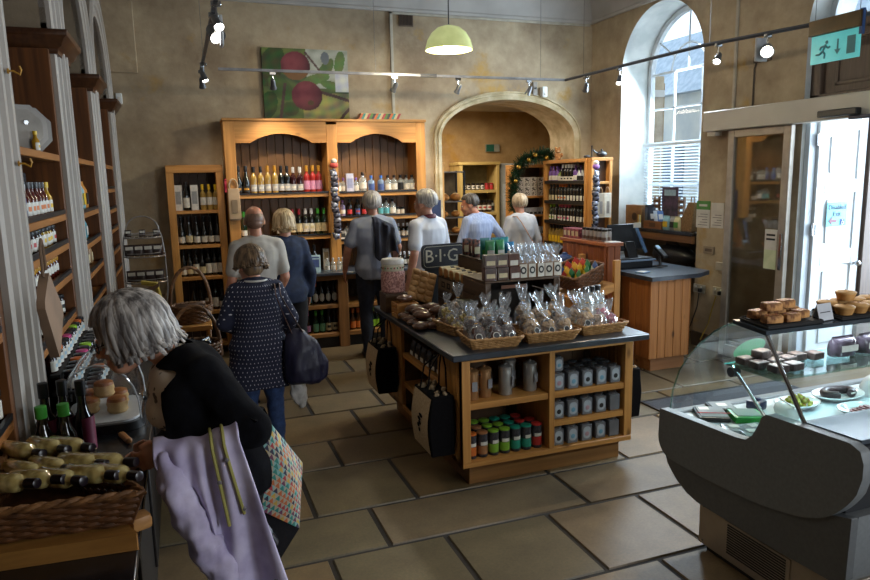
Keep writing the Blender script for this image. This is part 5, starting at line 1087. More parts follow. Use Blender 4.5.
# ------------------------------------------------------------------ wire rack, boxes, baskets behind the grey-haired woman
def wire_rack():
    wm = mat('grey_wire', '#a09c98', '#85817d', rough=.35, metal=.5); t = thing('wire_cake_stand', 'grey wire stand of three round tiers with dark packets', 'display stand', (-.32, 6.35, .881))
    for z, r in ((.18, .17), (.40, .16), (.56, .14)):
        b = MB(); b.tube([(r * math.cos(k * pi / 12), r * .8 * math.sin(k * pi / 12), z) for k in range(24)], .006, 6, closed=True); b.tube([(r * math.cos(k * pi / 12), r * .8 * math.sin(k * pi / 12), z + .03) for k in range(24)], .004, 5, closed=True)
        for k in range(-3, 4): x = r * k / 4; y = .8 * math.sqrt(r * r - x * x); b.cyl((x, -y, z), (x, y, z), .003, None, 4)
        b.build('tier', wm, t)
    for s in (-1, 1):
        b = MB(); b.tube([(s * .15, .0, 0), (s * .165, 0, .1), (s * .165, 0, .4), (s * .15, 0, .56), (s * .13, 0, .62)], .006, 6); b.build('upright', wm, t)
    b = MB(); b.tube([(-.13, 0, .62)] + [(-.13 * math.cos(pi * k / 12), 0, .62 + .12 * math.sin(pi * k / 12)) for k in range(13)] + [(.13, 0, .62)], .006, 6); b.build('hoop_handle', wm, t)
    bagp('choc', .085, .06, .1, mat('chocolate_packet', '#3a2620', '#241612', rough=.35, scale=20), LW, name='chocolate_packet', lb=(.55, .85))
    for ti, (z, n, nm) in enumerate(((.19, 4, 'bottom'), (.41, 4, 'middle'), (.57, 3, 'top'))):
        for i in range(n): inst(PRO['choc'], (-.32 - .11 + .22 * i / (n - 1), 6.3, .881 + z), 0, 'dark chocolate packet, %s on the %s tier of the wire stand' % (_nth(i, n), nm), 'packets on the wire stand', scale=.95 if ti < 2 else .6)
wire_rack()
t = thing('cardboard_box', 'open brown cardboard box on the far end of the slate counter', 'box', (-.42, 5.85, .881)); cb = mat('cardboard', '#7d5f45', '#6b503a', rough=.85, scale=6)
b = MB(); b.box(-.11, -.1, -.14, .14, 0, .17); b.box(.1, .11, -.14, .14, 0, .17); b.box(-.1, .1, -.14, -.13, 0, .17); b.box(-.1, .1, .13, .14, 0, .17); b.box(-.1, .1, -.13, .13, 0, .01); b.build('body', cb, t)
b = MB(); b.cbox((.16, 0, .19), (.12, .27, .004), (0, R(-25), 0)); b.build('flap', cb, t); b = MB(); b.cbox((0, -.18, .18), (.2, .1, .004), (R(20), 0, 0)); b.build('flap', cb, t)
t = thing('yellow_folder', 'pale yellow folded card leaning on the cardboard box', 'card', (-.29, 5.95, 1.0), R(-15)); b = MB(); b.prism([(-.05, .12), (.07, .1), (.1, -.05), (.08, -.06), (.055, .07), (-.05, .09)], 'y', -.02, .02); b.build('fold', flat('yellow_card', '#c8b352'), t); b = MB(); b.box(-.05, .05, -.021, .021, .088, .092); b.build('crease', flat('yellow_card_crease', '#8f7f38'), t)
bottle('hand', mat('pale_blue_bottle', '#9fc0d2', '#84a9bd', rough=.3), CW, LW, .2, .035, 'gin', .15, .5, name='soap_bottle'); inst(PRO['hand'], (-.4, 5.5, .881), pi / 2, 'pale blue bottle standing by the cardboard box', None)
def hoop_basket(loc, r, h, hr, label, m, rz, contents):
    t = thing('hoop_basket', label, 'basket', loc, rz); c = [(r * math.cos(k * pi / 12), .85 * r * math.sin(k * pi / 12)) for k in range(24)]
    w, rm = wicker_walls([(x * .8, y * .8) for x, y in c], c, h, 8, 72, 24, .0075, .006, .012); w.build('weave', m, t); rm.build('rim', m, t)
    b = MB(); pts = [(-r * .98 * math.cos(pi * k / 16), 0, h * .5 + (hr - h * .5) * math.sin(pi * k / 16) ** .75) for k in range(17)]; b.tube(pts, .013, 8)
    b.tube([Vector(p) + Vector((0, .014 * math.cos(k * 1.4), .014 * math.sin(k * 1.4))) for k, p in enumerate(pts)], .007, 6); b.build('hoop_handle', m, t)
    return t
st = thing('display_steps', 'low stepped pine stand holding two hoop baskets', 'stand', (.0, 5.2, 0))
b = MB(); b.box(-.15, .2, 4.72, 5.1, .56, .6); bw(b, 'lower_step', PINEx, st, bev=.004); b = MB(); b.box(-.16, .16, 5.4, 5.78, .78, .82); bw(b, 'upper_step', PINEx, st, bev=.004)
for x in (-.14, .12):
    b = MB(); b.box(x, x + .03, 4.74, 5.76, 0, .56); bw(b, 'side_panel', PINEy, st, bev=.004)
    b = MB(); b.box(x, x + .03, 5.42, 5.76, .56, .78); bw(b, 'side_panel', PINEy, st, bev=.004)
hoop_basket((.02, 5.58, .82), .155, .13, .43, 'wicker basket with hoop handle in front of the narrow wine shelf', WICK, R(10), None)
hoop_basket((.03, 4.9, .60), .165, .20, .46, 'larger hoop basket of dark packets behind the grey-haired woman', WICK, R(-5), None)
FB = mat('black_wrap', '#1d1d20', '#101012', rough=.25, scale=18, bump=.3); bagp('blackpk', .1, .07, .13, FB, LG, lb=(.3, .5), name='black_packet')
for i, (x, y, a) in enumerate(((-.04, 4.87, .3), (.05, 4.84, -.4), (.1, 4.93, .9), (-.02, 4.97, 1.4), (.06, 4.99, -.9))): inst(PRO['blackpk'], (x, y, .70), 0, 'black foil packet in the larger hoop basket, %s' % ('front left', 'front right', 'far right', 'rear left', 'rear right')[i], 'black packets in the hoop basket', rot=(R(-25 + 12 * i), R(20 - 12 * i), a))
bagp('brownpk', .09, .06, .1, mat('brown_wrap', '#7a5a44', '#58402f', rough=.4, scale=18), LC, name='brown_packet')
for i, (x, y) in enumerate(((-.05, 5.55), (.03, 5.53), (.09, 5.6))): inst(PRO['brownpk'], (x, y, .875), .3 * i, 'brown packet in the basket by the narrow shelf, %s' % _nth(i, 3), 'brown packets in the far hoop basket')
# ------------------------------------------------------------------ goods on and in the island
ZI = .866
FILM = glass('cellophane', (.93, .95, .97), .10, .06, body=((.85, .87, .9), .10))
def lump(b, c, r, rr, mi=0, n=9):
    b.ell(c, (r * rr.uniform(.8, 1.2), r * rr.uniform(.8, 1.2), r * rr.uniform(.6, 1)), n, 6, mi, (rr.uniform(0, 3), rr.uniform(0, 3), rr.uniform(0, 3)))
def cello(key, fill, w=.12, h=.26, cat='packet', name='cellophane_bag', disc=False, lab=True, seed=1):
    """gathered clear bag: filling, crinkled film, tie and round label"""
    if key in PRO: return PRO[key]
    rr = random.Random(seed); n = 26; R0 = w / 2
    b = MB()
    for k in range(15):
        a = rr.uniform(0, 6.28); q = rr.uniform(0, .62) * R0; z = .02 + rr.random() * h * .33
        if disc: b.lathe([(.001, 0), (R0 * .42, .004), (R0 * .45, .012), (R0 * .4, .018), (.001, .02)], 12); b.xf(Matrix.Translation((q * math.cos(a), q * .7 * math.sin(a), z)) @ Euler((rr.uniform(.2, 1.4), rr.uniform(-.6, .6), a)).to_matrix().to_4x4(), len(b.v) - 60)
        else: lump(b, (q * math.cos(a), q * .75 * math.sin(a), z), R0 * .30, rr)
    fm = b.mesh('filling', fill, fix=False)
    prof = [(.86, 0), (1.0, .05), (1.04, .18), (.98, .32), (.78, .43), (.42, .52), (.16, .585), (.14, .61), (.26, .68), (.46, .8), (.6, .92), (.66, 1.0)]; rings = []
    ph = [rr.uniform(0, 6.28) for _ in range(5)]
    for i, (r, z) in enumerate(prof):
        cr = .05 if z < .4 else .17
        rings.append([(R0 * r * (1 + cr * math.sin(5 * t + ph[0] + z * 3) + cr * .8 * math.sin(9 * t + ph[1] - z * 7)) * math.cos(t) + (R0 * .5 * max(0, z - .55) * math.cos(ph[2])), R0 * .78 * r * (1 + cr * math.sin(7 * t + ph[3] + z * 4)) * math.sin(t) + R0 * .4 * max(0, z - .55) * math.sin(ph[2]), h * z + (h * .05 * math.sin(4 * t + ph[4]) if z > .95 else 0)) for t in [2 * pi * k / n for k in range(n)]])
    b = MB(); b.loft(rings, 0, False, True); b.add(rings[0], [tuple(range(n))]); root = b.mesh(name, FILM, fix=False, ang=25)
    kids = [('filling', fm)]
    b = MB(); b.tube([(R0 * .17 * math.cos(k * pi / 5), R0 * .15 * math.sin(k * pi / 5), h * .6) for k in range(10)], .0028, 5, closed=True); kids.append(('tie', b.mesh('tie', CG)))
    if lab:
        b = MB(); b.lathe([(.001, 0), (.021, 0), (.021, .001), (.001, .001)], 18, mi=0); b.lathe([(.010, .0011), (.017, .0011), (.017, .0016), (.010, .0016)], 18, mi=1); b.xf(Matrix.Translation((0, -R0 * .84, h * .24)) @ Euler((R(80), 0, 0)).to_matrix().to_4x4()); kids.append(('round_label', b.mesh('round_label', [LW, LK], fix=False)))
    PRO[key] = (name, cat, root, kids); return PRO[key]
CH = mat('chocolate_biscuit', '#5c3a2e', '#382119', rough=.5, scale=30, bump=.2); TANB = mat('oat_biscuit', '#cda873', '#9c7444', rough=.75, scale=30, bump=.3); POP = mat('popcorn_yellow', '#d9c25a', '#b79a32', rough=.7, scale=22, bump=.3); PNK = mat('pink_nougat', '#d07f92', '#b05a70', rough=.6, scale=14); WHT = mat('meringue', '#cdb8a0', '#b39a80', rough=.7, scale=14)
for i in range(2):
    cello('cchoc%d' % i, CH, .115, .22, seed=3 + i, disc=True); cello('ctan%d' % i, TANB, .12, .24, seed=11 + i, disc=True); cello('cpop%d' % i, POP, .12, .22, seed=21 + i, lab=False); cello('cpink%d' % i, PNK, .11, .2, seed=31 + i, lab=False); cello('cwht%d' % i, WHT, .115, .22, seed=41 + i, lab=False)
def tray_basket(cx, cy, w, d, rz, label, m=WICKL):
    t = thing('wicker_tray', label, 'basket', (cx, cy, ZI), rz); wv, rm = wicker_walls(rrect(w * .84, d * .8, .02), rrect(w, d, .02), .062, 7, 80, 40, .0046, .0034, .0085); wv.build('weave', m, t); rm.build('rim', m, t); return t
def fill_basket(cx, cy, w, d, rz, rows, label, group, kind):
    names = ('front', 'middle', 'rear'); c, s = math.cos(rz), math.sin(rz); rr = random.Random(int(cx * 991))
    for r, ks in enumerate(rows):
        for i, k in enumerate(ks):
            x = -w / 2 + w * (i + .5) / len(ks); y = -d / 2 + d * (r + .5) / len(rows)
            inst(PRO['c%s%d' % (k, rr.randint(0, 1))], (cx + x * c - y * s, cy + x * s + y * c, ZI + .012 + .035 * r), 0, 'clear bag of %s, %s in %s row of %s' % (kind[k], _nth(i, len(ks)) if len(ks) > 1 else 'only one', names[r if len(rows) > 2 else r * 2], label), group, rot=(R(-10 + 6 * r), R(rr.uniform(-7, 7)), rz + rr.uniform(-.4, .4)), scale=rr.uniform(.92, 1.08) * (.76 if k == 'pop' else 1))
KN = {'choc': 'chocolate biscuits', 'tan': 'oat biscuits', 'pop': 'yellow popcorn', 'pink': 'pink sweets', 'wht': 'pale biscuits'}
BK = [(1.745, 3.80, .345, .30, R(-6), [['choc'] * 3, ['choc', 'choc', 'choc'], ['pop', 'wht', 'choc']], 'the left front basket', 'wicker tray of chocolate biscuit bags at the island front left'),
      (2.13, 3.80, .38, .30, R(-3), [['tan', 'tan', 'tan'], ['tan', 'tan', 'wht'], ['tan', 'wht', 'tan']], 'the middle basket', 'wicker tray of oat biscuit bags in the middle of the island front'),
      (2.53, 3.84, .36, .28, R(2), [['tan', 'wht', 'pink'], ['wht', 'wht', 'pink']], 'the right basket', 'wicker tray with pink sweet bags at the island front right'),
      (1.69, 4.20, .21, .32, R(10), [['pop', 'pop'], ['pop', 'pop'], ['pop', 'wht']], 'the popcorn basket', 'wicker tray of yellow popcorn bags at the island left edge')]
for cx, cy, w, d, rz, rows, nm, lab in BK:
    tray_basket(cx, cy, w, d, rz, lab); fill_basket(cx, cy, w * .88, d * .8, rz, rows, nm, 'cellophane bags in ' + nm, KN)
# crates used as risers
CRT = wood('weathered_crate', '#5d4630', '#3e2d1e', 'x', knots=True, k=.8); CRTy = wood('weathered_crate_side', '#5d4630', '#3e2d1e', 'y', knots=True, k=.8); DKI = mat('crate_inside', '#2b2118', '#1d1610', rough=.8)
def crate(name, label, x0, x1, y0, y1, z0, z1):
    t = thing(name, label, 'crate', ((x0 + x1) / 2, (y0 + y1) / 2, z0)); h = .014
    b = MB(); b.box(x0, x1, y0, y1, z1 - h, z1); bw(b, 'top_board', CRT, t, bev=.003)
    for x in (x0, x1 - h):
        b = MB(); n = 3
        for k in range(n): b.box(x, x + h, y0, y1, z0 + (z1 - h - z0) * k / n + .002, z0 + (z1 - h - z0) * (k + 1) / n - .002)
        bw(b, 'side_slats', CRTy, t, bev=.003)
    b = MB(); b.box(x0 + h, x1 - h, y1 - h, y1, z0, z1 - h); bw(b, 'back_board', DKI, t)
    for x in (x0 + h, x1 - h - .03):
        b = MB(); b.prism([(x, z1 - h), (x + .03, z1 - h), (x + .03, z0), (x, z0)], 'y', y0 + .004, y0 + .034); bw(b, 'corner_block', CRTy, t, bev=.003)
    return t
c1 = crate('wooden_crate', 'dark wooden crate open to the front, raising the bags on the island', 1.87, 2.44, 4.13, 4.52, ZI, 1.2)
b = MB(); b.box(2.1, 2.3, 4.36, 4.37, 1.10, 1.125); bw(b, 'handle_slot', flat('crate_slot_light', '#8d5a3c'), c1)
c2 = crate('wooden_crate', 'long stencilled wooden crate carrying the wrapped loaves', 1.90, 2.06, 4.54, 5.12, ZI, 1.12)
b = MB(); b.box(1.893, 1.9, 4.56, 5.08, 1.02, 1.105); bw(b, 'stencil_panel', mat('stencil_pale_wood', '#8a765c', '#75634c', rough=.7), c2)
for k in range(4):
    b = MB(); y = 4.6 + .115 * k; b.box(1.8915, 1.893, y, y + .07, 1.04, 1.052); b.box(1.8915, 1.893, y, y + .012, 1.04, 1.085); b.box(1.8915, 1.893, y + .05, y + .065, 1.04, 1.085); b.box(1.8915, 1.893, y + .015, y + .06, 1.075, 1.085)
    bw(b, 'stencil_marks', MATTE, c2)
t = thing('blackboard_sign', 'small rounded chalkboard lettered BIG on the island', 'sign', (1.985, 5.2, 1.16), R(6)); b = MB(); b.prism([(x, z + .1) for x, z in rrect(.40, .2, .04)], 'y', -.008, .008); b.build('board', mat('chalkboard', '#23252f', '#1a1b23', rough=.7), t, bev=.003)
b = MB(); b.tube([(x, -.0095, z + .1) for x, z in rrect(.365, .165, .035, 6)], .0022, 5, closed=True); b.build('chalk_border', flat('chalk_cream', '#b8b09c'), t)
lettering('B·I·G', .15, MATS['chalk_cream'], t, (-.02, -.0095, .1), (pi / 2, 0, 0))
b = MB(); b.box(-.15, .15, .009, .05, -.29, .012); b.build('foot', MATTE, t)
# wrapped loaves
LOAF = mat('fruit_loaf', '#b27a3c', '#8c5a28', rough=.6, scale=12, bump=.3)
b = MB(); rg = []
for y in (-.08, -.075, .075, .08):
    q = .9 if abs(y) > .078 else 1; rg.append([(.035 * q * math.copysign(abs(math.cos(a)) ** .5, math.cos(a)), y, .036 + .036 * q * math.copysign(abs(math.sin(a)) ** (.5 if math.sin(a) < 0 else .8), math.sin(a))) for a in [2 * pi * k / 16 for k in range(16)]])
b.loft(rg, 0, True, True); r_ = b.mesh('loaf_cake', LOAF, ang=50)
b = MB(); b.loft([[(p[0] * 1.03, y, .036 + (p[2] - .036) * 1.03) for p in rg[1]] for y in (-.066, .076)], 0, False, True); band = b.mesh('band', flat('paper_band', '#c9bb98'), fix=False)
b = MB(); b.loft([[(p[0] * 1.05, y, .036 + (p[2] - .036) * 1.05) for p in rg[1]] for y in (-.034, .0)], 0, False, True); band2 = b.mesh('sleeve', flat('dark_band', '#2c2a30'), fix=False)
PRO['loaf'] = ('loaf_cake', 'cake', r_, [('paper_band', band), ('dark_sleeve', band2)])
for i in range(5): inst(PRO['loaf'], (1.975, 4.585 + .115 * i, 1.121), R(90) + .05 * (i % 2), 'wrapped loaf cake on the stencilled crate, %s' % _nth(i, 5, 'near'), 'wrapped loaf cakes on the crate')
# top of the crate: fudge packs, labelled bags, bright bags
FUD = mat('fudge_pack_brown', '#5a3a2c', '#3c251b', rough=.3, scale=18, coat=.3)
cartonp('fudge', .085, .06, .085, FUD, LC, name='fudge_pack', cat='packet', bz=(.2, .55)); cartonp('fudge2', .085, .06, .085, mat('fudge_pack_dark', '#6d4436', '#4a2c22', rough=.3, scale=18), LW, name='fudge_pack', cat='packet', bz=(.1, .5))
for i, (x, y, z, k) in enumerate(((1.92, 4.17, 0, 'fudge'), (2.01, 4.17, 0, 'fudge'), (2.10, 4.17, 0, 'fudge2'), (1.925, 4.18, .086, 'fudge'), (2.01, 4.18, .086, 'fudge'), (2.095, 4.18, .086, 'fudge2'))): inst(PRO[k], (x, y, 1.201 + z), .06 * (i % 3 - 1), 'brown fudge pack on the crate, %s' % ('bottom left', 'bottom middle', 'bottom right', 'top left', 'top middle', 'top right with white label')[i], 'fudge packs on the crate')
KR = mat('kraft_bag_brown', '#8b6640', '#6f4f30', rough=.8)
def kraft_cello():
    rr = random.Random(8); b = MB(); b.box(-.034, .034, -.022, .022, 0, .085); root = b.mesh('labelled_bag', KR, bev=.006); kids = []
    b = MB(); b.box(-.026, .026, -.0235, -.0222, .004, .08); kids.append(('label_card', b.mesh('label_card', LW)))
    b = MB(); b.lathe([(.001, .0), (.021, 0), (.021, .001), (.001, .001)], 18); b.lathe([(.008, .0012), (.011, .0012), (.011, .0017), (.008, .0017)], 14, mi=1); b.xf(Matrix.Translation((0, -.024, .045)) @ Euler((R(90), 0, 0)).to_matrix().to_4x4()); kids.append(('round_emblem', b.mesh('round_emblem', [LK, LW], fix=False)))
    b = MB(); n = 18; rings = []
    for z, r in ((.082, .036), (.10, .034), (.118, .012), (.126, .014), (.15, .032), (.175, .042)): rings.append([(r * (1 + .25 * math.sin(4 * a + z * 60) + .15 * math.sin(7 * a)) * math.cos(a), .7 * r * (1 + .2 * math.sin(5 * a)) * math.sin(a), z + (.012 * math.sin(3 * a) if z > .17 else 0)) for a in [2 * pi * k / n for k in range(n)]])
    b.loft(rings, 0, False, True); kids.append(('film_top', b.mesh('film_top', FILM, fix=False, ang=25)))
    PRO['kcello'] = ('labelled_bag', 'packet', root, kids)
kraft_cello()
for r in range(3):
    for i in range(5 if r < 2 else 4): inst(PRO['kcello'], (2.165 + .066 * i + .012 * r, 4.165 + .085 * r, 1.201), .1 * ((i + r) % 3 - 1), 'clear-topped bag with round black emblem, %s in %s row on the crate' % (_nth(i, 5 if r < 2 else 4), ('front', 'second', 'third')[r]), 'labelled clear-topped bags on the crate', scale=(1.05, 1.05, 1.22))
TEALB = mat('teal_bag', '#1f8a90', '#13666d', rough=.35, scale=16); bagp('tealbag', .075, .045, .16, TEALB, LG, name='snack_bag', lb=(.1, .45)); bagp('bluebag', .075, .045, .13, mat('sky_bag', '#2f8ec0', '#1f6f9c', rough=.35, scale=16), LW, name='snack_bag', lb=(.15, .5)); bagp('greenbag', .075, .045, .15, mat('leaf_bag', '#2f8a52', '#1f6b3d', rough=.35, scale=16), LW, name='snack_bag', lb=(.15, .5)); bagp('mixbag', .07, .04, .13, mat('patterned_bag', '#7a4a3c', '#2c2c34', rough=.35, scale=45, sharp=(.48, .52)), LC, name='snack_bag', lb=(.2, .6))
for i, (k, x, y, z) in enumerate((('mixbag', 2.115, 5.02, 0), ('mixbag', 2.13, 4.93, 0), ('mixbag', 2.12, 4.84, 0), ('tealbag', 2.12, 4.68, 0), ('tealbag', 2.20, 4.67, 0), ('tealbag', 2.275, 4.67, 0), ('greenbag', 2.12, 4.59, 0), ('bluebag', 2.28, 4.59, 0), ('greenbag', 2.20, 4.59, 0))): inst(PRO[k], (x, y, 1.281), .1 * (i % 3 - 1), '%s snack bag standing on the island crate, %s' % ({'mixbag': 'patterned', 'tealbag': 'teal', 'greenbag': 'green', 'bluebag': 'blue'}[k], ('far left', 'second from left', 'third from left', 'left of the teal ones', 'middle of the teal ones', 'right of the teal ones', 'in front of the teal ones', 'right end', 'between green and blue')[i]), 'snack bags on the island crate', scale=1.0)
c3 = crate('wooden_crate', 'small dark crate raising the bright snack bags at the island rear', 2.07, 2.29, 4.54, 5.1, ZI, 1.28)
cartonp('tallbox', .10, .09, .10, DKI, LC, name='riser_box', cat='box'); 
bottle('blkcap', GD, CK, LK, .13, .022, 'gin', .15, .5, name='dark_bottle')
DESC['blkcap'] = 'dark bottle with black cap'
for i in range(6): inst(PRO['blkcap'], (2.24 + .045 * i, 4.47, 1.201), 0, 'dark capped bottle behind the labelled bags, %s' % _nth(i, 6), 'dark bottles at the crate rear', scale=1.25)
# island left: sweets jar, slab, small crates and chocolate packs
t = thing('sweet_jar', 'large jar of pink sweets with white lid and dotted band', 'jar', (1.52, 5.1, ZI), 0)
b = MB(); b.box(-.09, .09, -.09, .09, 0, .15); b.build('riser_block', CRT, t, bev=.004)
b = MB(); b.lathe([(.085, .15), (.095, .16), (.095, .30), (.085, .32)], 26); b.build('sweets', mat('pink_sweets', '#c9978c', '#8f5f58', rough=.5, scale=70, bump=.5, sharp=(.45, .55)), t)
b = MB(); b.lathe([(.086, .32), (.088, .325), (.088, .365), (.084, .37)], 26); b.build('patterned_band', flat('cream_band', '#cfc6ac'), t)
b = MB()
for k in range(22): a = 2 * pi * k / 22; b.ell((.0885 * math.cos(a), .0885 * math.sin(a), .345), (.006, .006, .008), 6, 4, k % 2)
b.build('dots', [flat('dot_red', '#a0323a'), flat('dot_green', '#3f7a4a')], t)
b = MB(); b.lathe([(.088, .37), (.092, .375), (.092, .395), (.085, .41), (.001, .412)], 26); b.build('lid', flat('jar_lid_white', '#cfcac2'), t)
t = thing('waffle_slab', 'caramel ridged waffle slab tilted up on the island', 'cake', (1.70, 4.98, ZI), 0); WAF = mat('waffle_caramel', '#d0a670', '#a67c4a', rough=.6, scale=10, bump=.15)
q = Matrix.Translation((.02, 0, .20)) @ Matrix.Scale(1.1, 4) @ Euler((R(62), 0, R(0))).to_matrix().to_4x4() @ Matrix.Rotation(R(-22), 4, 'Z')
b = MB(); b.box(-.09, .09, -.115, .115, -.02, .0); b.xf(q); b.build('back_sheet', WAF, t, bev=.004)
b = MB()
for i in range(3):
    for j in range(5): b.ell((-.06 + .06 * i, -.092 + .046 * j, .002), (.03, .023, .016), 12, 7)
b.xf(q); b.build('ridges', WAF, t)
b = MB(); b.box(-.06, .10, .03, .09, 0, .13); b.build('support_block', DKI, t)
t = thing('small_slatted_crate', 'small pine crate with dark heart emblem at the island far left edge', 'crate', (1.53, 4.84, ZI)); 
for y in (-.075, .065):
    b = MB(); b.box(-.085, .085, y, y + .01, 0, .11); b.build('end_panel', PINEx, t, bev=.002)
for x in (-.085, .075):
    b = MB(); b.box(x, x + .01, -.065, .065, 0, .03); b.box(x, x + .01, -.065, .065, .04, .07); b.box(x, x + .01, -.065, .065, .08, .11); b.build('side_slats', PINEy, t, bev=.002)
b = MB(); b.ell((0, -.0765, .06), (.028, .002, .026), 12, 7); b.build('emblem', MATTE, t); b = MB(); b.box(-.075, .075, -.065, .065, .0, .01); b.build('base_board', PINEx, t)
b = MB(); b.ell((0, 0, 0), (.075, .05, .03), 14, 8); r_ = b.mesh('chocolate_pack', mat('choc_wrap_brown', '#76523c', '#4a3022', rough=.25, scale=16, coat=.4)); b = MB(); b.grid(lambda u, v: (-.04 + .08 * u, -.018 + .036 * v, .0305 - .012 * (2 * v - 1) ** 2 * .3 - .006 * (2 * u - 1) ** 2), 5, 3); PRO['cpack'] = ('chocolate_pack', 'packet', r_, [('label', b.mesh('label', [flat('choc_label', '#b5b0a8')], fix=False))])
rr = random.Random(12); CP_ = [(x, y, 0) for y in (4.33, 4.45, 4.57, 4.69) for x in ((1.49, 1.62, 1.75) if y > 4.5 else (1.48, 1.57))] + [(x, y, 1) for y in (4.42, 4.55, 4.68) for x in ((1.55, 1.68) if y > 4.5 else (1.52,))] + [(1.60, 4.80, .6), (1.74, 4.82, .3), (1.53, 4.84, 1.9)]
for k, (x, y, z) in enumerate(CP_):
    yn = 'nearest the camera' if y < 4.4 else 'second row back' if y < 4.5 else 'third row back' if y < 4.65 else 'fourth row back' if y < 4.75 else 'rearmost'
    xn = 'at the slate edge' if x < 1.54 else 'in the middle' if x < 1.66 else 'beside the loaf crate'
    inst(PRO['cpack'], (x, y, ZI + .032 + .055 * z), 0, 'brown chocolate pack on the island left, %s, %s%s' % (yn, xn, '' if z == 0 else ', on top'), 'chocolate packs on the island', rot=(R(rr.uniform(-12, 12)), R(rr.uniform(-12, 12)), rr.uniform(-1.2, 1.2)))
t = thing('olive_tin', 'olive green patterned tin box behind the popcorn bags', 'tin', (1.84, 4.38, ZI), R(-8)); b = MB(); b.box(-.07, .07, -.04, .04, 0, .17); b.build('body', mat('olive_tin_print', '#77713c', '#5a552b', rough=.4, scale=40), t, bev=.004); b = MB(); b.box(-.072, .072, -.042, .042, .15, .175); b.build('lid', mat('olive_tin_lid', '#6a6434', '#565129', rough=.4), t, bev=.003)
for i in range(3): inst(PRO['ginc'], (2.62 + .06 * i, 4.08 + .02 * i, ZI), 0, 'clear bottle standing behind the right basket, %s' % _nth(i, 3), 'clear bottles behind the right basket', scale=1.3)
# tote bags hung on the island
JUTE = mat('jute_cream', '#b7a284', '#9c8868', rough=.9, scale=90, bump=.25); BLKC = mat('black_canvas', '#0f0e11', '#09080a', rough=1, spec=.15, scale=60, bump=.1)
def tote(name_label, y0, d, z0, h, x=1.485, w=.165, hang=.826, sgn=1, lean=.0):
    """x: panel side of the bag; the jute face looks away from the island"""
    t = thing('tote_bag', name_label, 'tote bag', (x, y0 + d / 2, z0))
    X0, X1 = -sgn * w, -sgn * .004
    b = MB(); rings = [[(X0 * .95, -d / 2, 0), (X1, -d / 2, 0), (X1, d / 2, 0), (X0 * .95, d / 2, 0)], [(X0 * 1.05, -d / 2 - .005, h * .5), (X1, -d / 2 - .005, h * .5), (X1, d / 2 + .005, h * .5), (X0 * 1.05, d / 2 + .005, h * .5)], [(X0 * .9, -d / 2, h), (X1, -d / 2, h), (X1, d / 2, h), (X0 * .9, d / 2, h)]]
    b.loft(rings, 0, True, False); b.build('gusset', BLKC, t, bev=.006)
    b = MB(); f = lambda u, v: (X0 * (.95 + .14 * math.sin(pi * v) - .05 * v) - sgn * .003, -d / 2 + .012 + (d - .024) * u, .012 + (h - .024) * v)
    b.grid(f, 6, 8); b.build('jute_face', JUTE, t, fix=False)
    b = MB()
    for k, (u, v) in enumerate(((.42, .62), (.5, .55), (.46, .48), (.55, .42), (.5, .34))): p = f(u, v); b.ell((p[0] - sgn * .002, p[1], p[2]), (.002, .035 - .004 * k, .014), 8, 5)
    b.build('print', BLKC, t)
    for xx in (X0 * .9, X1 - sgn * .015):
        b = MB(); b.tube([(xx, -d * .22, h - .03), (xx * .8, -d * .16, h + (hang - z0 - h) * .6), (X1 - sgn * .015, 0, hang - z0), (xx * .8, d * .16, h + (hang - z0 - h) * .6), (xx, d * .22, h - .03)], .009, 6, flat=(1, .5)); b.build('handle', BLKC, t)
    b = MB(); rr = random.Random(2)
    for k in range(14): lump(b, (X0 * rr.uniform(.2, .8), rr.uniform(-.4, .4) * d, h + rr.uniform(-.01, .02)), .02, rr)
    b.build('paper_stuffing', mat('crumpled_paper', '#a08d70', '#6b5c48', rough=.9, scale=40), t)
tote('jute and black tote bag hanging nearest on the island left flank', 3.74, .33, .20, .38); tote('jute and black tote bag hanging farther along the island left flank', 4.93, .31, .25, .36)
tote('black tote bag hanging on the right end of the island', 3.72, .26, .26, .34, x=2.735, w=.1, hang=.80, sgn=-1)
h_ = None
# goods on the island shelves
can = mat('canister_steel', '#b5b2ae', '#96938f', rough=.3, metal=.55, scale=5); cop = mat('canister_copper', '#b08458', '#8c6642', rough=.3, metal=.5, scale=5)
def canister(key, m):
    b = MB(); b.lathe([(.041, 0), (.043, .006), (.043, .15), (.040, .16), (.040, .165)], 22); r_ = b.mesh('coffee_canister', m, ang=40)
    b = MB(); b.lathe([(.044, .163), (.044, .18), (.03, .19), (.008, .192), (.008, .2), (.001, .203)], 20); l = b.mesh('lid', m, ang=40); b = MB(); b.tube([(.043, 0, .05), (.065, 0, .055), (.072, 0, .1), (.065, 0, .145), (.043, 0, .15)], .005, 6); hd = b.mesh('handle', BLACK)
    b = MB(); b.box(-.018, .018, -.051, -.049, .06, .12); tg = b.mesh('swing_tag', mat('grey_tag', '#8c8c90', '#7a7a7e', rough=.5))
    PRO[key] = ('coffee_canister', 'canister', r_, [('lid', l), ('handle', hd), ('swing_tag', tg)])
canister('can', can); canister('canc', cop)
for i, (k, x, y) in enumerate((('canc', 1.605, 3.76), ('canc', 1.70, 3.78), ('can', 1.84, 3.77), ('can', 1.935, 3.9), ('can', 2.02, 3.78))): inst(PRO[k], (x, y, .536), .4 * (i % 3), '%s canister on the upper left island shelf, %s' % ('copper' if k == 'canc' else 'steel', _nth(i, 5)), 'canisters on the island shelf')
tb = mat('tube_dark_print', '#3b3a40', '#232228', rough=.4, scale=60, sharp=(.45, .55))
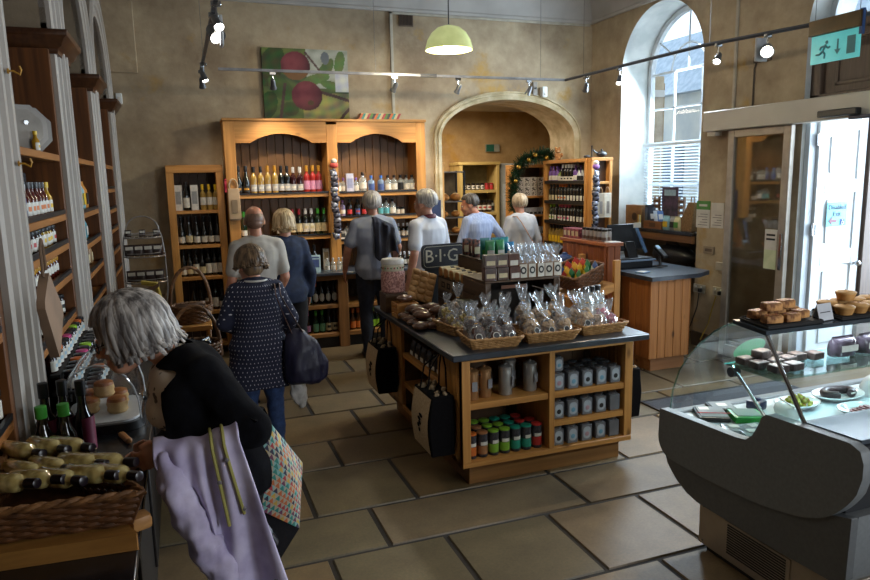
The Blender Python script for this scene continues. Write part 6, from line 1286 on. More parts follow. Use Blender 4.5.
for nm, c in (('orange', '#c96a2a'), ('brown', '#9a6a44'), ('lime', '#79a832'), ('teal', '#1f8a72'), ('red', '#b8322e')):
    cm = flat('tube_' + nm, c, .4); b = MB(); b.lathe([(.033, 0), (.034, .003), (.034, .15)], 20); r_ = b.mesh('spice_tube', tb); b = MB(); b.lathe([(.0345, .02), (.0345, .075)], 20, cap=False); bd = b.mesh('colour_band', cm, fix=False); b = MB(); b.lathe([(.035, .15), (.035, .158), (.031, .16), (.001, .16)], 20); tp = b.mesh('lid', cm); b = MB(); b.lathe([(.0347, .078), (.0347, .10)], 20, a0=-2.4, a1=-.7, cap=False); lb = b.mesh('white_label', LW, fix=False)
    PRO['tube_' + nm] = ('spice_tube', 'tube', r_, [('colour_band', bd), ('lid', tp), ('white_label', lb)])
tr = [['orange', 'brown', 'lime', 'lime', 'teal', 'teal', 'red'], ['brown', 'brown', 'lime', 'lime', 'teal', 'red', 'red'], ['brown', 'lime', 'lime', 'teal', 'teal', 'red']]
for r, ks in enumerate(tr):
    for i, k in enumerate(ks): inst(PRO['tube_' + k], (1.585 + .0765 * i + (.02 if r == 2 else 0), 3.735 + .095 * r, .166), .15 * (i % 3), '%s-topped spice tube, %s in the %s row under the island' % (k, _nth(i, len(ks)), ('front', 'second', 'back')[r]), 'spice tubes on the lower left island shelf')
tn = mat('tea_tin_grey', '#82848a', '#66686d', rough=.35, metal=.3, scale=6)
b = MB(); b.box(-.034, .034, -.034, .034, 0, .095); r_ = b.mesh('tea_tin', tn, bev=.004); b = MB(); b.lathe([(.028, .095), (.028, .104), (.025, .106), (.001, .106)], 18); td = b.mesh('lid', mat('tin_lid_steel', '#8a8c92', rough=.25, metal=.8)); 
b = MB(); b.prism([(x, z + .05) for x, z in rrect(.048, .07, .02)], 'y', -.0355, -.0342); tl = b.mesh('label_plate', flat('tin_label_grey', '#a9b2ba')); b = MB(); b.ell((0, -.0357, .042), (.014, .001, .014), 12, 6); te = b.mesh('label_emblem', [LK])
PRO['tin'] = ('tea_tin', 'tin', r_, [('lid', td), ('label_plate', tl), ('label_emblem', te)]); b = MB(); b.ell((0, -.0357, .042), (.014, .001, .014), 12, 6); PRO['tinp'] = ('tea_tin', 'tin', r_, [('lid', td), ('label_plate', tl), ('label_emblem', b.mesh('label_emblem', flat('emblem_pink', '#b08a92')))]); b = MB(); b.ell((0, -.0357, .042), (.014, .001, .014), 12, 6); PRO['tinb'] = ('tea_tin', 'tin', r_, [('lid', td), ('label_plate', tl), ('label_emblem', b.mesh('label_emblem', flat('emblem_blue', '#6a9cb4')))]); PRO['tinx'] = ('tea_tin', 'tin', r_, [('lid', td)])
for z, nm, pat in ((.536, 'top', ['tinp', 'tinb', 'tin', 'tinb', 'tin']), (.346, 'middle', ['tin', 'tinb', 'tinp', 'tin', 'tinx']), (.166, 'bottom', ['tin', 'tinb', 'tinp', 'tinb', 'tinx'])):
    for r in range(3):
        for i in range(5): inst(PRO[pat[i] if r == 0 else 'tin'], (2.18 + .106 * i + .006 * r, 3.725 + .085 * r, z), 0, '%s tin, %s in %s row of %s right island shelf' % ({'tin': 'grey tea', 'tinp': 'pink-emblem tea', 'tinb': 'blue-emblem tea', 'tinx': 'plain tea'}[pat[i] if r == 0 else 'tin'], _nth(i, 5), ('front', 'second', 'back')[r], nm), 'tea tins on the %s right island shelf' % nm, scale=1.22 if False else 1.15)
inst(PRO['tinb'], (2.19, 3.735, .536 + .123), 0, 'blue-emblem tea tin stacked on the others at top left', 'tea tins on the top right island shelf', scale=.9)
bagp('dkbag', .09, .05, .12, mat('dark_coffee_bag', '#26242a', '#17161a', rough=.35, scale=20), LW, name='coffee_bag', lb=(.1, .35))
for i in range(6): inst(PRO['dkbag'], (1.56, 4.16 + .115 * i, .581), -pi / 2, 'dark coffee bag on the island flank top shelf, %s' % _nth(i, 6, 'near'), 'coffee bags on the island flank')
for i in range(3): inst(PRO['brownpk'], (1.57, 4.25 + .2 * i, .166), -pi / 2, 'brown packet on the island flank bottom shelf, %s' % _nth(i, 3, 'near'), 'brown packets on the island flank')
# ------------------------------------------------------------------ refrigerated deli counter
def deli():
    XP, XE = 2.33, 4.9
    t = thing('deli_counter', 'grey refrigerated deli counter with curved glass front', 'display fridge', (3.4, 2.3, 0))
    up = [(2.893, .651), (2.36, .681), (2.30, .69), (2.262, .722), (2.232, .78), (2.215, .825), (2.19, .845), (1.79, .862), (1.745, .845), (1.727, .80), (1.727, .74), (1.745, .67), (1.80, .585), (1.87, .52), (1.96, .475), (2.06, .447), (2.25, .416), (2.55, .398), (2.76, .398), (2.83, .405), (2.875, .435), (2.9, .5)]
    def smooth(P, keep=0.012):
        out = []; n = len(P)
        for i in range(n):
            p0, p1, p2, p3 = P[i - 1], P[i], P[(i + 1) % n], P[(i + 2) % n]; out.append(p1)
            if 11 <= i <= 20:
                for u in (.33, .67): out.append(tuple(.5 * (2 * p1[k] + (p2[k] - p0[k]) * u + (2 * p0[k] - 5 * p1[k] + 4 * p2[k] - p3[k]) * u * u + (3 * p1[k] - p0[k] - 3 * p2[k] + p3[k]) * u ** 3) for k in (0, 1)))
        return out
    up = smooth(up)
    g1 = mat('grey_abs_plastic', '#73787b', '#6b7073', rough=.42, scale=60, spec=.45); g2 = mat('dark_grey_trim', '#33353a', '#2a2c30', rough=.45)
    b = MB(); b.prism([(y, z) for y, z in up], 'x', XP, XP + .05); bw(b, 'end_panel', g1, t, bev=.012, seg=3, ang=30)
    lo = [(2.86, .42), (2.83, .36), (2.76, .30), (2.68, .262), (2.6, .244), (2.2, .244), (1.80, .26), (1.77, .3), (1.765, .56), (1.84, .54), (2.0, .46), (2.3, .41), (2.7, .405)]
    b = MB(); b.prism(lo, 'x', XP + .012, XP + .05); bw(b, 'lower_end_panel', mat('grey_abs_lower', '#5d6164', '#565a5d', rough=.45, scale=60), t, bev=.006)
    b = MB(); b.prism(lo, 'x', XP + .05, XE); bw(b, 'body', g1, t)
    b = MB(); b.prism([(2.88, .44), (2.885, .60), (2.86, .65), (2.80, .655), (2.80, .43)], 'x', XP + .05, XE); bw(b, 'customer_front', g1, t, bev=.006)
    st = mat('kick_plate_steel', '#b4aa9c', '#a0968a', rough=.38, metal=.65, scale=4)
    b = MB(); b.box(XP + .03, XE, 1.80, 2.6, .03, .25); bw(b, 'kick_plate', st, t, bev=.003)
    b = MB(); b.box(XP + .05, XE, 1.84, 2.56, 0, .03); bw(b, 'feet_plinth', BLACK, t)
    b = MB(); b.box(XP + .024, XP + .03, 2.04, 2.42, .065, .232); k = 0
    gr = bw(b, 'grille_frame', st, t)
    b = MB(); z = .075
    while z < .225: b.box(XP + .021, XP + .026, 2.06, 2.40, z, z + .0065); z += .0128
    bw(b, 'grille_slats', BLACK, t)
    for y, z in ((2.57, .235), (2.57, .05)):
        b = MB(); b.cyl((XP + .024, y, z), (XP + .03, y, z), .006, None, 8); bw(b, 'screw', CHROME, t)

    dk = mat('white_deck', '#ccd3d6', '#b9c2c6', rough=.3)
    b = MB(); b.box(XP + .06, XE, 2.06, 2.80, .60, .64); bw(b, 'display_deck', dk, t)
    b = MB(); b.box(XP + .05, XE, 1.98, 2.06, .44, .8); bw(b, 'well_wall', dk, t)
    b = MB(); b.prism([(2.05, .832), (1.78, .848), (1.78, .868), (2.05, .856)], 'x', XP + .05, XE); bw(b, 'service_worktop', mat('worktop_steel_blue', '#58626d', '#4b545e', rough=.3, metal=.5, scale=4), t, bev=.003)
    b = MB(); b.prism([(1.79, .78), (1.79, .845), (1.765, .845), (1.765, .78)], 'x', XP + .06, XE); bw(b, 'worktop_edge', g2, t)
    b = MB(); b.box(XP + .06, XE, 1.83, 2.05, .3, .83); bw(b, 'service_cabinet', mat('service_side_dark', '#26272a', rough=.5), t)

    cur = [(2.85, .66), (2.836, .766), (2.79, .887), (2.72, .984), (2.65, 1.06), (2.555, 1.14), (2.47, 1.19), (2.42, 1.21)]
    b = MB(); b.loft([[(XP + .03, y, z) for y, z in cur], [(XE, y, z) for y, z in cur]], 0, False, True, False); bw(b, 'curved_glass', GLASSF, t, fix=False)
    endp = cur + [(2.25, 1.19), (2.035, .86), (2.22, .82), (2.27, .73), (2.33, .69)]
    b = MB(); b.add([(XP + .035, y, z) for y, z in endp], [tuple(range(len(endp)))]); bw(b, 'end_glass', GLASSF, t, fix=False)
    eg = glass('glass_edge_green', (.45, .75, .68), .25)
    b = MB(); b.tube([(XP + .033, y, z) for y, z in cur], .0045, 6); bw(b, 'glass_edge', eg, t)
    b = MB(); b.prism([(2.43, 1.203), (2.43, 1.222), (2.235, 1.205), (2.235, 1.186)], 'x', XP + .02, XE); bw(b, 'top_shelf', mat('slate_blue_top', '#39434c', '#2e373f', rough=.25), t, bev=.003)
    b = MB(); b.cyl((XP + .04, 2.25, 1.185), (XP + .04, 2.03, .855), .009, None, 8); bw(b, 'rear_glass_rail', CHROME, t)
    rg = glass('rear_sliding_glass', (.92, .96, .99), .035, .05)
    for i, (a, c, o) in enumerate(((XP + .05, 3.3, 0), (3.25, 4.2, .012), (4.15, XE, 0))):
        b = MB(); b.add([(a, 2.248 + o, 1.182), (c, 2.248 + o, 1.182), (c, 2.035 + o, .86), (a, 2.035 + o, .86)], [(0, 1, 2, 3)]); bw(b, 'rear_glass', rg, t, fix=False)

    b = MB(); b.prism([(2.50, .985), (2.50, .994), (2.20, .994), (2.20, .985)], 'x', XP + .06, XE); bw(b, 'glass_shelf', glass('shelf_glass', (.7, .88, .86), .12), t)
    b = MB(); b.cyl((XP + .05, 2.50, .99), (XE, 2.50, .99), .004, None, 6); bw(b, 'shelf_edge', mat('green_glass_edge', '#4fa59a', rough=.15), t)
    b = MB(); b.cyl((XP + .08, 2.48, .98), (XP + .08, 2.12, .66), .008, None, 8); bw(b, 'shelf_strut', CHROME, t)
    b = MB(); b.cyl((XP + .06, 2.47, .955), (XP + .1, 2.47, .955), .024, None, 12); bw(b, 'strut_knob', g2, t)
    for x in (3.1, 3.9):
        b = MB(); b.cyl((x, 2.3, 1.19), (x, 2.3, .99), .005, None, 6); bw(b, 'shelf_hanger', CHROME, t)

    b = MB(); b.box(XP + .1, XE, 2.38, 2.41, 1.185, 1.203); bw(b, 'strip_lamp', lampmat('fridge_lamp', (.85, .95, 1), 1.1), t)
deli()
dl = area('fridge_strip_light', (3.5, 2.39, 1.18), (3.5, 2.4, 0), 2.2, .03, 16, (.85, .95, 1.0))
# bakes and pies on top
FLAP = mat('flapjack', '#c28f55', '#6e431f', rough=.7, scale=26, bump=.6, sharp=(.4, .6)); ICE = mat('icing_cream', '#d9c7a5', '#b9955f', rough=.6, scale=20); PIE = mat('pie_crust', '#c9985a', '#9c6c34', rough=.65, scale=18, bump=.3); PIET = mat('pie_lid', '#d0a972', '#b58a52', rough=.6, scale=14, bump=.35); BRN = mat('brownie', '#33201a', '#1e120e', rough=.6, scale=22, bump=.5)
b = MB(); b.cbox((0, 0, .02), (.085, .05, .036)); r_ = b.mesh('tray_bake', FLAP, bev=.008, seg=2); b = MB(); b.grid(lambda u, v: (-.037 + .074 * u, -.02 + .04 * v, .0395 + .003 * math.sin(u * 19) * math.sin(v * 13)), 8, 5); PRO['bake'] = ('tray_bake', 'cake slice', r_, [('topping', b.mesh('topping', mat('nut_topping', '#7d2f22', '#caa36a', rough=.6, scale=60, sharp=(.45, .55))))])
dish = thing('black_serving_board', 'black board of fruit slices on top of the deli counter', 'board', (2.50, 2.33, 1.215), 0, rot=(R(5), 0, 0)); b = MB(); b.box(-.13, .2, -.085, .085, 0, .012); b.build('board', MATTE, dish, bev=.003); b = MB(); b.tube([(-.125, -.08, .014), (.195, -.08, .014), (.195, .08, .014), (-.125, .08, .014)], .003, 5, closed=True); b.build('rim', MATTE, dish)
i = 0
for lv, pts in ((0, [(-.07, -.045), (.03, -.05), (-.07, .04), (.03, .035), (.12, .04), (.12, -.02)]), (1, [(-.03, .0), (.07, .02)])):
    for x, y in pts:
        inst(PRO['bake'], (2.50 + x, 2.33 + y, 1.229 + y * .087 + .041 * lv), .15 * (i % 3 - 1), 'nut-topped fruit slice on the deli top, %s' % ('front left', 'front middle', 'rear left', 'rear middle', 'rear right', 'front right', 'upper left', 'upper right')[i], 'fruit slices on the deli counter'); i += 1
t = thing('deli_price_card', 'white folded price card between slices and pies on the deli', 'card', (2.74, 2.29, 1.213), R(6)); b = MB(); b.prism([(-.022, 0), (.0, .075), (.022, 0), (.019, 0), (0, .068), (-.019, 0)], 'x', -.05, .05); b.build('folded_card', mat('grey_white_card', '#bfc4cc', rough=.6), t, fix=True); b = MB(); b.cbox((0, -.012, .036), (.07, .001, .004), (R(16), 0, 0)); b.build('print_line', LK, t)
b = MB(); n = 28; pr = [(.032, 0), (.037, .012), (.044, .034)]
b.loft([[((r + (.0016 if j % 2 else -.0006)) * math.cos(2 * pi * j / n), (r + (.0016 if j % 2 else -.0006)) * math.sin(2 * pi * j / n), z) for j in range(n)] for r, z in pr], 0, True, False); r_ = b.mesh('pork_pie', PIE)
b = MB(); b.lathe([(.046, .032), (.047, .039), (.041, .043), (.02, .047), (.001, .048)], 24); lid = b.mesh('lid', PIET); b = MB(); b.ell((0, 0, .048), (.006, .006, .003), 8, 5); PRO['pie'] = ('round_pie', 'pie', r_, [('pastry_lid', lid), ('steam_hole', b.mesh('hole', FLAP))])
pb = thing('black_serving_board', 'black board of round pies on top of the deli counter', 'board', (3.05, 2.33, 1.215), 0, rot=(R(5), 0, 0)); b = MB(); b.box(-.24, .3, -.085, .085, 0, .01); b.build('board', MATTE, pb, bev=.003); b = MB(); b.tube([(-.235, -.08, .012), (.295, -.08, .012), (.295, .08, .012), (-.235, .08, .012)], .003, 5, closed=True); b.build('rim', MATTE, pb)
for i, (x, y, z) in enumerate(((-.17, -.035, 0), (-.075, -.03, 0), (.02, -.03, 0), (.115, -.03, 0), (-.18, .05, 0), (-.085, .055, 0), (.01, .055, 0), (.105, .055, 0), (-.10, .02, .049))): inst(PRO['pie'], (3.05 + x, 2.33 + y, 1.227 + y * .087 + z), .4 * i, 'round pie on the deli top, %s' % ('front row, leftmost', 'front row, second', 'front row, third', 'front row, rightmost', 'rear row, leftmost', 'rear row, second', 'rear row, third', 'rear row, rightmost', 'sitting on the others')[i], 'round pies on the deli counter')
# brownies and wrapped loaves on the glass shelf
b = MB(); b.cbox((0, 0, .018), (.075, .06, .034)); r_ = b.mesh('brownie', BRN, bev=.006, seg=2); b = MB(); b.grid(lambda u, v: (-.03 + .06 * u, -.024 + .048 * v, .0362 + .002 * math.sin(u * 17) * math.sin(v * 15)), 8, 6); PRO['brownie'] = ('brownie_square', 'cake slice', r_, [('crackled_top', b.mesh('top', mat('brownie_top', '#6b5146', '#2b1b15', rough=.5, scale=45, sharp=(.5, .6))))])
for i, (x, y, z) in enumerate(((2.45, 2.44, 0), (2.54, 2.44, 0), (2.63, 2.45, 0), (2.45, 2.36, 0), (2.54, 2.36, 0), (2.63, 2.37, 0), (2.48, 2.28, 0), (2.57, 2.28, 0), (2.5, 2.4, .038), (2.72, 2.4, 0), (2.81, 2.38, 0))): inst(PRO['brownie'], (x, y, .996 + z), .1 * (i % 3), 'dark brownie square on the glass shelf, %s' % ('front left', 'front second', 'front third', 'middle left', 'middle second', 'middle third', 'rear left', 'rear right', 'on top of the others', 'at the right end', 'farthest right')[i], 'brownies on the deli glass shelf')
bagp('wrapcake', .15, .09, .1, mat('wrapped_cake_dark', '#4c4550', '#2c262e', rough=.25, scale=20), LW, name='wrapped_cake', lb=(.3, .6))
for i in range(6): inst(PRO['wrapcake'], (2.98 + .17 * i, 2.37, .996), .1 * (i % 2), 'dark wrapped loaf cake on the glass shelf, %s' % _nth(i, 6), 'wrapped loaf cakes on the deli glass shelf')
# platters and packs on the deck
def platter(x, y, label, rx, ry, items):
    t = thing('white_platter', label, 'platter', (x, y, .641)); b = MB(); pr = [(.6, 0), (.72, .004), (1, .028), (.98, .032), (.7, .01), (.001, .008)]
    b.loft([[(rx * r * math.cos(k * pi / 16), ry * r * math.sin(k * pi / 16), z) for k in range(32)] for r, z in pr], 0, True, True); b.build('dish', mat('glazed_white', '#d4d8da', rough=.15, coat=.4), t); b = MB(); b.tube([(rx * .99 * math.cos(k * pi / 16), ry * .99 * math.sin(k * pi / 16), .03) for k in range(32)], .004, 5, closed=True); b.build('rim', MATS['glazed_white'], t)
    return t
platter(3.02, 2.64, 'white oval platter heaped with green olives in the deli', .13, .09, None)
ol = mat('green_olive', '#a8a548', '#7f7c2c', rough=.25)
rr = random.Random(5); b = MB()
b = MB(); b.ell((0, 0, 0), (.011, .011, .013), 10, 7); om = b.mesh('olive', ol); b = MB(); b.ell((0, 0, .0125), (.004, .004, .002), 6, 4); hm = b.mesh('pit_hole', LR); PRO['olive'] = ('green_olive', 'olive', om, [('pimento', hm)])
oi = 0
for lv, rad, cnt in ((0, .065, 11), (0, .035, 7), (0, .005, 1), (1, .045, 8), (1, .018, 4), (2, .018, 4)):
    for k in range(cnt):
        a = 2 * pi * k / cnt + lv; inst(PRO['olive'], (3.02 + rad * 1.2 * math.cos(a), 2.64 + rad * .85 * math.sin(a), .664 + .018 * lv), a, 'green olive in the heap on the white platter', 'olives on the white platter', rot=(rr.uniform(0, 3), rr.uniform(0, 3), a)); oi += 1
platter(3.34, 2.66, 'white platter holding a dark sausage behind the olives', .16, .1, None)
s = thing('black_pudding_ring', 'dark horseshoe sausage lying on the second white platter', 'sausage', (3.34, 2.66, .675)); b = MB(); b.tube([(.09 * math.cos(R(a)), .05 * math.sin(R(a)), 0) for a in range(-60, 250, 20)], .022, 10); b.build('sausage', mat('dark_sausage', '#3a2c30', '#241a1e', rough=.4), s); b = MB(); b.tube([(.045, -.045, 0), (.055, -.06, .01)], .005, 6); b.build('string', PAPER, s)
platter(3.24, 2.44, 'white platter of sliced red salami near the rear glass', .14, .085, None)
sm = mat('salami', '#9c5a56', '#7a3b3a', rough=.45, scale=40)
b = MB(); b.lathe([(.024, 0), (.025, .002), (.024, .004)], 14); PRO['salami'] = ('salami_slice', 'salami', b.mesh('salami', sm), [])
for i in range(5): inst(PRO['salami'], (3.19 + .025 * i, 2.44 + .006 * (i % 2), .655 + .003 * i), 0, 'salami slice on the platter near the rear glass, %s' % _nth(i, 5), 'salami slices on the platter', rot=(R(6), R(8), 0))
bagp('clearpk', .16, .1, .07, glass('clear_film', (.9, .93, .95), .2, .12, body=((.75, .72, .7), .5)), LW, name='wrapped_pack', lb=(.3, .7))
for i, (x, y, a, l) in enumerate(((2.86, 2.56, 1.2, 'clear film pack beside the olive platter'), (3.62, 2.64, .4, 'large wrapped meat joint at the back of the deli deck'), (3.6, 2.38, .2, 'wrapped cheese in the deli right of the sausage platter'), (3.85, 2.6, .3, 'wrapped pack at the far end of the deli deck'))): inst(PRO['clearpk'], (x, y, .643), a, l, None, scale=1 if i == 0 else 1.6)
def slab(name, label, cat, loc, rz, w, d, h, m, parts):
    t = thing(name, label, cat, loc, rz); b = MB(); b.cbox((0, 0, h / 2), (w, d, h)); b.build('tray', m, t, bev=min(h, d) * .25, seg=2)
    for nm, c, dd, mm in parts:
        b = MB(); b.cbox(c, dd); b.build(nm, mm, t, bev=.002)
    return t
CLR = glass('pack_film', (.88, .92, .94), .25, .1, body=((.55, .58, .6), .45))
slab('sliced_meat_pack', 'black tray pack with red strip at the near corner of the deli deck', 'food pack', (2.50, 2.70, .642), R(-28), .15, .17, .024, BLACK, [('film_lid', (0, 0, .027), (.135, .15, .006), CLR), ('red_strip', (.02, -.03, .0315), (.2, .006, .003), flat('red_tape', '#c8202c')), ('label', (-.03, .04, .031), (.05, .04, .002), LW)])
slab('sliced_meat_pack', 'dark tray pack lying behind the red-striped pack', 'food pack', (2.62, 2.76, .642), R(-20), .13, .12, .024, BLACK, [('film_lid', (0, 0, .027), (.115, .105, .006), CLR), ('label', (0, 0, .031), (.05, .04, .002), LW)])
slab('green_food_tub', 'bright green tray of food in the deli', 'food tub', (2.63, 2.60, .642), R(-25), .15, .14, .035, flat('green_tub', '#2a9a3c', .35), [('film_lid', (0, 0, .037), (.12, .11, .006), CLR), ('lip', (0, -.068, .03), (.15, .014, .01), flat('green_tub', '#2a9a3c', .35))])
slab('dark_bottle_pack', 'dark blue wrapped bundle beside the green tray', 'food pack', (2.80, 2.70, .642), .3, .08, .08, .05, flat('dark_blue_wrap', '#1d2340', .3), [('knot', (0, 0, .055), (.03, .03, .02), flat('dark_blue_wrap', '#1d2340', .3))])
for i, (x, y) in enumerate(((2.46, 2.52), (2.5, 2.44), (2.56, 2.49))): slab('cling_film_pack', 'clear film pack on the deli deck, %s of three near the end glass' % ('nearest', 'middle', 'farthest')[i], 'food pack', (x, y - .02, .642), R(-30 + 12 * i), .11, .1, .018, CLR, [('label', (0, .01, .02), (.05, .04, .003), LW)])
# green sticker disc on the curved glass
t = thing('round_sticker', 'round green sticker on the curved deli glass', 'sticker', (2.78, 2.745, .965)); b = MB(); b.grid(lambda u, v: (.1 * v * math.cos(2 * pi * u), .07 * v * math.sin(2 * pi * u) * .58 + .004, -.07 * v * math.sin(2 * pi * u) * .9), 20, 2); b.build('disc', flat('sticker_green', '#3c8f5c'), t); b = MB(); b.grid(lambda u, v: (.04 * v * math.cos(2 * pi * u), .03 * v * math.sin(2 * pi * u) * .58 + .007, -.03 * v * math.sin(2 * pi * u) * .9), 16, 1); b.build('emblem', flat('sticker_dark', '#1f5a38'), t)
# ------------------------------------------------------------------ wine shelf by the arch, garland, hanging bags
def wine_shelf():
    t = thing('angled_wine_shelf', 'tall pine wine shelf standing against the right wall by the archway', 'shelf unit', (4.84, 7.9, 0))
    x0, x1, y0, y1 = 4.70, 4.95, 7.36, 8.42
    for y in (y0, y1 - .04):
        b = MB(); b.box(x0, x1, y, y + .04, 0, 2.06); bw(b, 'side_post', PINEz, t, bev=.003)
    b = MB(); b.box(x0 - .005, x1, y0 - .005, y1 + .005, 2.04, 2.085); bw(b, 'top_board', PINEy, t, bev=.003)
    b = MB(); b.box(x1 - .012, x1, y0 + .02, y1 - .02, .05, 2.05); bw(b, 'backboard', mat('dark_shelf_back'), t)
    for z in (1.80, 1.535, 1.27, .98, .6):
        b = MB(); b.box(x0 + .004, x1 - .012, y0 + .04, y1 - .04, z - .03, z); bw(b, 'shelf', PINEy, t, bev=.003)
        b = MB(); b.box(x0 - .004, x0 + .004, y0 + .04, y1 - .04, z - .026, z + .016); bw(b, 'price_strip', BLACK, t)

    e = thing('end_bay_shelf', 'open pine end bay with gift bags hanging in it beside the wine shelf', 'shelf unit', (4.94, 7.25, 0))
    for x in (4.72, 4.975):
        b = MB(); b.box(x, x + .04, 7.26, 7.355, 0, 2.05); bw(b, 'side_post', PINEz, e, bev=.003)
    b = MB(); b.box(4.715, 5.02, 7.255, 7.355, 2.05, 2.09); bw(b, 'top_board', PINEx, e, bev=.003)
    for z in (1.80, 1.2, .6):
        b = MB(); b.box(4.76, 4.975, 7.265, 7.345, z - .03, z); bw(b, 'shelf', PINEx, e, bev=.003)
    b = MB(); b.box(4.76, 4.975, 7.34, 7.355, .05, 2.05); bw(b, 'backboard', MATS['dark_shelf_back'], e)
wine_shelf()
for i, x in enumerate((4.82, 4.92)):
    t = thing('wine_gift_bag', 'pale wine bag hanging', 'gift bag', (x, 7.22, 1.36), 0, 'gift bags in the end bay')
    t['label'] = 'pale wine bag with loop handle hanging in the end bay, %s one' % ('left', 'right')[i]
    b = MB(); b.box(-.05, .05, -.02, .02, 0, .30); b.build('body', flat('pale_bag_%d' % i, ('#a89a86', '#c9c2b4')[i]), t, bev=.004); b = MB(); b.tube([(-.03 + .06 * k / 8, -.0, .3 + .07 * math.sin(pi * k / 8)) for k in range(9)], .008, 6); b.build('loop_handle', KR, t); b = MB(); b.box(-.02, .02, -.022, -.02, .05, .2); b.build('print', flat('bag_print_grey', '#77706a'), t)
bottle('vio', mat('violet_bottle', '#7a5aa0', '#5f4384', rough=.2), CV, LW, .2, .033, 'gin', .1, .4, name='liqueur_bottle'); bottle('limeb', mat('lime_bottle', '#a3b872', '#86a052', rough=.2), CK, LW, .15, .03, 'gin', .1, .5, name='liqueur_bottle'); bottle('zeb', GD, CW, LW, .22, .031, 'bord', .05, .30, lab2=LK, name='wine_bottle'); bottle('tubew', mat('white_tube', '#bcbfc6', '#a3a6ae', rough=.4), CK, LK, .18, .028, 'slim', .1, .4, name='liqueur_bottle')
bottle('wo', GD, CO, LW, .245, .031, 'bord', .1, .36, wide=.6, lab2=LO); bottle('wc', GD, CK, LC, .245, .031, 'bord', .1, .36, wide=.6); bottle('ww', GD, CK, LW, .245, .031, 'bord', .1, .36, wide=.6); bottle('wlime', GG, CLg, LW, .245, .031, 'bord', .1, .36, wide=.6, lab2=CLg); bottle('wpink', GD, flat('cap_rose', '#d05070'), LW, .245, .031, 'bord', .1, .36, wide=.6, lab2=CP); bottle('wyel', GY, CK, flat('label_bright_yellow', '#e2b81a'), .245, .031, 'bord', .08, .42, wide=.7); bottle('worg', GA, CK, LO, .245, .031, 'bord', .08, .42, wide=.7)
DESC.update({'vio': 'violet bottle', 'limeb': 'lime green bottle', 'zeb': 'dark bottle with striped label', 'tubew': 'white slim bottle', 'wo': 'dark wine with orange capsule', 'wc': 'dark wine with cream label', 'ww': 'dark wine with white label', 'wlime': 'wine with lime capsule', 'wpink': 'wine with pink capsule', 'wyel': 'bottle with yellow label', 'worg': 'bottle with orange label'})
yy = [7.45 + .0775 * i for i in range(12)]
for z, ks, nm in ((1.80, ['tubew', 'tubew', 'tubew', 'vio', 'zeb', 'zeb', 'zeb', 'zeb', 'limeb', 'vio', 'vio', 'vio'], 'top'), (1.535, ['ww'] * 5 + ['ww', 'wo', 'wo', 'wo', 'wc', 'wc', 'wc'], 'second'), (1.27, ['ww', 'ww', 'ww', 'ww', 'ww', 'wpink', 'wpink', 'wpink', 'wpink', 'ww', 'wlime', 'wlime'], 'third'), (.98, ['limeb', 'worg', 'worg', 'worg', 'worg', 'worg', 'wyel', 'wyel', 'wyel', 'wyel', 'wyel', 'wyel'], 'fourth')):
    row([(k, y) for k, y in zip(ks, yy)], 4.76, z, 'the %s wine shelf by the arch' % nm, 'front bottles on the %s wine shelf' % nm, 'y', .004, -pi / 2)
    row([(k, y + .02) for k, y in zip(ks[:11], yy)], 4.85, z, 'the %s wine shelf back row' % nm, 'rear bottles on the %s wine shelf' % nm, 'y', .004, -pi / 2)
packet_strip((4.72, 7.2, 1.93), 12, 'strip of dark foil packets hanging at the end bay left post', FOIL, FOIL2, flat('topper_violet', '#7a4a90'))
t = thing('black_teapot', 'small black ornament lying on top of the end bay', 'ornament', (4.88, 7.3, 2.091)); b = MB(); b.ell((0, 0, .04), (.07, .05, .04)); b.build('body', BLACK, t); b = MB(); b.tube([(-.06, 0, .05), (-.1, 0, .07), (-.12, 0, .09)], .01, 6); b.cyl((0, 0, .075), (0, 0, .1), .012); b.build('spout', BLACK, t)
t = thing('dark_candlestick', 'dark slender candlestick standing on the wine shelf top', 'candlestick', (4.82, 7.42, 2.086)); b = MB(); b.lathe([(.04, 0), (.04, .01), (.008, .02), (.008, .14), (.015, .15), (.001, .155)], 14); b.build('stem', BLACK, t); b = MB(); b.ell((-.07, 0, .02), (.045, .03, .02)); b.build('base_leaf', BLACK, t)
def garland():
    t = thing('christmas_garland', 'dark green garland with gold baubles draped over the shelf corner by the arch', 'garland', (4.5, 8.6, 1.9)); rr = random.Random(9)
    path = [(4.36, 8.66, 1.42), (4.36, 8.66, 1.62), (4.37, 8.66, 1.82), (4.42, 8.64, 2.0), (4.50, 8.6, 2.10), (4.62, 8.55, 2.15), (4.74, 8.46, 2.16), (4.80, 8.40, 2.14)]
    P = [Vector(p) for p in path]
    def at_(u):
        u *= len(P) - 1; i = min(int(u), len(P) - 2); return P[i].lerp(P[i + 1], u - i)
    b = MB()
    for k in range(2200):
        c = at_(rr.random()); d = Vector((rr.gauss(0, 1), rr.gauss(0, 1), rr.gauss(0, 1))).normalized(); L = rr.uniform(.06, .14); s = d.cross(Vector((.3, .5, .8))).normalized() * .006
        b.add([c - s, c + s, c + d * L + s * .4, c + d * L - s * .4], [(0, 1, 2, 3)])
    bw(b, 'foliage', mat('garland_green', '#1c4a2c', '#0c2615', rough=.6, scale=12), t, fix=False)
    b = MB(); b.tube(path, .012, 6); bw(b, 'stem', KR, t)
    for k, u in enumerate((.1, .3, .47, .62, .74, .88)):
        c = at_(u) + Vector((rr.uniform(-.05, .02), -.06, rr.uniform(-.04, .03))); b = MB(); b.ell(c, (.032, .032, .032), 14, 9); bw(b, 'bauble', mat('gold_bauble', '#c9a04a', '#a8822f', rough=.2, metal=.7), t)
garland()
t = thing('teddy_bear', 'small brown teddy bear sitting on the wine shelf top', 'soft toy', (4.80, 8.2, 2.086)); fur = mat('bear_fur', '#b07a45', '#8c5c30', rough=.9, scale=40, bump=.3)
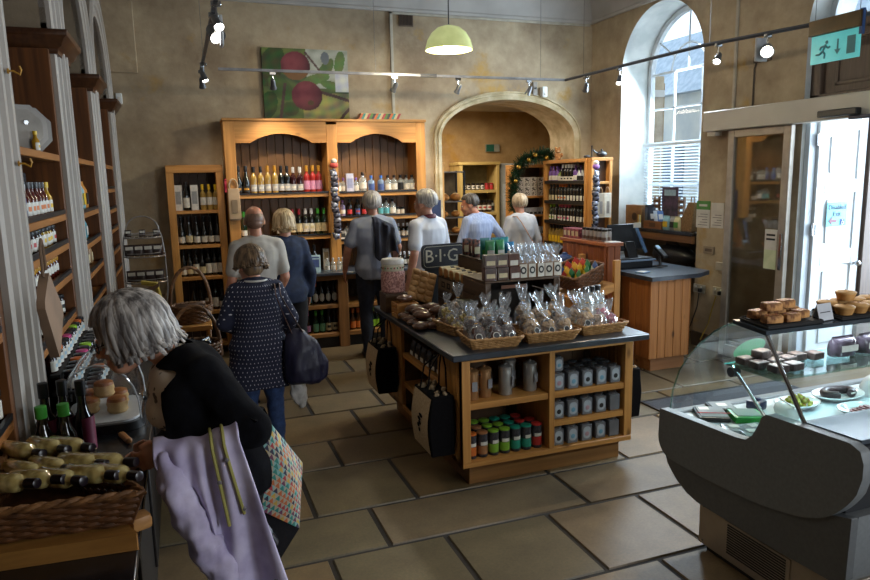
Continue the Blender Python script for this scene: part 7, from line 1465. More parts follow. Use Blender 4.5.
b = MB(); b.ell((0, 0, .05), (.045, .04, .05)); b.build('body', fur, t); b = MB(); b.ell((-.01, -.01, .125), (.04, .038, .036)); b.build('head', fur, t)
for s in (-1, 1):
    b = MB(); b.ell((-.01 + s * .03, -.005, .16), (.014, .008, .014)); b.build('ear', fur, t); b = MB(); b.ell((-.03 + .02 * s, -.05 + .01 * s, .015), (.018, .03, .016)); b.build('leg', fur, t); b = MB(); b.ell((s * .045, -.02, .065), (.014, .02, .03)); b.build('arm', fur, t)
b = MB(); b.ell((-.02, -.045, .115), (.015, .012, .012)); b.build('muzzle', flat('bear_muzzle', '#d0b088'), t)
# ------------------------------------------------------------------ back room beyond the arch
t = thing('mug_shelf', 'pine shelf of pale boxes beyond the arch next to the garland', 'shelf unit', (4.7, 8.95, 0))
for x in (4.45, 4.99):
    b = MB(); b.box(x, x + .04, 8.78, 9.08, 0, 2.0); bw(b, 'side_post', PINEz, t, bev=.003)
b = MB(); b.box(4.45, 5.03, 8.775, 9.08, 2.0, 2.04); bw(b, 'top_board', PINEx, t, bev=.003)
b = MB(); b.box(4.49, 4.99, 9.06, 9.08, .05, 2.0); bw(b, 'backboard', MATS['dark_shelf_back'], t)
for z in (1.6, 1.33, 1.05, .7):
    b = MB(); b.box(4.49, 4.99, 8.79, 9.06, z - .03, z); bw(b, 'shelf', PINEx, t, bev=.003)
cartonp('spot', .1, .08, .13, flat('dotted_box_white', '#c6c2ba'), mat('dotted_print', '#bdb9b2', '#3b3733', rough=.6, scale=60, sharp=(.47, .53)), name='gift_box', bz=(.05, .95)); cartonp('greyb', .06, .06, .1, flat('grey_small_box', '#9a9da2'), LK, name='gift_box', bz=(.1, .4))
for i in range(8): inst(PRO['spot'], (4.56 + .108 * (i % 4), 8.86, 1.601 + .131 * (i // 4)), 0, 'spotted white gift box beyond the arch, %s, %s layer' % (_nth(i % 4, 4), ('lower', 'upper')[i // 4]), 'spotted gift boxes beyond the arch')
for i in range(7): inst(PRO['greyb'], (4.54 + .066 * i, 8.86, 1.331), 0, 'small grey gift box beyond the arch, %s' % _nth(i, 7), 'small grey boxes beyond the arch'); inst(PRO['greyb'], (4.54 + .066 * i, 8.86, 1.051), 0, 'small grey gift box on the lower shelf beyond the arch, %s' % _nth(i, 7), 'small grey boxes on the lower shelf beyond the arch')
packet_strip((4.43, 8.72, 1.42), 6, 'strip of striped packets hanging on the shelf beyond the arch', mat('striped_packet', '#b9b9bd', '#26262c', rough=.35, scale=30, sharp=(.48, .52)), FOIL, None)
YW = wood('pale_yellow_pine', '#c9b070', '#a98f52', 'z', knots=False); YWx = wood('pale_yellow_pine_shelf', '#c9b070', '#a98f52', 'x', knots=False)
t = thing('preserves_shelf', 'pale wooden shelf of jars against the far wall of the back room', 'shelf unit', (4.75, 10.95, 0))
for x in (4.42, 5.1):
    b = MB(); b.box(x, x + .055, 10.75, 11.18, 0, 2.08); bw(b, 'side_post', YW, t, bev=.003)
b = MB(); b.box(4.4, 5.17, 10.74, 11.18, 2.08, 2.13); bw(b, 'top_board', YWx, t, bev=.003)
b = MB(); b.box(4.475, 5.1, 11.15, 11.18, .05, 2.08); bw(b, 'backboard', mat('greenish_shelf_back', '#8a8460', '#726c4c', rough=.7), t)
for z in (1.66, 1.28, .9, .5):
    b = MB(); b.box(4.475, 5.1, 10.755, 11.15, z - .05, z); bw(b, 'shelf', YWx, t, bev=.003)
row([(k, 4.54 + .085 * i) for i, k in enumerate(['mustl', 'mustl', 'mustl', 'mustl', 'jamred', 'jamred', 'jamred'])], 10.85, 1.661, 'the back room upper shelf', 'jars on the back room upper shelf') if False else None
bottle('jamred', mat('bright_red_jam', '#a01820', '#7c1018', rough=.2), CR, LR, .11, .036, 'jar', .1, .7, name='jam_jar'); bottle('bigjar', mat('pickle_jar', '#4a3a2a', '#2b2019', rough=.2), CK, LW, .2, .042, 'jar', .2, .6, lab2=LR, name='pickle_jar'); DESC.update({'jamred': 'bright red jam jar', 'bigjar': 'tall pickle jar'})
row([(k, 4.54 + .084 * i) for i, k in enumerate(['mustl', 'mustl', 'mustl', 'mustl', 'mustl', 'jamred', 'jamred'])], 10.85, 1.661, 'the back room upper shelf', 'jars on the back room upper shelf')
row([(k, 4.55 + .09 * i) for i, k in enumerate(['bigjar'] * 6)] + [('gink', 5.06)], 10.85, 1.281, 'the back room middle shelf', 'jars on the back room middle shelf')
row([(k, 4.55 + .09 * i) for i, k in enumerate(['jary'] * 6)], 10.85, .901, 'the back room lower shelf', 'jars on the back room lower shelf')
t = thing('fridge_door', 'pale glass door of an upright fridge in the back room', 'fridge', (5.5, 10.95, 0)); b = MB(); b.box(5.2, 5.85, 10.8, 11.18, 0, 2.1); bw(b, 'cabinet', mat('fridge_grey_white', '#a9aca6', '#979a94', rough=.4), t, bev=.006); b = MB(); b.box(5.24, 5.52, 10.785, 10.8, .3, 1.75); bw(b, 'glass_door', mat('fridge_glass_pale', '#c3c9c9', '#aeb6b8', rough=.15), t); b = MB(); b.box(5.53, 5.55, 10.75, 10.78, .8, 1.4); bw(b, 'handle', CHROME, t)
t = thing('bread_rack', 'black bakery rack with loaves in the back room left of the arch', 'rack', (3.66, 9.35, 0))
for x in (3.47, 3.85):
    for y in (9.2, 9.5):
        b = MB(); b.box(x - .012, x + .012, y - .012, y + .012, 0, 1.98); bw(b, 'upright', BLACK, t)
for z in (1.97, 1.55, 1.32, 1.08, .8, .5):
    b = MB(); b.box(3.46, 3.86, 9.19, 9.51, z - .02, z); bw(b, 'rack_shelf', mat('rack_grey', '#6a6560', rough=.5), t, bev=.002)
b = MB(); b.box(3.47, 3.85, 9.5, 9.51, .5, 1.96); bw(b, 'rear_panel', mat('rack_rear_wood', '#6b5a3c', '#53452d', rough=.7), t)
BUN = mat('golden_loaf', '#c08a4a', '#96622c', rough=.65, scale=9, bump=.3)
b = MB(); b.ell((0, 0, .05), (.075, .11, .055), 14, 9); r_ = b.mesh('bread_loaf', BUN); b = MB(); b.tube([(-.04, 0, .1), (0, .0, .107), (.04, 0, .1)], .008, 5); PRO['bun'] = ('bread_loaf', 'bread', r_, [('crust_slash', b.mesh('slash', flat('pale_crust', '#d9bd8a')))])
for z, nm, n in ((1.55, 'top', 2), (1.32, 'second', 2), (1.08, 'third', 2), (.8, 'fourth', 2)):
    for i in range(n): inst(PRO['bun'], (3.57 + .18 * i, 9.3, z + .001), .1, 'golden loaf on the %s tier of the bakery rack, %s one' % (nm, ('left', 'right')[i]), 'loaves on the bakery rack', scale=1 if nm == 'top' else .8)
t = thing('pine_post', 'pale pine post end standing just inside the archway left side', 'shelf end', (3.18, 8.35, 0)); b = MB(); b.box(3.11, 3.16, 8.2, 8.65, 0, 2.05); bw(b, 'end_panel', wood('pale_post', '#c79a5e', '#a87c44', 'z'), t, bev=.004); b = MB(); b.box(3.105, 3.17, 8.19, 8.66, 2.05, 2.075); bw(b, 'cap', MATS['pale_post'], t, bev=.003)
t = thing('exit_sign', 'small dim green exit sign on the far back room wall', 'exit sign', (5.22, 11.19, 2.31)); b = MB(); b.box(-.13, .13, -.05, 0, 0, .13); b.build('housing', mat('dim_sign_white', '#8f8f80', rough=.5), t, bev=.004); b = MB(); b.box(-.13, .02, -.052, -.05, .005, .125); b.build('green_panel', flat('sign_dark_green', '#1d5a48'), t)
t = thing('wall_lamp', 'small warm wall lamp just inside the archway on the left', 'wall lamp', (3.13, 8.6, 2.32)); b = MB(); b.lathe([(.06, 0), (.05, .06), (.03, .1), (.001, .12)], 16, cap=False); b.build('shade', lampmat('amber_shade', (1, .72, .42), 1.2), t); b = MB(); b.cyl((-.03, 0, .06), (.02, 0, .06), .01); b.build('bracket', CHROME, t)
# white box and beam sensor above the arch
t = thing('sensor_box', 'small white movement sensor on the back wall above the archway', 'sensor', (4.50, 8.08, 2.92)); b = MB(); b.box(-.035, .035, -.06, .018, -.04, .09); b.build('casing', WHITE, t, bev=.012, seg=2); b = MB(); b.ell((0, -.06, .0), (.02, .008, .02)); b.build('lens', PAPER, t)
t = thing('grey_speaker_bracket', 'grey bracket plate beside the white sensor above the archway', 'bracket', (4.38, 8.08, 2.93)); b = MB(); b.box(-.03, .03, -.02, .018, -.03, .14); b.build('plate', mat('bracket_grey', '#8a8278', rough=.6), t, bev=.003); b = MB(); b.cyl((0, -.02, .06), (0, -.04, .06), .012); b.build('knob', BLACK, t)
# ------------------------------------------------------------------ till, cupboard top and stand goods, window ledge goods
def till():
    t = thing('till_terminal', 'black till terminal seen from behind on the till counter', 'till', (4.33, 5.95, .936)); scr = mat('till_dark', '#101218', '#0a0b0f', rough=.4, spec=.3)
    b = MB(); b.box(-.2, .2, -.14, .2, 0, .10); b.build('cash_drawer', scr, t, bev=.006)
    b = MB(); b.cbox((-.02, .05, .30), (.36, .03, .29), (R(-24), 0, 0)); b.build('monitor', scr, t, bev=.008)
    b = MB(); b.cbox((.0, -.02, .17), (.12, .06, .18), (R(-24), 0, 0)); b.build('stand', scr, t, bev=.006)
    b = MB(); b.cbox((.13, -.02, .28), (.035, .02, .3), (R(-24), R(-10), 0)); b.build('edge_trim', flat('till_blue_trim', '#4a6a92', .25), t, bev=.004)
    b = MB(); b.box(-.2, .22, -.16, -.14, .07, .085); b.build('drawer_strip', flat('till_pale_trim', '#7d93b0', .3), t)
    b = MB(); b.box(.05, .14, -.005, .0, .40, .45); b.build('sticker', LW, t)
    c = thing('card_reader', 'black card reader on a tilted stand beside the till', 'card reader', (4.60, 5.78, .936), R(15)); b = MB(); b.box(-.06, .06, -.05, .06, 0, .012); b.build('foot', CHROME, c, bev=.003); b = MB(); b.cyl((0, 0, .01), (0, .02, .12), .014); b.build('stem', BLACK, c); b = MB(); b.cbox((0, 0, .15), (.075, .16, .03), (R(38), 0, 0)); b.build('keypad', scr, c, bev=.006); b = MB(); b.cbox((0, .035, .2), (.05, .05, .006), (R(38), 0, 0)); b.build('screen', flat('reader_screen', '#8fb0c9', .2), c)
    p = thing('receipt_pad', 'flat pale blue pad lying at the till counter left corner', 'pad', (4.17, 5.5, .936), R(20)); b = MB(); b.box(-.06, .06, -.05, .05, 0, .012); b.build('pad', flat('pad_blue', '#6f8fb5', .3), p, bev=.002); b = MB(); b.box(-.05, .03, -.04, .04, .012, .014); b.build('sheet', PAPER, p)
till()
bottle('bauble', glass('bauble_glass', (.9, .9, .9), .2, .05, body=((.6, .55, .5), .35)), CK, flat('label_brown', '#5b4236'), .12, .03, 'jar', .1, .35, name='glass_jar'); DESC['bauble'] = 'clear ornament jar'
row([('bauble', 5.80 + .07 * i) for i in range(6)], 3.93, 1.226, 'the cupboard top by the till', 'clear jars on the cupboard top', 'y', .004, -pi / 2)
row([('bauble', 5.83 + .07 * i) for i in range(5)], 4.0, 1.226, 'the cupboard top rear row', 'clear jars at the cupboard rear', 'y', .004, -pi / 2)
cartonp('redpack', .07, .05, .1, mat('red_pattern_pack', '#a0525a', '#6a2f38', rough=.4, scale=40, sharp=(.47, .53)), LC, name='sweet_pack', cat='packet')
for i in range(4): inst(PRO['redpack'], (3.91, 6.24 + .078 * i, 1.226), -pi / 2, 'red patterned packet on the reddish cupboard top, %s' % _nth(i, 4, 'near'), 'red packets on the cupboard top')
for i in range(4): inst(PRO['redpack'], (3.985, 6.25 + .078 * i, 1.226), -pi / 2, 'red patterned packet in the rear row on the cupboard, %s' % _nth(i, 4, 'near'), 'red packets at the cupboard rear')
t = thing('paper_sheets', 'white papers lying on the near end of the cupboard top', 'papers', (3.97, 5.72, 1.226), R(8)); b = MB(); b.box(-.07, .07, -.04, .04, 0, .006); b.build('sheets', PAPER, t); b = MB(); b.box(-.05, .05, -.03, .03, .006, .008); b.build('top_sheet', LW, t)
HC, HR = Vector((3.60, 5.73, .845)), (0, R(-22), 0)
t = thing('wicker_hamper', 'dark wicker hamper tilted on the pine stand, full of bright packets', 'basket', HC, rot=HR)
wv, rm = wicker_walls(rrect(.28, .46, .03), rrect(.34, .56, .03), .16, 8, 90, 40, .0075, .005, .011); wv.build('weave', WICKD, t); rm.build('rim', WICK, t)
q = Euler(HR).to_matrix()
bagp('hampr', .09, .05, .12, flat('hamper_red', '#b8322a', .35), LY, name='sweet_bag'); bagp('hampy', .09, .05, .12, flat('hamper_yellow', '#d8a824', .35), LR, name='sweet_bag'); bagp('hampg', .09, .05, .12, flat('hamper_green', '#1f7a48', .35), LY, name='sweet_bag'); bagp('hampb', .09, .05, .12, flat('hamper_blue', '#1f4a9a', .35), LW, name='sweet_bag')
for r, ks in enumerate((('g', 'g', 'y', 'b'), ('g', 'y', 'y', 'r'), ('b', 'g', 'r', 'r'))):
    for i, c in enumerate(ks):
        p = HC + q @ Vector((-.10 + .095 * r, -.17 + .115 * i, .09)); inst(PRO['hamp' + c], p, 0, '%s sweet bag in the tilted hamper, %s in %s row' % ({'g': 'green', 'y': 'yellow', 'r': 'red', 'b': 'blue'}[c], _nth(i, 4, 'near'), ('lower', 'middle', 'upper')[r]), 'sweet bags in the tilted hamper', rot=(R(8 * (i % 2) - 4), R(-22 + 50), R(-90 + 10 * (i - 1.5))))
t = thing('blue_bundle', 'blue wrapped bundle lying behind the tilted hamper', 'bundle', (3.72, 6.2, .95)); b = MB(); b.ell((0, 0, .06), (.09, .1, .07)); b.build('wrap', flat('bundle_blue', '#1d3f7a', .5), t); b = MB(); b.ell((0, 0, .13), (.03, .03, .02)); b.build('knot', flat('bundle_blue', '#1d3f7a', .5), t); b = MB(); b.box(-.08, .08, -.1, .1, -.95, 0); b.build('stool', PINEz, t)
# window ledge goods
t = thing('brown_paper_bag', 'brown paper carrier with dark print standing on the window ledge', 'paper bag', (XW + .1, 7.18, 1.241), R(0)); b = MB(); b.box(-.06, .06, -.16, .16, 0, .26); b.build('body', KR, t, bev=.003); b = MB(); b.ell((-.061, -.02, .12), (.002, .05, .05)); b.build('print', flat('bag_dark_print', '#3d2b1c'), t)
t = thing('dark_folder', 'dark upright folder behind the brown bag on the window ledge', 'folder', (XW + .12, 6.95, 1.241)); b = MB(); b.box(-.06, .06, -.02, .03, 0, .27); b.build('cover', flat('folder_dark', '#2b2f3a'), t, bev=.003); b = MB(); b.box(-.063, -.06, -.015, .025, .02, .24); b.build('spine', flat('folder_spine', '#4f5a72'), t)
t = thing('leaflet_box', 'small wooden box on the window ledge holding leaflets', 'box', (XW + .03, 6.72, 1.241)); b = MB(); b.box(-.06, .06, -.16, .16, 0, .01); b.box(-.06, -.05, -.16, .16, .01, .09); b.box(.05, .06, -.16, .16, .01, .11); b.box(-.05, .05, -.16, -.15, .01, .09); b.box(-.05, .05, .15, .16, .01, .09); b.build('body', wood('leaflet_wood', '#8a5a30', '#6a4222', 'y', knots=False), t); b = MB(); b.box(-.063, -.06, -.05, .05, .02, .07); b.build('front_plate', flat('plate_brown', '#5a3a20'), t)
for i, (dy, c, l) in enumerate(((-.1, '#4a6a9c', 'blue leaflet standing in the ledge box, nearest'), (-.03, '#c7ccd4', 'pale leaflet standing in the middle of the ledge box'), (.05, '#2f3440', 'dark leaflet standing in the ledge box, farthest'))):
    p = thing('leaflet', l, 'leaflet', (XW + .03, 6.72 + dy, 1.253), 0, 'leaflets in the ledge box', rot=(R(-12), 0, R(90 - 90))); b = MB(); b.box(-.04, .04, -.004, .004, 0, .2); b.build('sheet', flat('leaflet_%d' % i, c), p); b = MB(); b.box(-.03, .03, -.0055, -.004, .1, .16); b.build('print', LW, p)
t = thing('yellow_booklet', 'yellow and white booklet propped on the window ledge', 'booklet', (XW - .02, 6.98, 1.241), R(-20)); b = MB(); b.box(-.004, .004, -.05, .05, 0, .15); b.build('cover', flat('booklet_yellow', '#d8b440'), t); b = MB(); b.box(-.006, -.004, -.05, .0, 0, .15); b.build('white_panel', LW, t)
t = thing('poster_card', 'tall dark pictured card standing in the window on the ledge', 'card', (XW + .2, 6.7, 1.241), R(0)); b = MB(); b.box(-.004, .004, -.14, .14, 0, .48); b.build('board', mat('poster_print', '#5a4560', '#22202c', rough=.5, scale=12), t); b = MB(); b.box(-.006, -.004, -.1, .1, .38, .45); b.build('heading', LLB, t)
for i, y in enumerate((6.46, 6.9)):
    t = thing('slatted_rack', 'brown slatted rack standing beside the poster card, %s' % ('near side', 'far side')[i], 'rack', (XW + .17, y, 1.241)); b = MB()
    for k in range(5): b.box(-.01, .01, -.05, .05, .04 + .065 * k, .07 + .065 * k)
    b.build('slats', wood('rack_slats', '#7a5636', '#5c3f26', 'y', knots=False), t)
    for s in (-.045, .045):
        b = MB(); b.box(-.014, .014, s - .006, s + .006, 0, .37); b.build('upright', MATS['rack_slats'], t)
t = thing('hessian_bag', 'brown hessian bag leaning at the near end of the window ledge', 'bag', (XW + .06, 6.2, 1.241)); b = MB(); b.loft([[(-.05, -.1, 0), (.05, -.1, 0), (.05, .12, 0), (-.05, .12, 0)], [(-.05, -.11, .15), (.05, -.11, .15), (.05, .07, .15), (-.05, .07, .15)], [(-.02, -.1, .32), (.02, -.1, .32), (.02, .0, .32), (-.02, .0, .32)]], 0, True, False); b.build('body', mat('hessian', '#8d6d48', '#6f5434', rough=.9, scale=60), t, bev=.006); b = MB(); b.tube([(0, -.08, .31), (0, -.07, .38), (0, -.03, .38), (0, -.02, .31)], .006, 6); b.build('handle', KR, t)
for i, (y, h) in enumerate(((6.5, .16), (6.38, .13), (6.32, .1))): inst(PRO['bag_' + ('paleblue', 'grey', 'cream')[i]], (XW + .0, y, 1.241), -pi / 2, '%s packet standing on the window ledge by the hessian bag' % ('pale blue', 'grey', 'cream')[i], None, scale=.85)
# ------------------------------------------------------------------ people
from mathutils import noise as NZ
def remesh(b, name, mats, vox, smooth=2, wob=0, wfreq=9, cut=None, seed=0, stretch=(1, 1, .45)):
    """union of overlapping closed shapes as one continuous skin"""
    me = b.mesh(name, mats, fix=True); o = bpy.data.objects.new('tmp', me); COL.objects.link(o)
    m = o.modifiers.new('r', 'REMESH'); m.mode = 'VOXEL'; m.voxel_size = vox; m.use_smooth_shade = True
    bpy.context.view_layer.update(); out = bpy.data.meshes.new_from_object(o.evaluated_get(bpy.context.evaluated_depsgraph_get())); bpy.data.objects.remove(o); bpy.data.meshes.remove(me)
    bm = bmesh.new(); bm.from_mesh(out)
    for _ in range(smooth): bmesh.ops.smooth_vert(bm, verts=bm.verts, factor=.5, use_axis_x=True, use_axis_y=True, use_axis_z=True)
    bm.normal_update()
    if wob:
        for v in bm.verts:
            p = Vector((v.co.x * stretch[0], v.co.y * stretch[1], v.co.z * stretch[2])) * wfreq + Vector((seed, seed * 2, 0)); v.co += v.normal * (wob * NZ.noise(p) + wob * .5 * NZ.noise(p * 2.3))
    if cut:
        dl = [f for f in bm.faces if cut(f.calc_center_median(), f.normal)]; bmesh.ops.delete(bm, geom=dl, context='FACES')
        for _ in range(25):
            nw = {}
            for v in bm.verts:
                ns = [e.other_vert(v).co for e in v.link_edges if e.is_boundary]
                if len(ns) == 2: nw[v] = v.co * .4 + (ns[0] + ns[1]) * .3
            for v, co in nw.items(): v.co = co
    bm.to_mesh(out); bm.free()
    for p in out.polygons: p.use_smooth = True
    out.name = name; out.materials.clear()
    for m in (mats if isinstance(mats, list) else [mats]): out.materials.append(m)
    return out
def spine(b, pts, rxy, right, n=20):
    rings = []
    for i, p in enumerate(pts):
        t = (Vector(pts[min(i + 1, len(pts) - 1)]) - Vector(pts[max(i - 1, 0)])).normalized(); r = Vector(right); r = (r - t * r.dot(t)).normalized(); f = t.cross(r) * -1; f = r.cross(t) * -1
        rings.append([Vector(p) + r * (rxy[i][0] * math.copysign(abs(math.cos(a)) ** .85, math.cos(a))) + f * (rxy[i][1] * math.copysign(abs(math.sin(a)) ** .85, math.sin(a))) for a in [2 * pi * k / n for k in range(n)]])
    b.loft(rings, 0, True, True)
def limb(b, pts, rs, n=12):
    P, Q = [], []
    for i in range(len(pts) - 1):
        for k in range(4): u = k / 4; P.append(Vector(pts[i]).lerp(Vector(pts[i + 1]), u)); Q.append(rs[i] + (rs[i + 1] - rs[i]) * u)
    P.append(Vector(pts[-1])); Q.append(rs[-1]); b.tube(P, Q, n)
    for p, r in zip(pts, rs): b.ell(p, (r, r, r), n, 8)
SKIN = mat('skin', '#b98468', '#a87058', rough=.5, scale=20, sss=.15); SKIN2 = mat('skin_pale', '#c4937a', '#b58068', rough=.5, scale=20, sss=.15)
def hairmat(n, c, c2): return mat(n, c, c2, rough=.45, scale=42, stretch=(1, 1, .18), sharp=(.38, .62), detail=5)
BASE = dict(pelvis=(0, 0, .93), waist=(0, .005, 1.08), chest=(0, 0, 1.26), neckb=(0, -.015, 1.435), neckt=(0, .005, 1.50), head=(0, .03, 1.583))
def person(label, loc, rz, h=1.7, J={}, sex='m', skin=None, look=(0, 1, 0), up=(0, 0, 1), shirt=None, sleeve='short', trousers=None, shoe=None, hair='short', hm=None, vox=.011, tunic=0, fat=1.0, group=None, hairlen=.09, collar=None, hand='relaxed', wob=.006, cardigan=None, hs=1.0, hv=1.0):
    s = h / 1.7; skin = skin or SKIN; B = dict(BASE)
    for sd, k in ((-1, 'l'), (1, 'r')):
        B['sh' + k] = (sd * (.168 if sex == 'm' else .145), -.005, 1.372); B['el' + k] = (sd * .225, -.03, 1.10); B['wr' + k] = (sd * .225, .05, .875); B['hd' + k] = (0, .03, -.09)
        B['hip' + k] = (sd * .09, 0, .90); B['kn' + k] = (sd * .10, .015, .49); B['an' + k] = (sd * .105, -.02, .08)
    B.update(J); B = {k: Vector(v) * (s if not k.startswith('hd') else s) for k, v in B.items()}
    V = lambda k: B[k]; right = (V('shr') - V('shl')).normalized(); right = Vector((1, 0, 0)) if 'right' not in B else B['right']
    fm = sex == 'f'; lz0 = (V('neckb') - V('chest')).normalized()

    ly = Vector(look).normalized(); lx = ly.cross(Vector(up)).normalized(); lz = lx.cross(ly); HM = Matrix((lx, ly, lz)).transposed().to_4x4(); HM.translation = V('head')
    S = Matrix.Scale(s * hs * (1.08 if not fm else 1.03), 4)
    def headmesh(b):
        o = len(b.v)
        b.ell((0, -.015, .022), (.074, .094, .085), 20, 12); b.ell((0, .028, -.03), (.060, .066, .083), 18, 12); b.ell((0, .05, -.088), (.040, .042, .032), 14, 9); b.ell((0, .094, -.022), (.012, .018, .026), 10, 8); b.ell((0, .105, -.036), (.016, .014, .012), 10, 8)
        b.ell((0, .083, .012), (.045, .016, .012), 12, 6); b.ell((0, .086, -.068), (.024, .014, .007), 10, 6); b.ell((0, .084, -.078), (.02, .013, .007), 10, 6)
        for q in (-1, 1): b.ell((q * .076, -.008, -.018), (.011, .024, .032), 10, 8, 0, (0, 0, q * -.35)); b.ell((q * .04, .06, -.04), (.022, .022, .02), 10, 6)
        b.xf(HM @ S, o)
    def hands(b, k):
        w = V('wr' + k); d = B['hd' + k]; dn = d.normalized(); sd = -1 if k == 'l' else 1
        th = (Vector((0, 1, 0)) - dn * dn.y); th = th.normalized() if th.length > .2 else Vector((0, 0, 1)); pn = dn.cross(th).normalized()
        pc = w + dn * .05 * s; b.ell(pc, (.001, .001, .001), 4, 3)
        rings = []
        for u, wd, tk in ((-.01, .026, .02), (.025, .034, .018), (.06, .04, .016), (.092, .036, .013)): rings.append([w + dn * u * s + th * (wd * s * math.cos(a)) + pn * (tk * s * math.sin(a)) for a in [2 * pi * j / 10 for j in range(10)]])
        b.loft(rings, 0, True, True)
        curl = {'relaxed': .35, 'fist': 1.15, 'flat': .1}[hand]
        for f in range(4):
            base = w + dn * .085 * s + th * (.029 - .0195 * f) * s; L = (.034, .038, .036, .028)[f] * s; p = [base]; dd = dn.copy(); inn = pn * (-sd if k == 'r' else -sd)
            for g in range(3): ang = curl * (.5 + .3 * g); dd = (dd * math.cos(ang) + inn * math.sin(ang)).normalized(); p.append(p[-1] + dd * L * (1, .72, .55)[g])
            limb(b, p, [.0095 * s, .009 * s, .0085 * s, .007 * s], 7)
        tb = w + dn * .03 * s + th * .03 * s; limb(b, [tb, tb + (th * .7 + dn * .7).normalized() * .035 * s, tb + (th * .35 + dn * .95).normalized() * .062 * s], [.013 * s, .011 * s, .0085 * s], 7)
    def torso(b, g, hipg=0):
        hw = (.165, .112) if not fm else (.168, .115)
        pts = [V('pelvis') - (V('waist') - V('pelvis')) * .75, V('pelvis'), V('waist'), V('waist').lerp(V('chest'), .5), V('chest'), V('chest').lerp(V('neckb'), .55), V('chest').lerp(V('neckb'), .86), V('neckb')]
        wd = [(.135 + hipg, .105 + hipg), (hw[0] + hipg, hw[1] + hipg), (.142, .10) if not fm else (.132, .096), (.152, .108) if not fm else (.14, .10), (.172, .118) if not fm else (.152, .112), (.166, .105) if not fm else (.146, .098), (.11, .075), (.06, .06)]
        spine(b, pts, [((x * fat + g) * s, (y * fat + g) * s) for x, y in wd], right)
        if fm:
            f = right.cross((V('neckb') - V('chest')).normalized()) * -1
            for q in (-1, 1): b.ell(V('chest') + f * .085 * s + right * q * .065 * s, ((.062 + g) * s,) * 3, 14, 9)
    def arms(b, g, upto, k0=.055):
        for k in 'lr':
            a, e, w = V('sh' + k), V('el' + k), V('wr' + k)
            limb(b, [V('neckb') - lz0 * .012 * s, V('neckb').lerp(a, .5) + lz0 * .004 * s, a], [(.045 + g) * s, (.045 + g) * s, (.05 + g) * s])
            if upto == 'short': limb(b, [a, a.lerp(e, .72)], [(k0 + g) * s, (k0 - .004 + g) * s])
            elif upto == 'cap': limb(b, [a, a.lerp(e, .3)], [(k0 + g) * s, (k0 - .006 + g) * s])
            else: limb(b, [a, a.lerp(e, .5), e, e.lerp(w, .35), w], [(k0 + g) * s, (.048 + g) * s, (.042 + g) * s, (.041 + g) * s, (.028 + g) * s])
    def legs(b, g):
        for k in 'lr': limb(b, [V('hip' + k), V('hip' + k).lerp(V('kn' + k), .5), V('kn' + k), V('kn' + k).lerp(V('an' + k), .35), V('an' + k)], [(.088 * fat + g) * s, (.078 * fat + g) * s, (.056 + g) * s, (.056 + g) * s, (.038 + g) * s])
    b = MB(); torso(b, 0); arms(b, 0, 'long', .052); legs(b, 0); limb(b, [V('neckb') - Vector((0, 0, .03)), V('neckt'), V('head') - lz * .04 * s], [.058 * s, .052 * s, .05 * s]); headmesh(b)
    for k in 'lr': hands(b, k); f = V('an' + k); b.ell(f + Vector((0, .05, -.04)) * s, (.04 * s, .11 * s, .035 * s))
    root = put('person', remesh(b, 'body', skin, vox, 2), None, loc, (0, 0, rz)); tag(root, label, 'person', group)
    eye = flat('eye_white', '#c9c2ba', .2); iris = flat('eye_iris', '#2c241f', .15)
    for q in (-1, 1):
        b = MB(); b.ell((q * .03, .078, -.003), (.0125, .0115, .009), 10, 7); b.ell((q * .03, .0875, -.003), (.005, .0035, .005), 8, 5, 1); b.xf(HM @ S); b.build('eye', [eye, iris], root)
    if trousers:
        b = MB(); legs(b, .014)
        if not tunic: spine(b, [V('pelvis') - Vector((0, 0, .09)) * s, V('pelvis') - Vector((0, 0, .03)) * s, V('pelvis').lerp(V('waist'), .55)], [((.15 * fat + .012) * s, (.115 * fat + .012) * s), ((.165 * fat + .014) * s, (.12 * fat + .014) * s), ((.15 * fat + .012) * s, (.107 * fat + .012) * s)], right)
        put('trousers', remesh(b, 'trousers', trousers, .014, 2, wob * 1.2, 11, seed=3, stretch=(1, 1, 1.2)), root)
    if shirt:
        b = MB(); torso(b, .014 if cardigan else .016, .0 if cardigan else .014); arms(b, .010 if cardigan else .016, sleeve)
        if tunic: t0 = V('pelvis'); spine(b, [t0 - Vector((0, 0, tunic)) * s, t0 - Vector((0, 0, tunic * .5)) * s, t0 + Vector((0, 0, .06)) * s], [((.205 * fat) * s, .15 * s), ((.20 * fat) * s, .15 * s), ((.17 * fat) * s, .125 * s)], right)
        put('shirt', remesh(b, 'shirt', shirt, .013, 2, wob, 9, seed=1), root)
    if cardigan:
        b = MB(); torso(b, .032, .012); arms(b, .028, 'long')
        fw = Vector((0, 1, 0)); cx = V('chest')
        put('cardigan', remesh(b, 'cardigan', cardigan, .012, 2, wob * 1.3, 9, seed=5, cut=lambda c, n: (-.165 < c.x - cx.x < .10 and c.y > cx.y + .015 - .25 * (c.z - cx.z) and c.z < V('shl').z + .03) or (c - V('neckb')).length < .075), root)
    if collar:
        b = MB(); rr_ = []; b.tube([V('neckb') + Vector((.066 * math.cos(a), .066 * math.sin(a), .018 - .012 * math.sin(a))) * s for a in [2 * pi * k / 20 for k in range(20)]], .017 * s, 8, closed=True, flat=(.6, 1.2)); b.build('collar', collar, root)
    if shoe:
        for k in 'lr':
            b = MB(); f = V('an' + k); b.ell(f + Vector((0, .055, -.035)) * s, (.048 * s, .135 * s, .045 * s), 16, 9); b.ell(f + Vector((0, 0, -.005)) * s, (.048 * s, .055 * s, .06 * s), 14, 8); b.box(f.x - .045 * s, f.x + .045 * s, f.y - .06 * s, f.y + .17 * s, f.z - .08 * s, f.z - .058 * s); put('shoe', remesh(b, 'shoe', shoe, .009, 2), root)
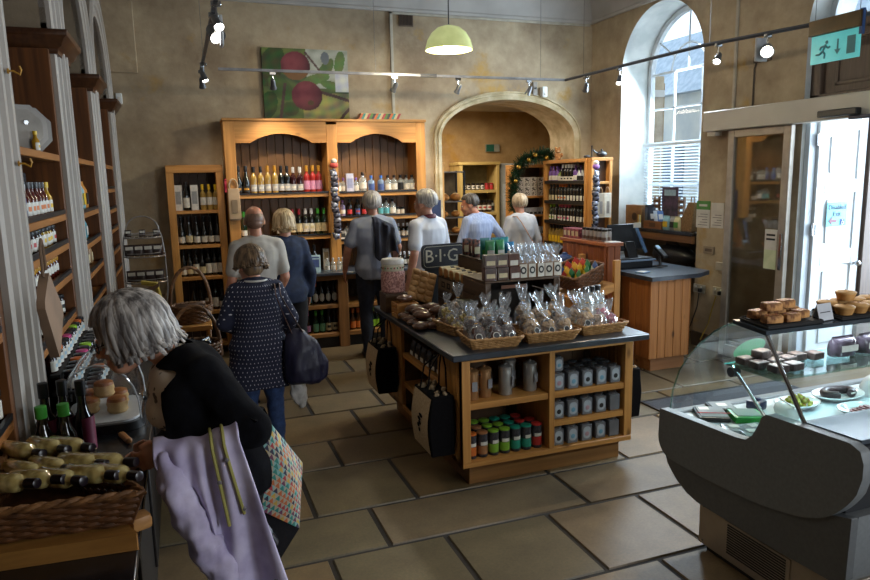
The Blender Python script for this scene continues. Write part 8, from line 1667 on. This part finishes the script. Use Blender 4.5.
    if hair:
        rr = random.Random(int(loc[0] * 50 + loc[1] * 7)); b = MB(); c = (0, -.018, .022); r = tuple(q * hv for q in (.081, .101, .094))
        if hair == 'bald':
            b.ell((0, -.03, .0), (.0795, .089, .076), 20, 12); b.ell((0, -.05, -.035), (.066, .07, .045), 16, 9)
        else:
            front = {'short': 62, 'cropped': 56, 'bob': 66}[hair]; nlock = {'short': 130, 'cropped': 120, 'bob': 260}[hair]; th = {'short': .011, 'cropped': .010, 'bob': .0085}[hair]
            b.ell((0, -.03, .03), tuple(q * hv for q in (.076, .09, .086)), 18, 12)
            if hair == 'bob': b.ell((0, -.04, -.03), (.074, .07, .07), 16, 10)
            for k in range(nlock):
                a = 2 * pi * (k * .618034 % 1); side = math.sin(a)           # +1 front, -1 back
                t1 = front if side > .55 else (front + (100 - front) * min(1, (.55 - side) / .5)) if hair != 'bob' else front if side > .8 else 96
                t1 = R(t1 + (14 if hair != 'bob' and side < -.4 else 0) + rr.uniform(-6, 6) + (rr.uniform(-6, 22) if hair == 'short' and side < .2 else 0)); t0 = R(rr.uniform(4, 30)); pts = []; rj = rr.uniform(.97, 1.06 if hair != 'short' else 1.14); sw = rr.uniform(-.25, .25)
                for g in range(7):
                    u = g / 6; t = t0 + (t1 - t0) * u; aa = a + sw * u; pts.append(Vector((c[0] + r[0] * rj * math.sin(t) * math.cos(aa), c[1] + r[1] * rj * math.sin(t) * math.sin(aa), c[2] + r[2] * rj * math.cos(t))))
                if hair == 'bob' and side < .8:
                    L = hairlen * rr.uniform(.75, 1.1); e = pts[-1]; o_ = Vector((math.cos(a), math.sin(a), 0))
                    pts += [e + Vector((0, 0, -L * .4)) + o_ * .006, e + Vector((0, 0, -L * .75)) + o_ * .004, e + Vector((0, 0, -L)) + o_ * rr.uniform(-.014, .024)]
                n_ = len(pts); b.tube(pts, [th * (.5 + .7 * math.sin(pi * (.15 + .8 * i / (n_ - 1)))) for i in range(n_)], 6, flat=(1.35, .75))
        b.xf(HM @ S); b.build('hair', hm, root, fix=False, ang=70)
    return root, B, HM, s
GREYH = hairmat('silver_hair', '#b3aea9', '#4f4b4a'); BROWNH = hairmat('brown_grey_hair', '#7d6347', '#3f2f20'); BLONDE = hairmat('blonde_hair', '#c9b28c', '#8f764e'); WHITEH = hairmat('white_hair', '#b9b3ad', '#84807c'); DARKGR = hairmat('dark_grey_hair', '#59534f', '#37332f'); CROPH = hairmat('cropped_brown_hair', '#7c5c4a', '#5e4536')
JEAN = mat('blue_denim', '#28406b', '#1c2f52', rough=.85, scale=30, bump=.1); DJEAN = mat('dark_denim', '#1b2233', '#131927', rough=.85, scale=30, bump=.1); DKT = mat('dark_trousers', '#1b191b', '#121113', rough=.85)
TEE = mat('beige_tee', '#b3aca2', '#a09a91', rough=.9, scale=6); TEEG = mat('grey_blue_tee', '#8d93a3', '#7a8090', rough=.9, scale=6); POLO = mat('white_polo', '#c9cbd2', '#b3b5bd', rough=.85, scale=6); SHIRTB = mat('pale_blue_shirt', '#9fadcb', '#8594b6', rough=.8, scale=60, stretch=(1, 1, .05)); SHIRTW = mat('grey_white_shirt', '#b9bcc2', '#a0a3aa', rough=.85, scale=6); DENJ = mat('denim_jacket', '#22304d', '#182339', rough=.85, scale=20)
SHOE = mat('black_shoe', '#17171a', '#101012', rough=.5); SHOEB = mat('brown_shoe', '#4a3526', '#35261b', rough=.5)
def dots():
    m = bpy.data.materials.new('navy_dotted_cotton'); m.use_nodes = True; t = m.node_tree; p = t.nodes['Principled BSDF']; tc = nd(t, 'ShaderNodeTexCoord'); sx = nd(t, 'ShaderNodeSeparateXYZ'); t.links.new(tc.outputs['Object'], sx.inputs[0])
    def M(op, a, b=None):
        n = nd(t, 'ShaderNodeMath', operation=op)
        for i, v in enumerate((a, b)):
            if v is None: continue
            if isinstance(v, (int, float)): n.inputs[i].default_value = v
            else: t.links.new(v, n.inputs[i])
        return n.outputs[0]
    u = M('MULTIPLY', M('ARCTAN2', sx.outputs[0], M('MULTIPLY', sx.outputs[1], -1.0)), 6.2); v = M('MULTIPLY', sx.outputs[2], 34)
    u2 = M('ADD', u, M('MULTIPLY', M('FLOOR', v), .5)); du = M('SUBTRACT', M('FRACT', u2), .5); dv = M('SUBTRACT', M('FRACT', v), .5); d = M('ADD', M('MULTIPLY', M('MULTIPLY', du, du), 2.6), M('MULTIPLY', dv, dv)); k = M('LESS_THAN', d, .024)
    mx = nd(t, 'ShaderNodeMix', data_type='RGBA'); t.links.new(k, mx.inputs[0]); mx.inputs[6].default_value = (*lin('#181c33'), 1); mx.inputs[7].default_value = (*lin('#c3c0c8'), 1); t.links.new(mx.outputs[2], p.inputs['Base Color']); p.inputs['Roughness'].default_value = .85; return m
DOT = dots()
def strap(name, pts, r, m, parent, flat_=(1.6, .4)):
    b = MB(); b.tube(pts, r, 8, flat=flat_); return b.build(name, m, parent)
# --- woman in the dotted navy blouse
W1, B1, H1, s1 = person('woman in navy dotted blouse and jeans seen from behind, shoulder bag on right', (.425, 4.62, 0), R(4), 1.47, dict(head=(-.02, .075, 1.56), neckt=(-.005, .04, 1.49), elr=(.26, -.03, 1.13), wrr=(.245, .16, 1.0), ell=(-.25, -.0, 1.13), wrl=(-.16, .17, 1.05)), 'f', SKIN2, (-.35, .9, -.30), (0, .25, 1), DOT, 'long', JEAN, SHOEB, 'bob', BROWNH, hairlen=.045, tunic=.32, fat=1.2, wob=.007, hs=1.06, hv=1.2)
b = MB(); b.tube([B1['neckb'] + Vector((.075 * math.cos(a), .07 * math.sin(a) , .012)) for a in [2 * pi * k / 30 for k in range(30)]], .007, 6, closed=True); b.build('bead_necklace', flat('pearl_white', '#cfcac4', .3), W1)
NAVYB = mat('navy_nylon', '#1d1d38', '#14142a', rough=.5, scale=14, bump=.15); BRS = mat('brown_leather_strap', '#5a3320', '#40230f', rough=.5)
t = thing('shoulder_bag', 'slouchy navy shoulder bag with brown straps hanging on the dotted woman', 'handbag', (.715, 4.50, .54))
b = MB(); spine(b, [(.0, 0, 0), (.0, 0, .03), (-.0, 0, .12), (-.03, 0, .24), (-.07, .01, .34), (-.09, .01, .38)], [(.09, .04), (.14, .075), (.15, .085), (.12, .07), (.075, .045), (.03, .02)], (1, 0, 0)); put('body', remesh(b, 'bag_body', NAVYB, .012, 1, .014, 9, stretch=(1.6, 1, .5)), t)
for dx in (-.02, .03): strap('strap', [(-.06 + dx * 1.4, -.02, .36), (-.12 + dx, -.035, .5), (-.165 + dx * .6, -.02, .62), (-.16 + dx * .6, .05, .68), (-.15 + dx * .5, .12, .66)], .009, BRS, t)
t = thing('white_cloth_bundle', 'crumpled white bag hanging below the navy shoulder bag', 'bag', (.66, 4.56, .36)); b = MB(); spine(b, [(0.02, 0, 0), (0.02, 0, .04), (0, 0, .12), (-.01, 0, .2), (-.01, 0, .24)], [(.02, .02), (.05, .04), (.055, .045), (.045, .04), (.03, .03)], (1, 0, 0)); put('body', remesh(b, 'cloth', mat('white_plastic_bag', '#bdbab6', '#a09d99', rough=.5, scale=18, bump=.3), .009, 1, .016, 22), t); b = MB(); b.tube([(-.01, 0, .22), (-.01, .02, .3), (.0, .03, .36)], .006, 6); b.build('handle', MATS['white_plastic_bag'], t)
# --- couple facing the shelves
person('balding man in beige t-shirt facing the wine cabinet', (.58, 5.95, 0), R(2), 1.67, dict(head=(0, .05, 1.60), wrr=(.2, .14, .95), wrl=(-.27, .06, .9)), 'm', SKIN, (.05, .98, -.12), (0, .1, 1), TEE, 'short', DKT, SHOE, 'bald', CROPH, fat=1.0)
person('blonde woman in dark denim jacket standing beside the balding man', (.88, 6.35, 0), R(8), 1.62, dict(), 'f', SKIN2, (.1, .98, -.1), (0, .1, 1), DENJ, 'long', DKT, SHOE, 'bob', BLONDE, hairlen=.07, hv=1.16)
# --- grey haired man with jacket over the shoulder
G1, BG, HG, sg = person('grey-haired man in pale t-shirt and dark jeans facing the right cabinet bay', (1.885, 7.0, 0), R(-3), 1.76, dict(ell=(-.27, -.0, 1.13), wrl=(-.29, .10, .90), elr=(.25, -.02, 1.13), wrr=(.26, .14, 1.02), anl=(-.10, -.02, .08)), 'm', SKIN, (.05, .97, .12), (0, -.1, 1), TEEG, 'short', DJEAN, SHOE, 'cropped', WHITEH, fat=1.08)
def draped(name, label, cat, m, fn, nu=26, nv=34, th=.008, parts=None):
    t = thing(name, label, cat, fn(.5, .5)); L = t.location.copy()
    b = MB(); b.grid(lambda u, v: Vector(fn(u, v)) - L, nu, nv); me = b.mesh(name, m, fix=False); bm = bmesh.new(); bm.from_mesh(me); bmesh.ops.recalc_face_normals(bm, faces=bm.faces); bmesh.ops.solidify(bm, geom=bm.faces[:], thickness=th); bm.to_mesh(me); bm.free()
    for p in me.polygons: p.use_smooth = True
    put('cloth', me, t); return t, L
NVJ = mat('navy_jacket', '#1b1f33', '#131626', rough=.85, scale=12)
def navy(u, v):
    x = 1.885 - .0 + (-.03 + .205 * u) * (1 + .25 * v) + .02 * v; f = .013 * math.sin(u * 17 + v * 3) + .010 * math.sin(u * 9 - v * 5)
    if v < .22: w = v / .22; return (x, 7.10 - .26 * w, 1.385 + .135 * math.sin(pi * (.25 + .5 * w)) - .10 * max(0, u - .2) - .02 * w)
    w = (v - .22) / .78; return (x - .02 * w, 6.84 - .03 * w + f, 1.46 - .10 * max(0, u - .2) - (.33 + .08 * math.sin(u * 5 + .5)) * w)
draped('navy_jacket', 'navy jacket slung over the right shoulder of the grey-haired man', 'jacket', NVJ, navy)
# --- man in white polo
person('white-haired man in white polo shirt with maroon collar', (2.26, 6.35, 0), R(28), 1.77, dict(ell=(-.25, -.06, 1.13), wrl=(-.25, .02, .86)), 'm', SKIN2, (-.15, .98, -.05), (0, .05, 1), POLO, 'short', DKT, SHOE, 'cropped', WHITEH, collar=flat('maroon_collar', '#6a2230'), fat=1.0)
# --- couple in the archway
person('man in pale blue long-sleeved shirt with hand on hip in the archway', (3.42, 7.75, 0), R(14), 1.68, dict(head=(-.09, .06, 1.575), neckt=(-.05, .03, 1.5), elr=(.31, -.12, 1.14), wrr=(.17, .06, 1.0), ell=(-.25, .02, 1.12), wrl=(-.22, .15, .95)), 'm', SKIN, (-.75, .62, -.25), (-.15, .1, 1), SHIRTB, 'long', DKT, SHOE, 'cropped', DARKGR, fat=1.05)
L1, BL, HL, sl = person('white-haired woman in pale grey shirt with brown bag strap in the archway', (3.985, 7.72, 0), R(-5), 1.66, dict(elr=(.25, 0, 1.12), wrr=(.22, .12, .9)), 'f', SKIN2, (.05, .98, -.15), (0, .1, 1), SHIRTW, 'long', DKT, SHOE, 'short', hairmat('ash_blonde_hair', '#bfae94', '#93826a'), fat=1.1)
t = thing('shoulder_strap_bag', 'brown strap and small bag worn across the back of the archway woman', 'handbag', (4.17, 7.6, .95)); strap('strap', [(-.30, .12, .44), (-.295, .0, .45), (-.25, -.035, .38), (-.14, -.045, .2), (-.04, -.03, .05), (.02, .02, -.02)], .010, mat('tan_strap', '#8d5f38', '#6f4726', rough=.5), t, (1.8, .5)); b = MB(); b.box(-.02, .1, .0, .10, -.16, 0); b.build('bag', BRS, t, bev=.015, seg=2)
# --- grey haired woman leaning over the counter (nearest figure)
NAVYC = mat('black_navy_cardigan', '#0e0f14', '#09090c', rough=1, spec=.12, scale=30, bump=.1); CREAMT = mat('cream_top_moth_print', '#c9bba8', '#5f544a', rough=.85, scale=26, sharp=(.36, .40), detail=2)
K = 1.7 / 1.64
def lc(x, y, z): return (( (y - 2.46)) * K, (-(x - .09)) * K, z * K)    # facing -X: local +Y is room -X, local +X is room +Y
J = dict(pelvis=lc(.085, 2.46, .90), waist=lc(.045, 2.46, 1.03), chest=lc(-.012, 2.46, 1.17), neckb=lc(-.055, 2.46, 1.315), neckt=lc(-.11, 2.46, 1.35), head=lc(-.195, 2.465, 1.405),
         shl=lc(.02, 2.335, 1.265), ell=lc(.165, 2.25, 1.085), wrl=lc(-.085, 2.30, 1.04), hdl=(0, .09, -.03), shr=lc(-.015, 2.585, 1.255), elr=lc(.06, 2.72, 1.04), wrr=lc(-.13, 2.60, .93), hdr=(.0, .09, -.02),
         hipl=lc(.11, 2.375, .87), hipr=lc(.11, 2.545, .87), knl=lc(.08, 2.37, .47), knr=lc(.08, 2.55, .47), anl=lc(.12, 2.36, .08), anr=lc(.12, 2.56, .08))
FW, BF, HF, sf = person('silver-haired woman in dark cardigan bending over the counter on the left', (.09, 2.46, 0), R(90), 1.64, J, 'f', SKIN2, (0, .95, -.30), (0, .3, 1), CREAMT, 'cap', DKT, SHOE, 'bob', GREYH, vox=.007, hairlen=.085, hs=1.06, hv=1.14, hand='fist', fat=1.14, cardigan=NAVYC, wob=.006)
b = MB()
for q in (-1, 1): b.tube([(q * .031 + .024 * math.cos(a), .098, -.004 + .018 * math.sin(a)) for a in [2 * pi * k / 16 for k in range(16)]], .0022, 5, closed=True); b.tube([(q * .055, .097, .0), (q * .074, .06, .004), (q * .08, -.01, .0)], .002, 5)
b.cyl((-.008, .1, -.002), (.008, .1, -.002), .002, None, 5); b.xf(HF @ Matrix.Scale(sf * 1.06 * 1.03, 4)); b.build('glasses', BLACK, FW)
# lilac jacket over her forearm
LIL = mat('lilac_cotton', '#cbc4de', '#aaa1c2', rough=.85, scale=10, bump=.15)
def lilac(u, v):
    a = Vector((-.14, 2.285, 1.055)).lerp(Vector((.115, 2.22, 1.105)), u); a.z -= .018 * math.sin(pi * u); drop = .10 + .52 * min(1, u * 1.35 + .02) ** .9; inn = .10 + .15 * u
    f = .020 * math.sin(u * 24 + v * 4.5) + .013 * math.sin(u * 13 - v * 8 + 1) + .012 * NZ.noise(Vector((u * 7, v * 5, 3)))
    if v < .25: w = 1 - v / .25; return (a.x + .03 * w, a.y + .065 + .02 * w, a.z - inn * w - .01)
    if v < .4: w = (v - .25) / .15; q = pi * w; return (a.x, a.y + .065 * math.cos(q) - f * .4 * w, a.z - .01 + (.042 + .003 * math.sin(u * 19)) * math.sin(q))
    w = (v - .4) / .6; return (a.x + (.10 * u + .03) * w + .03 * math.sin(u * 7) * w, a.y - .065 - .02 * w - f * (.4 + .9 * w), a.z - .01 - drop * w + .04 * math.sin(u * 14 + 1) * w)
tj, Lj = draped('lilac_jacket', 'lilac cotton jacket draped over the forearm of the silver-haired woman', 'jacket', LIL, lilac, 60, 56, .007)
PIP = mat('lime_piping', '#a9a45c', '#8f8a48', rough=.7)
for u0 in (.68, .82):
    b = MB(); b.tube([Vector(lilac(u0 + .03 * k / 14, .30 + .34 * k / 14)) - Lj + Vector((0, -.010, .004)) for k in range(15)], .0055, 6); b.build('piping', PIP, tj)
b = MB(); P_ = [Vector(p) - Lj for p in ((-.10, 2.235, 1.03), (-.085, 2.20, .95), (-.05, 2.185, .85), (.0, 2.175, .74), (.05, 2.17, .62), (.075, 2.17, .54))]; spn = MB(); limb(spn, P_, [.035, .045, .05, .05, .047, .045]); put('sleeve', remesh(spn, 'sleeve', LIL, .011, 1, .018, 17, stretch=(1, 1, .8)), tj)
b = MB(); b.tube([P_[-1] + Vector((.047 * math.cos(a), .043 * math.sin(a), -.01 + .02 * math.cos(a))) for a in [2 * pi * k / 18 for k in range(18)]], .012, 6, closed=True); b.build('cuff', LIL, tj)
for u0, v0 in ((.82, .44), (.86, .62), (.92, .90), (.7, .5)):
    b = MB(); b.ell(Vector(lilac(u0, v0)) - Lj + Vector((0, -.012, 0)), (.008, .004, .008), 10, 6); b.build('button', flat('metal_button', '#6f6a70', .3), tj)
# patterned bag hanging from her elbow
pal = [flat('tri_%s' % n, c, .7) for n, c in (('cream', '#b3a992'), ('red', '#a93a40'), ('teal', '#2f8478'), ('mustard', '#c7a548'), ('navy', '#33344a'), ('aqua', '#7fb0ac'), ('plum', '#6f3a56'), ('orange', '#c0683c'))]
t = thing('patterned_bag', 'colourful triangle-patterned bag with black base hanging behind the silver-haired woman', 'bag', (.25, 2.36, .62)); L = t.location.copy()
A, Bq, Cq, D = [Vector(p) - L for p in ((.222, 2.37, 1.085), (.352, 2.42, .868), (.318, 2.36, .645), (.135, 2.31, .80))]; off = Vector((-.012, .10, -.02))
b = MB(); NU, NV = 13, 15; rr = random.Random(6)
def bl(u, v): return A.lerp(Bq, u).lerp(D.lerp(Cq, u), v) + Vector((.03, -.035, 0)) * math.sin(pi * u) * math.sin(pi * v)
for j in range(NV):
    for i in range(NU):
        p = [bl((i + a) / NU, (j + c) / NV) for a, c in ((0, 0), (1, 0), (1, 1), (0, 1))]; m = bl((i + .5) / NU, j / NV)
        b.add([p[3], p[2], m], [(0, 1, 2)], rr.choice((1, 2, 3, 4, 6, 7))); b.add([p[0], m, p[3]], [(0, 1, 2)], rr.choice((0, 0, 5))); b.add([m, p[1], p[2]], [(0, 1, 2)], rr.choice((0, 0, 5)))
b.build('patterned_face', pal, t, fix=False, ang=80)
b = MB(); E_ = Vector((.235, 2.26, .60)) - L; F_ = Vector((.11, 2.25, .74)) - L
b.add([A + off, Bq + off, Cq + off, D + off, A, Bq, Cq, D, E_, F_], [(0, 1, 2, 3), (0, 4, 5, 1), (1, 5, 6, 2), (3, 7, 4, 0), (7, 6, 8, 9), (3, 2, 8, 9), (2, 6, 8), (3, 9, 7)]); b.build('black_base', BLKC, t)
strap('strap', [A + Vector((0, 0, -.01)), A + Vector((-.02, -.05, .05)), Vector((.17, 2.20, 1.13)) - L, Vector((.11, 2.25, 1.17)) - L, Vector((.13, 2.33, 1.12)) - L, A + Vector((-.02, .03, 0))], .010, BLKC, t)
w = thing('water_bottle', 'dark plastic water bottle in the black side pocket of the patterned bag', 'bottle', (.205, 2.245, .665), rot=(R(8), R(-28), 0)); b = MB(); b.lathe([(.028, 0), (.032, .01), (.032, .10), (.028, .115), (.032, .13), (.03, .15), (.014, .175), (.014, .18)], 18); b.build('body', mat('smoky_plastic', '#2c2d33', '#1c1d22', rough=.12, spec=.7), w); b = MB(); b.lathe([(.016, .178), (.016, .20), (.001, .201)], 14); b.build('cap', BLACK, w); b = MB(); b.lathe([(.0325, .05), (.0325, .09)], 18, cap=False); b.build('label', flat('bottle_label_dim', '#6b6e78'), w, fix=False)
# ------------------------------------------------------------------ pieces that belong to a part sit one level deeper
SUB = {'lamp': 'head', 'print': ('jute_face', 'sheet', 'card'), 'lettering': 'board', 'wheelchair_symbol': 'pictogram_panel', 'door_symbol': 'panel', 'arrow_symbol': 'panel', 'running_figure_symbol': 'panel', 'grille_slats': 'grille_frame', 'pull_handle': 'frame', 'white_label': 'colour_band', 'label_emblem': 'label_plate', 'switch': 'plate', 'outlet': 'plate', 'round_emblem': 'label_card', 'steam_hole': 'pastry_lid', 'button': 'cloth', 'piping': 'cloth', 'cuff': 'sleeve', 'bulb': 'lamp_holder', 'stencil_marks': 'stencil_panel', 'dark_sleeve': 'paper_band', 'chalk_border': 'board', 'title': 'heading', 'sensor_bracket': 'sensor', 'dots': 'patterned_band', 'cover_rim': 'cover', 'hinge_knob': 'cover', 'screw': 'kick_plate'}
base = lambda o: o.name.split('.')[0]
kids = {}
for o in COL.objects:
    if o.parent and not o.parent.parent: kids.setdefault(o.parent, []).append(o)
for r, ks in kids.items():
    first = {}
    for k in ks: first.setdefault(base(k), k)
    for k in ks:
        w = SUB.get(base(k), ()); w = (w,) if isinstance(w, str) else w
        for n in w:
            p = first.get(n)
            if p and p is not k and p.location.length < 1e-6 and p.rotation_euler == Euler((0, 0, 0)): k.parent = p; break
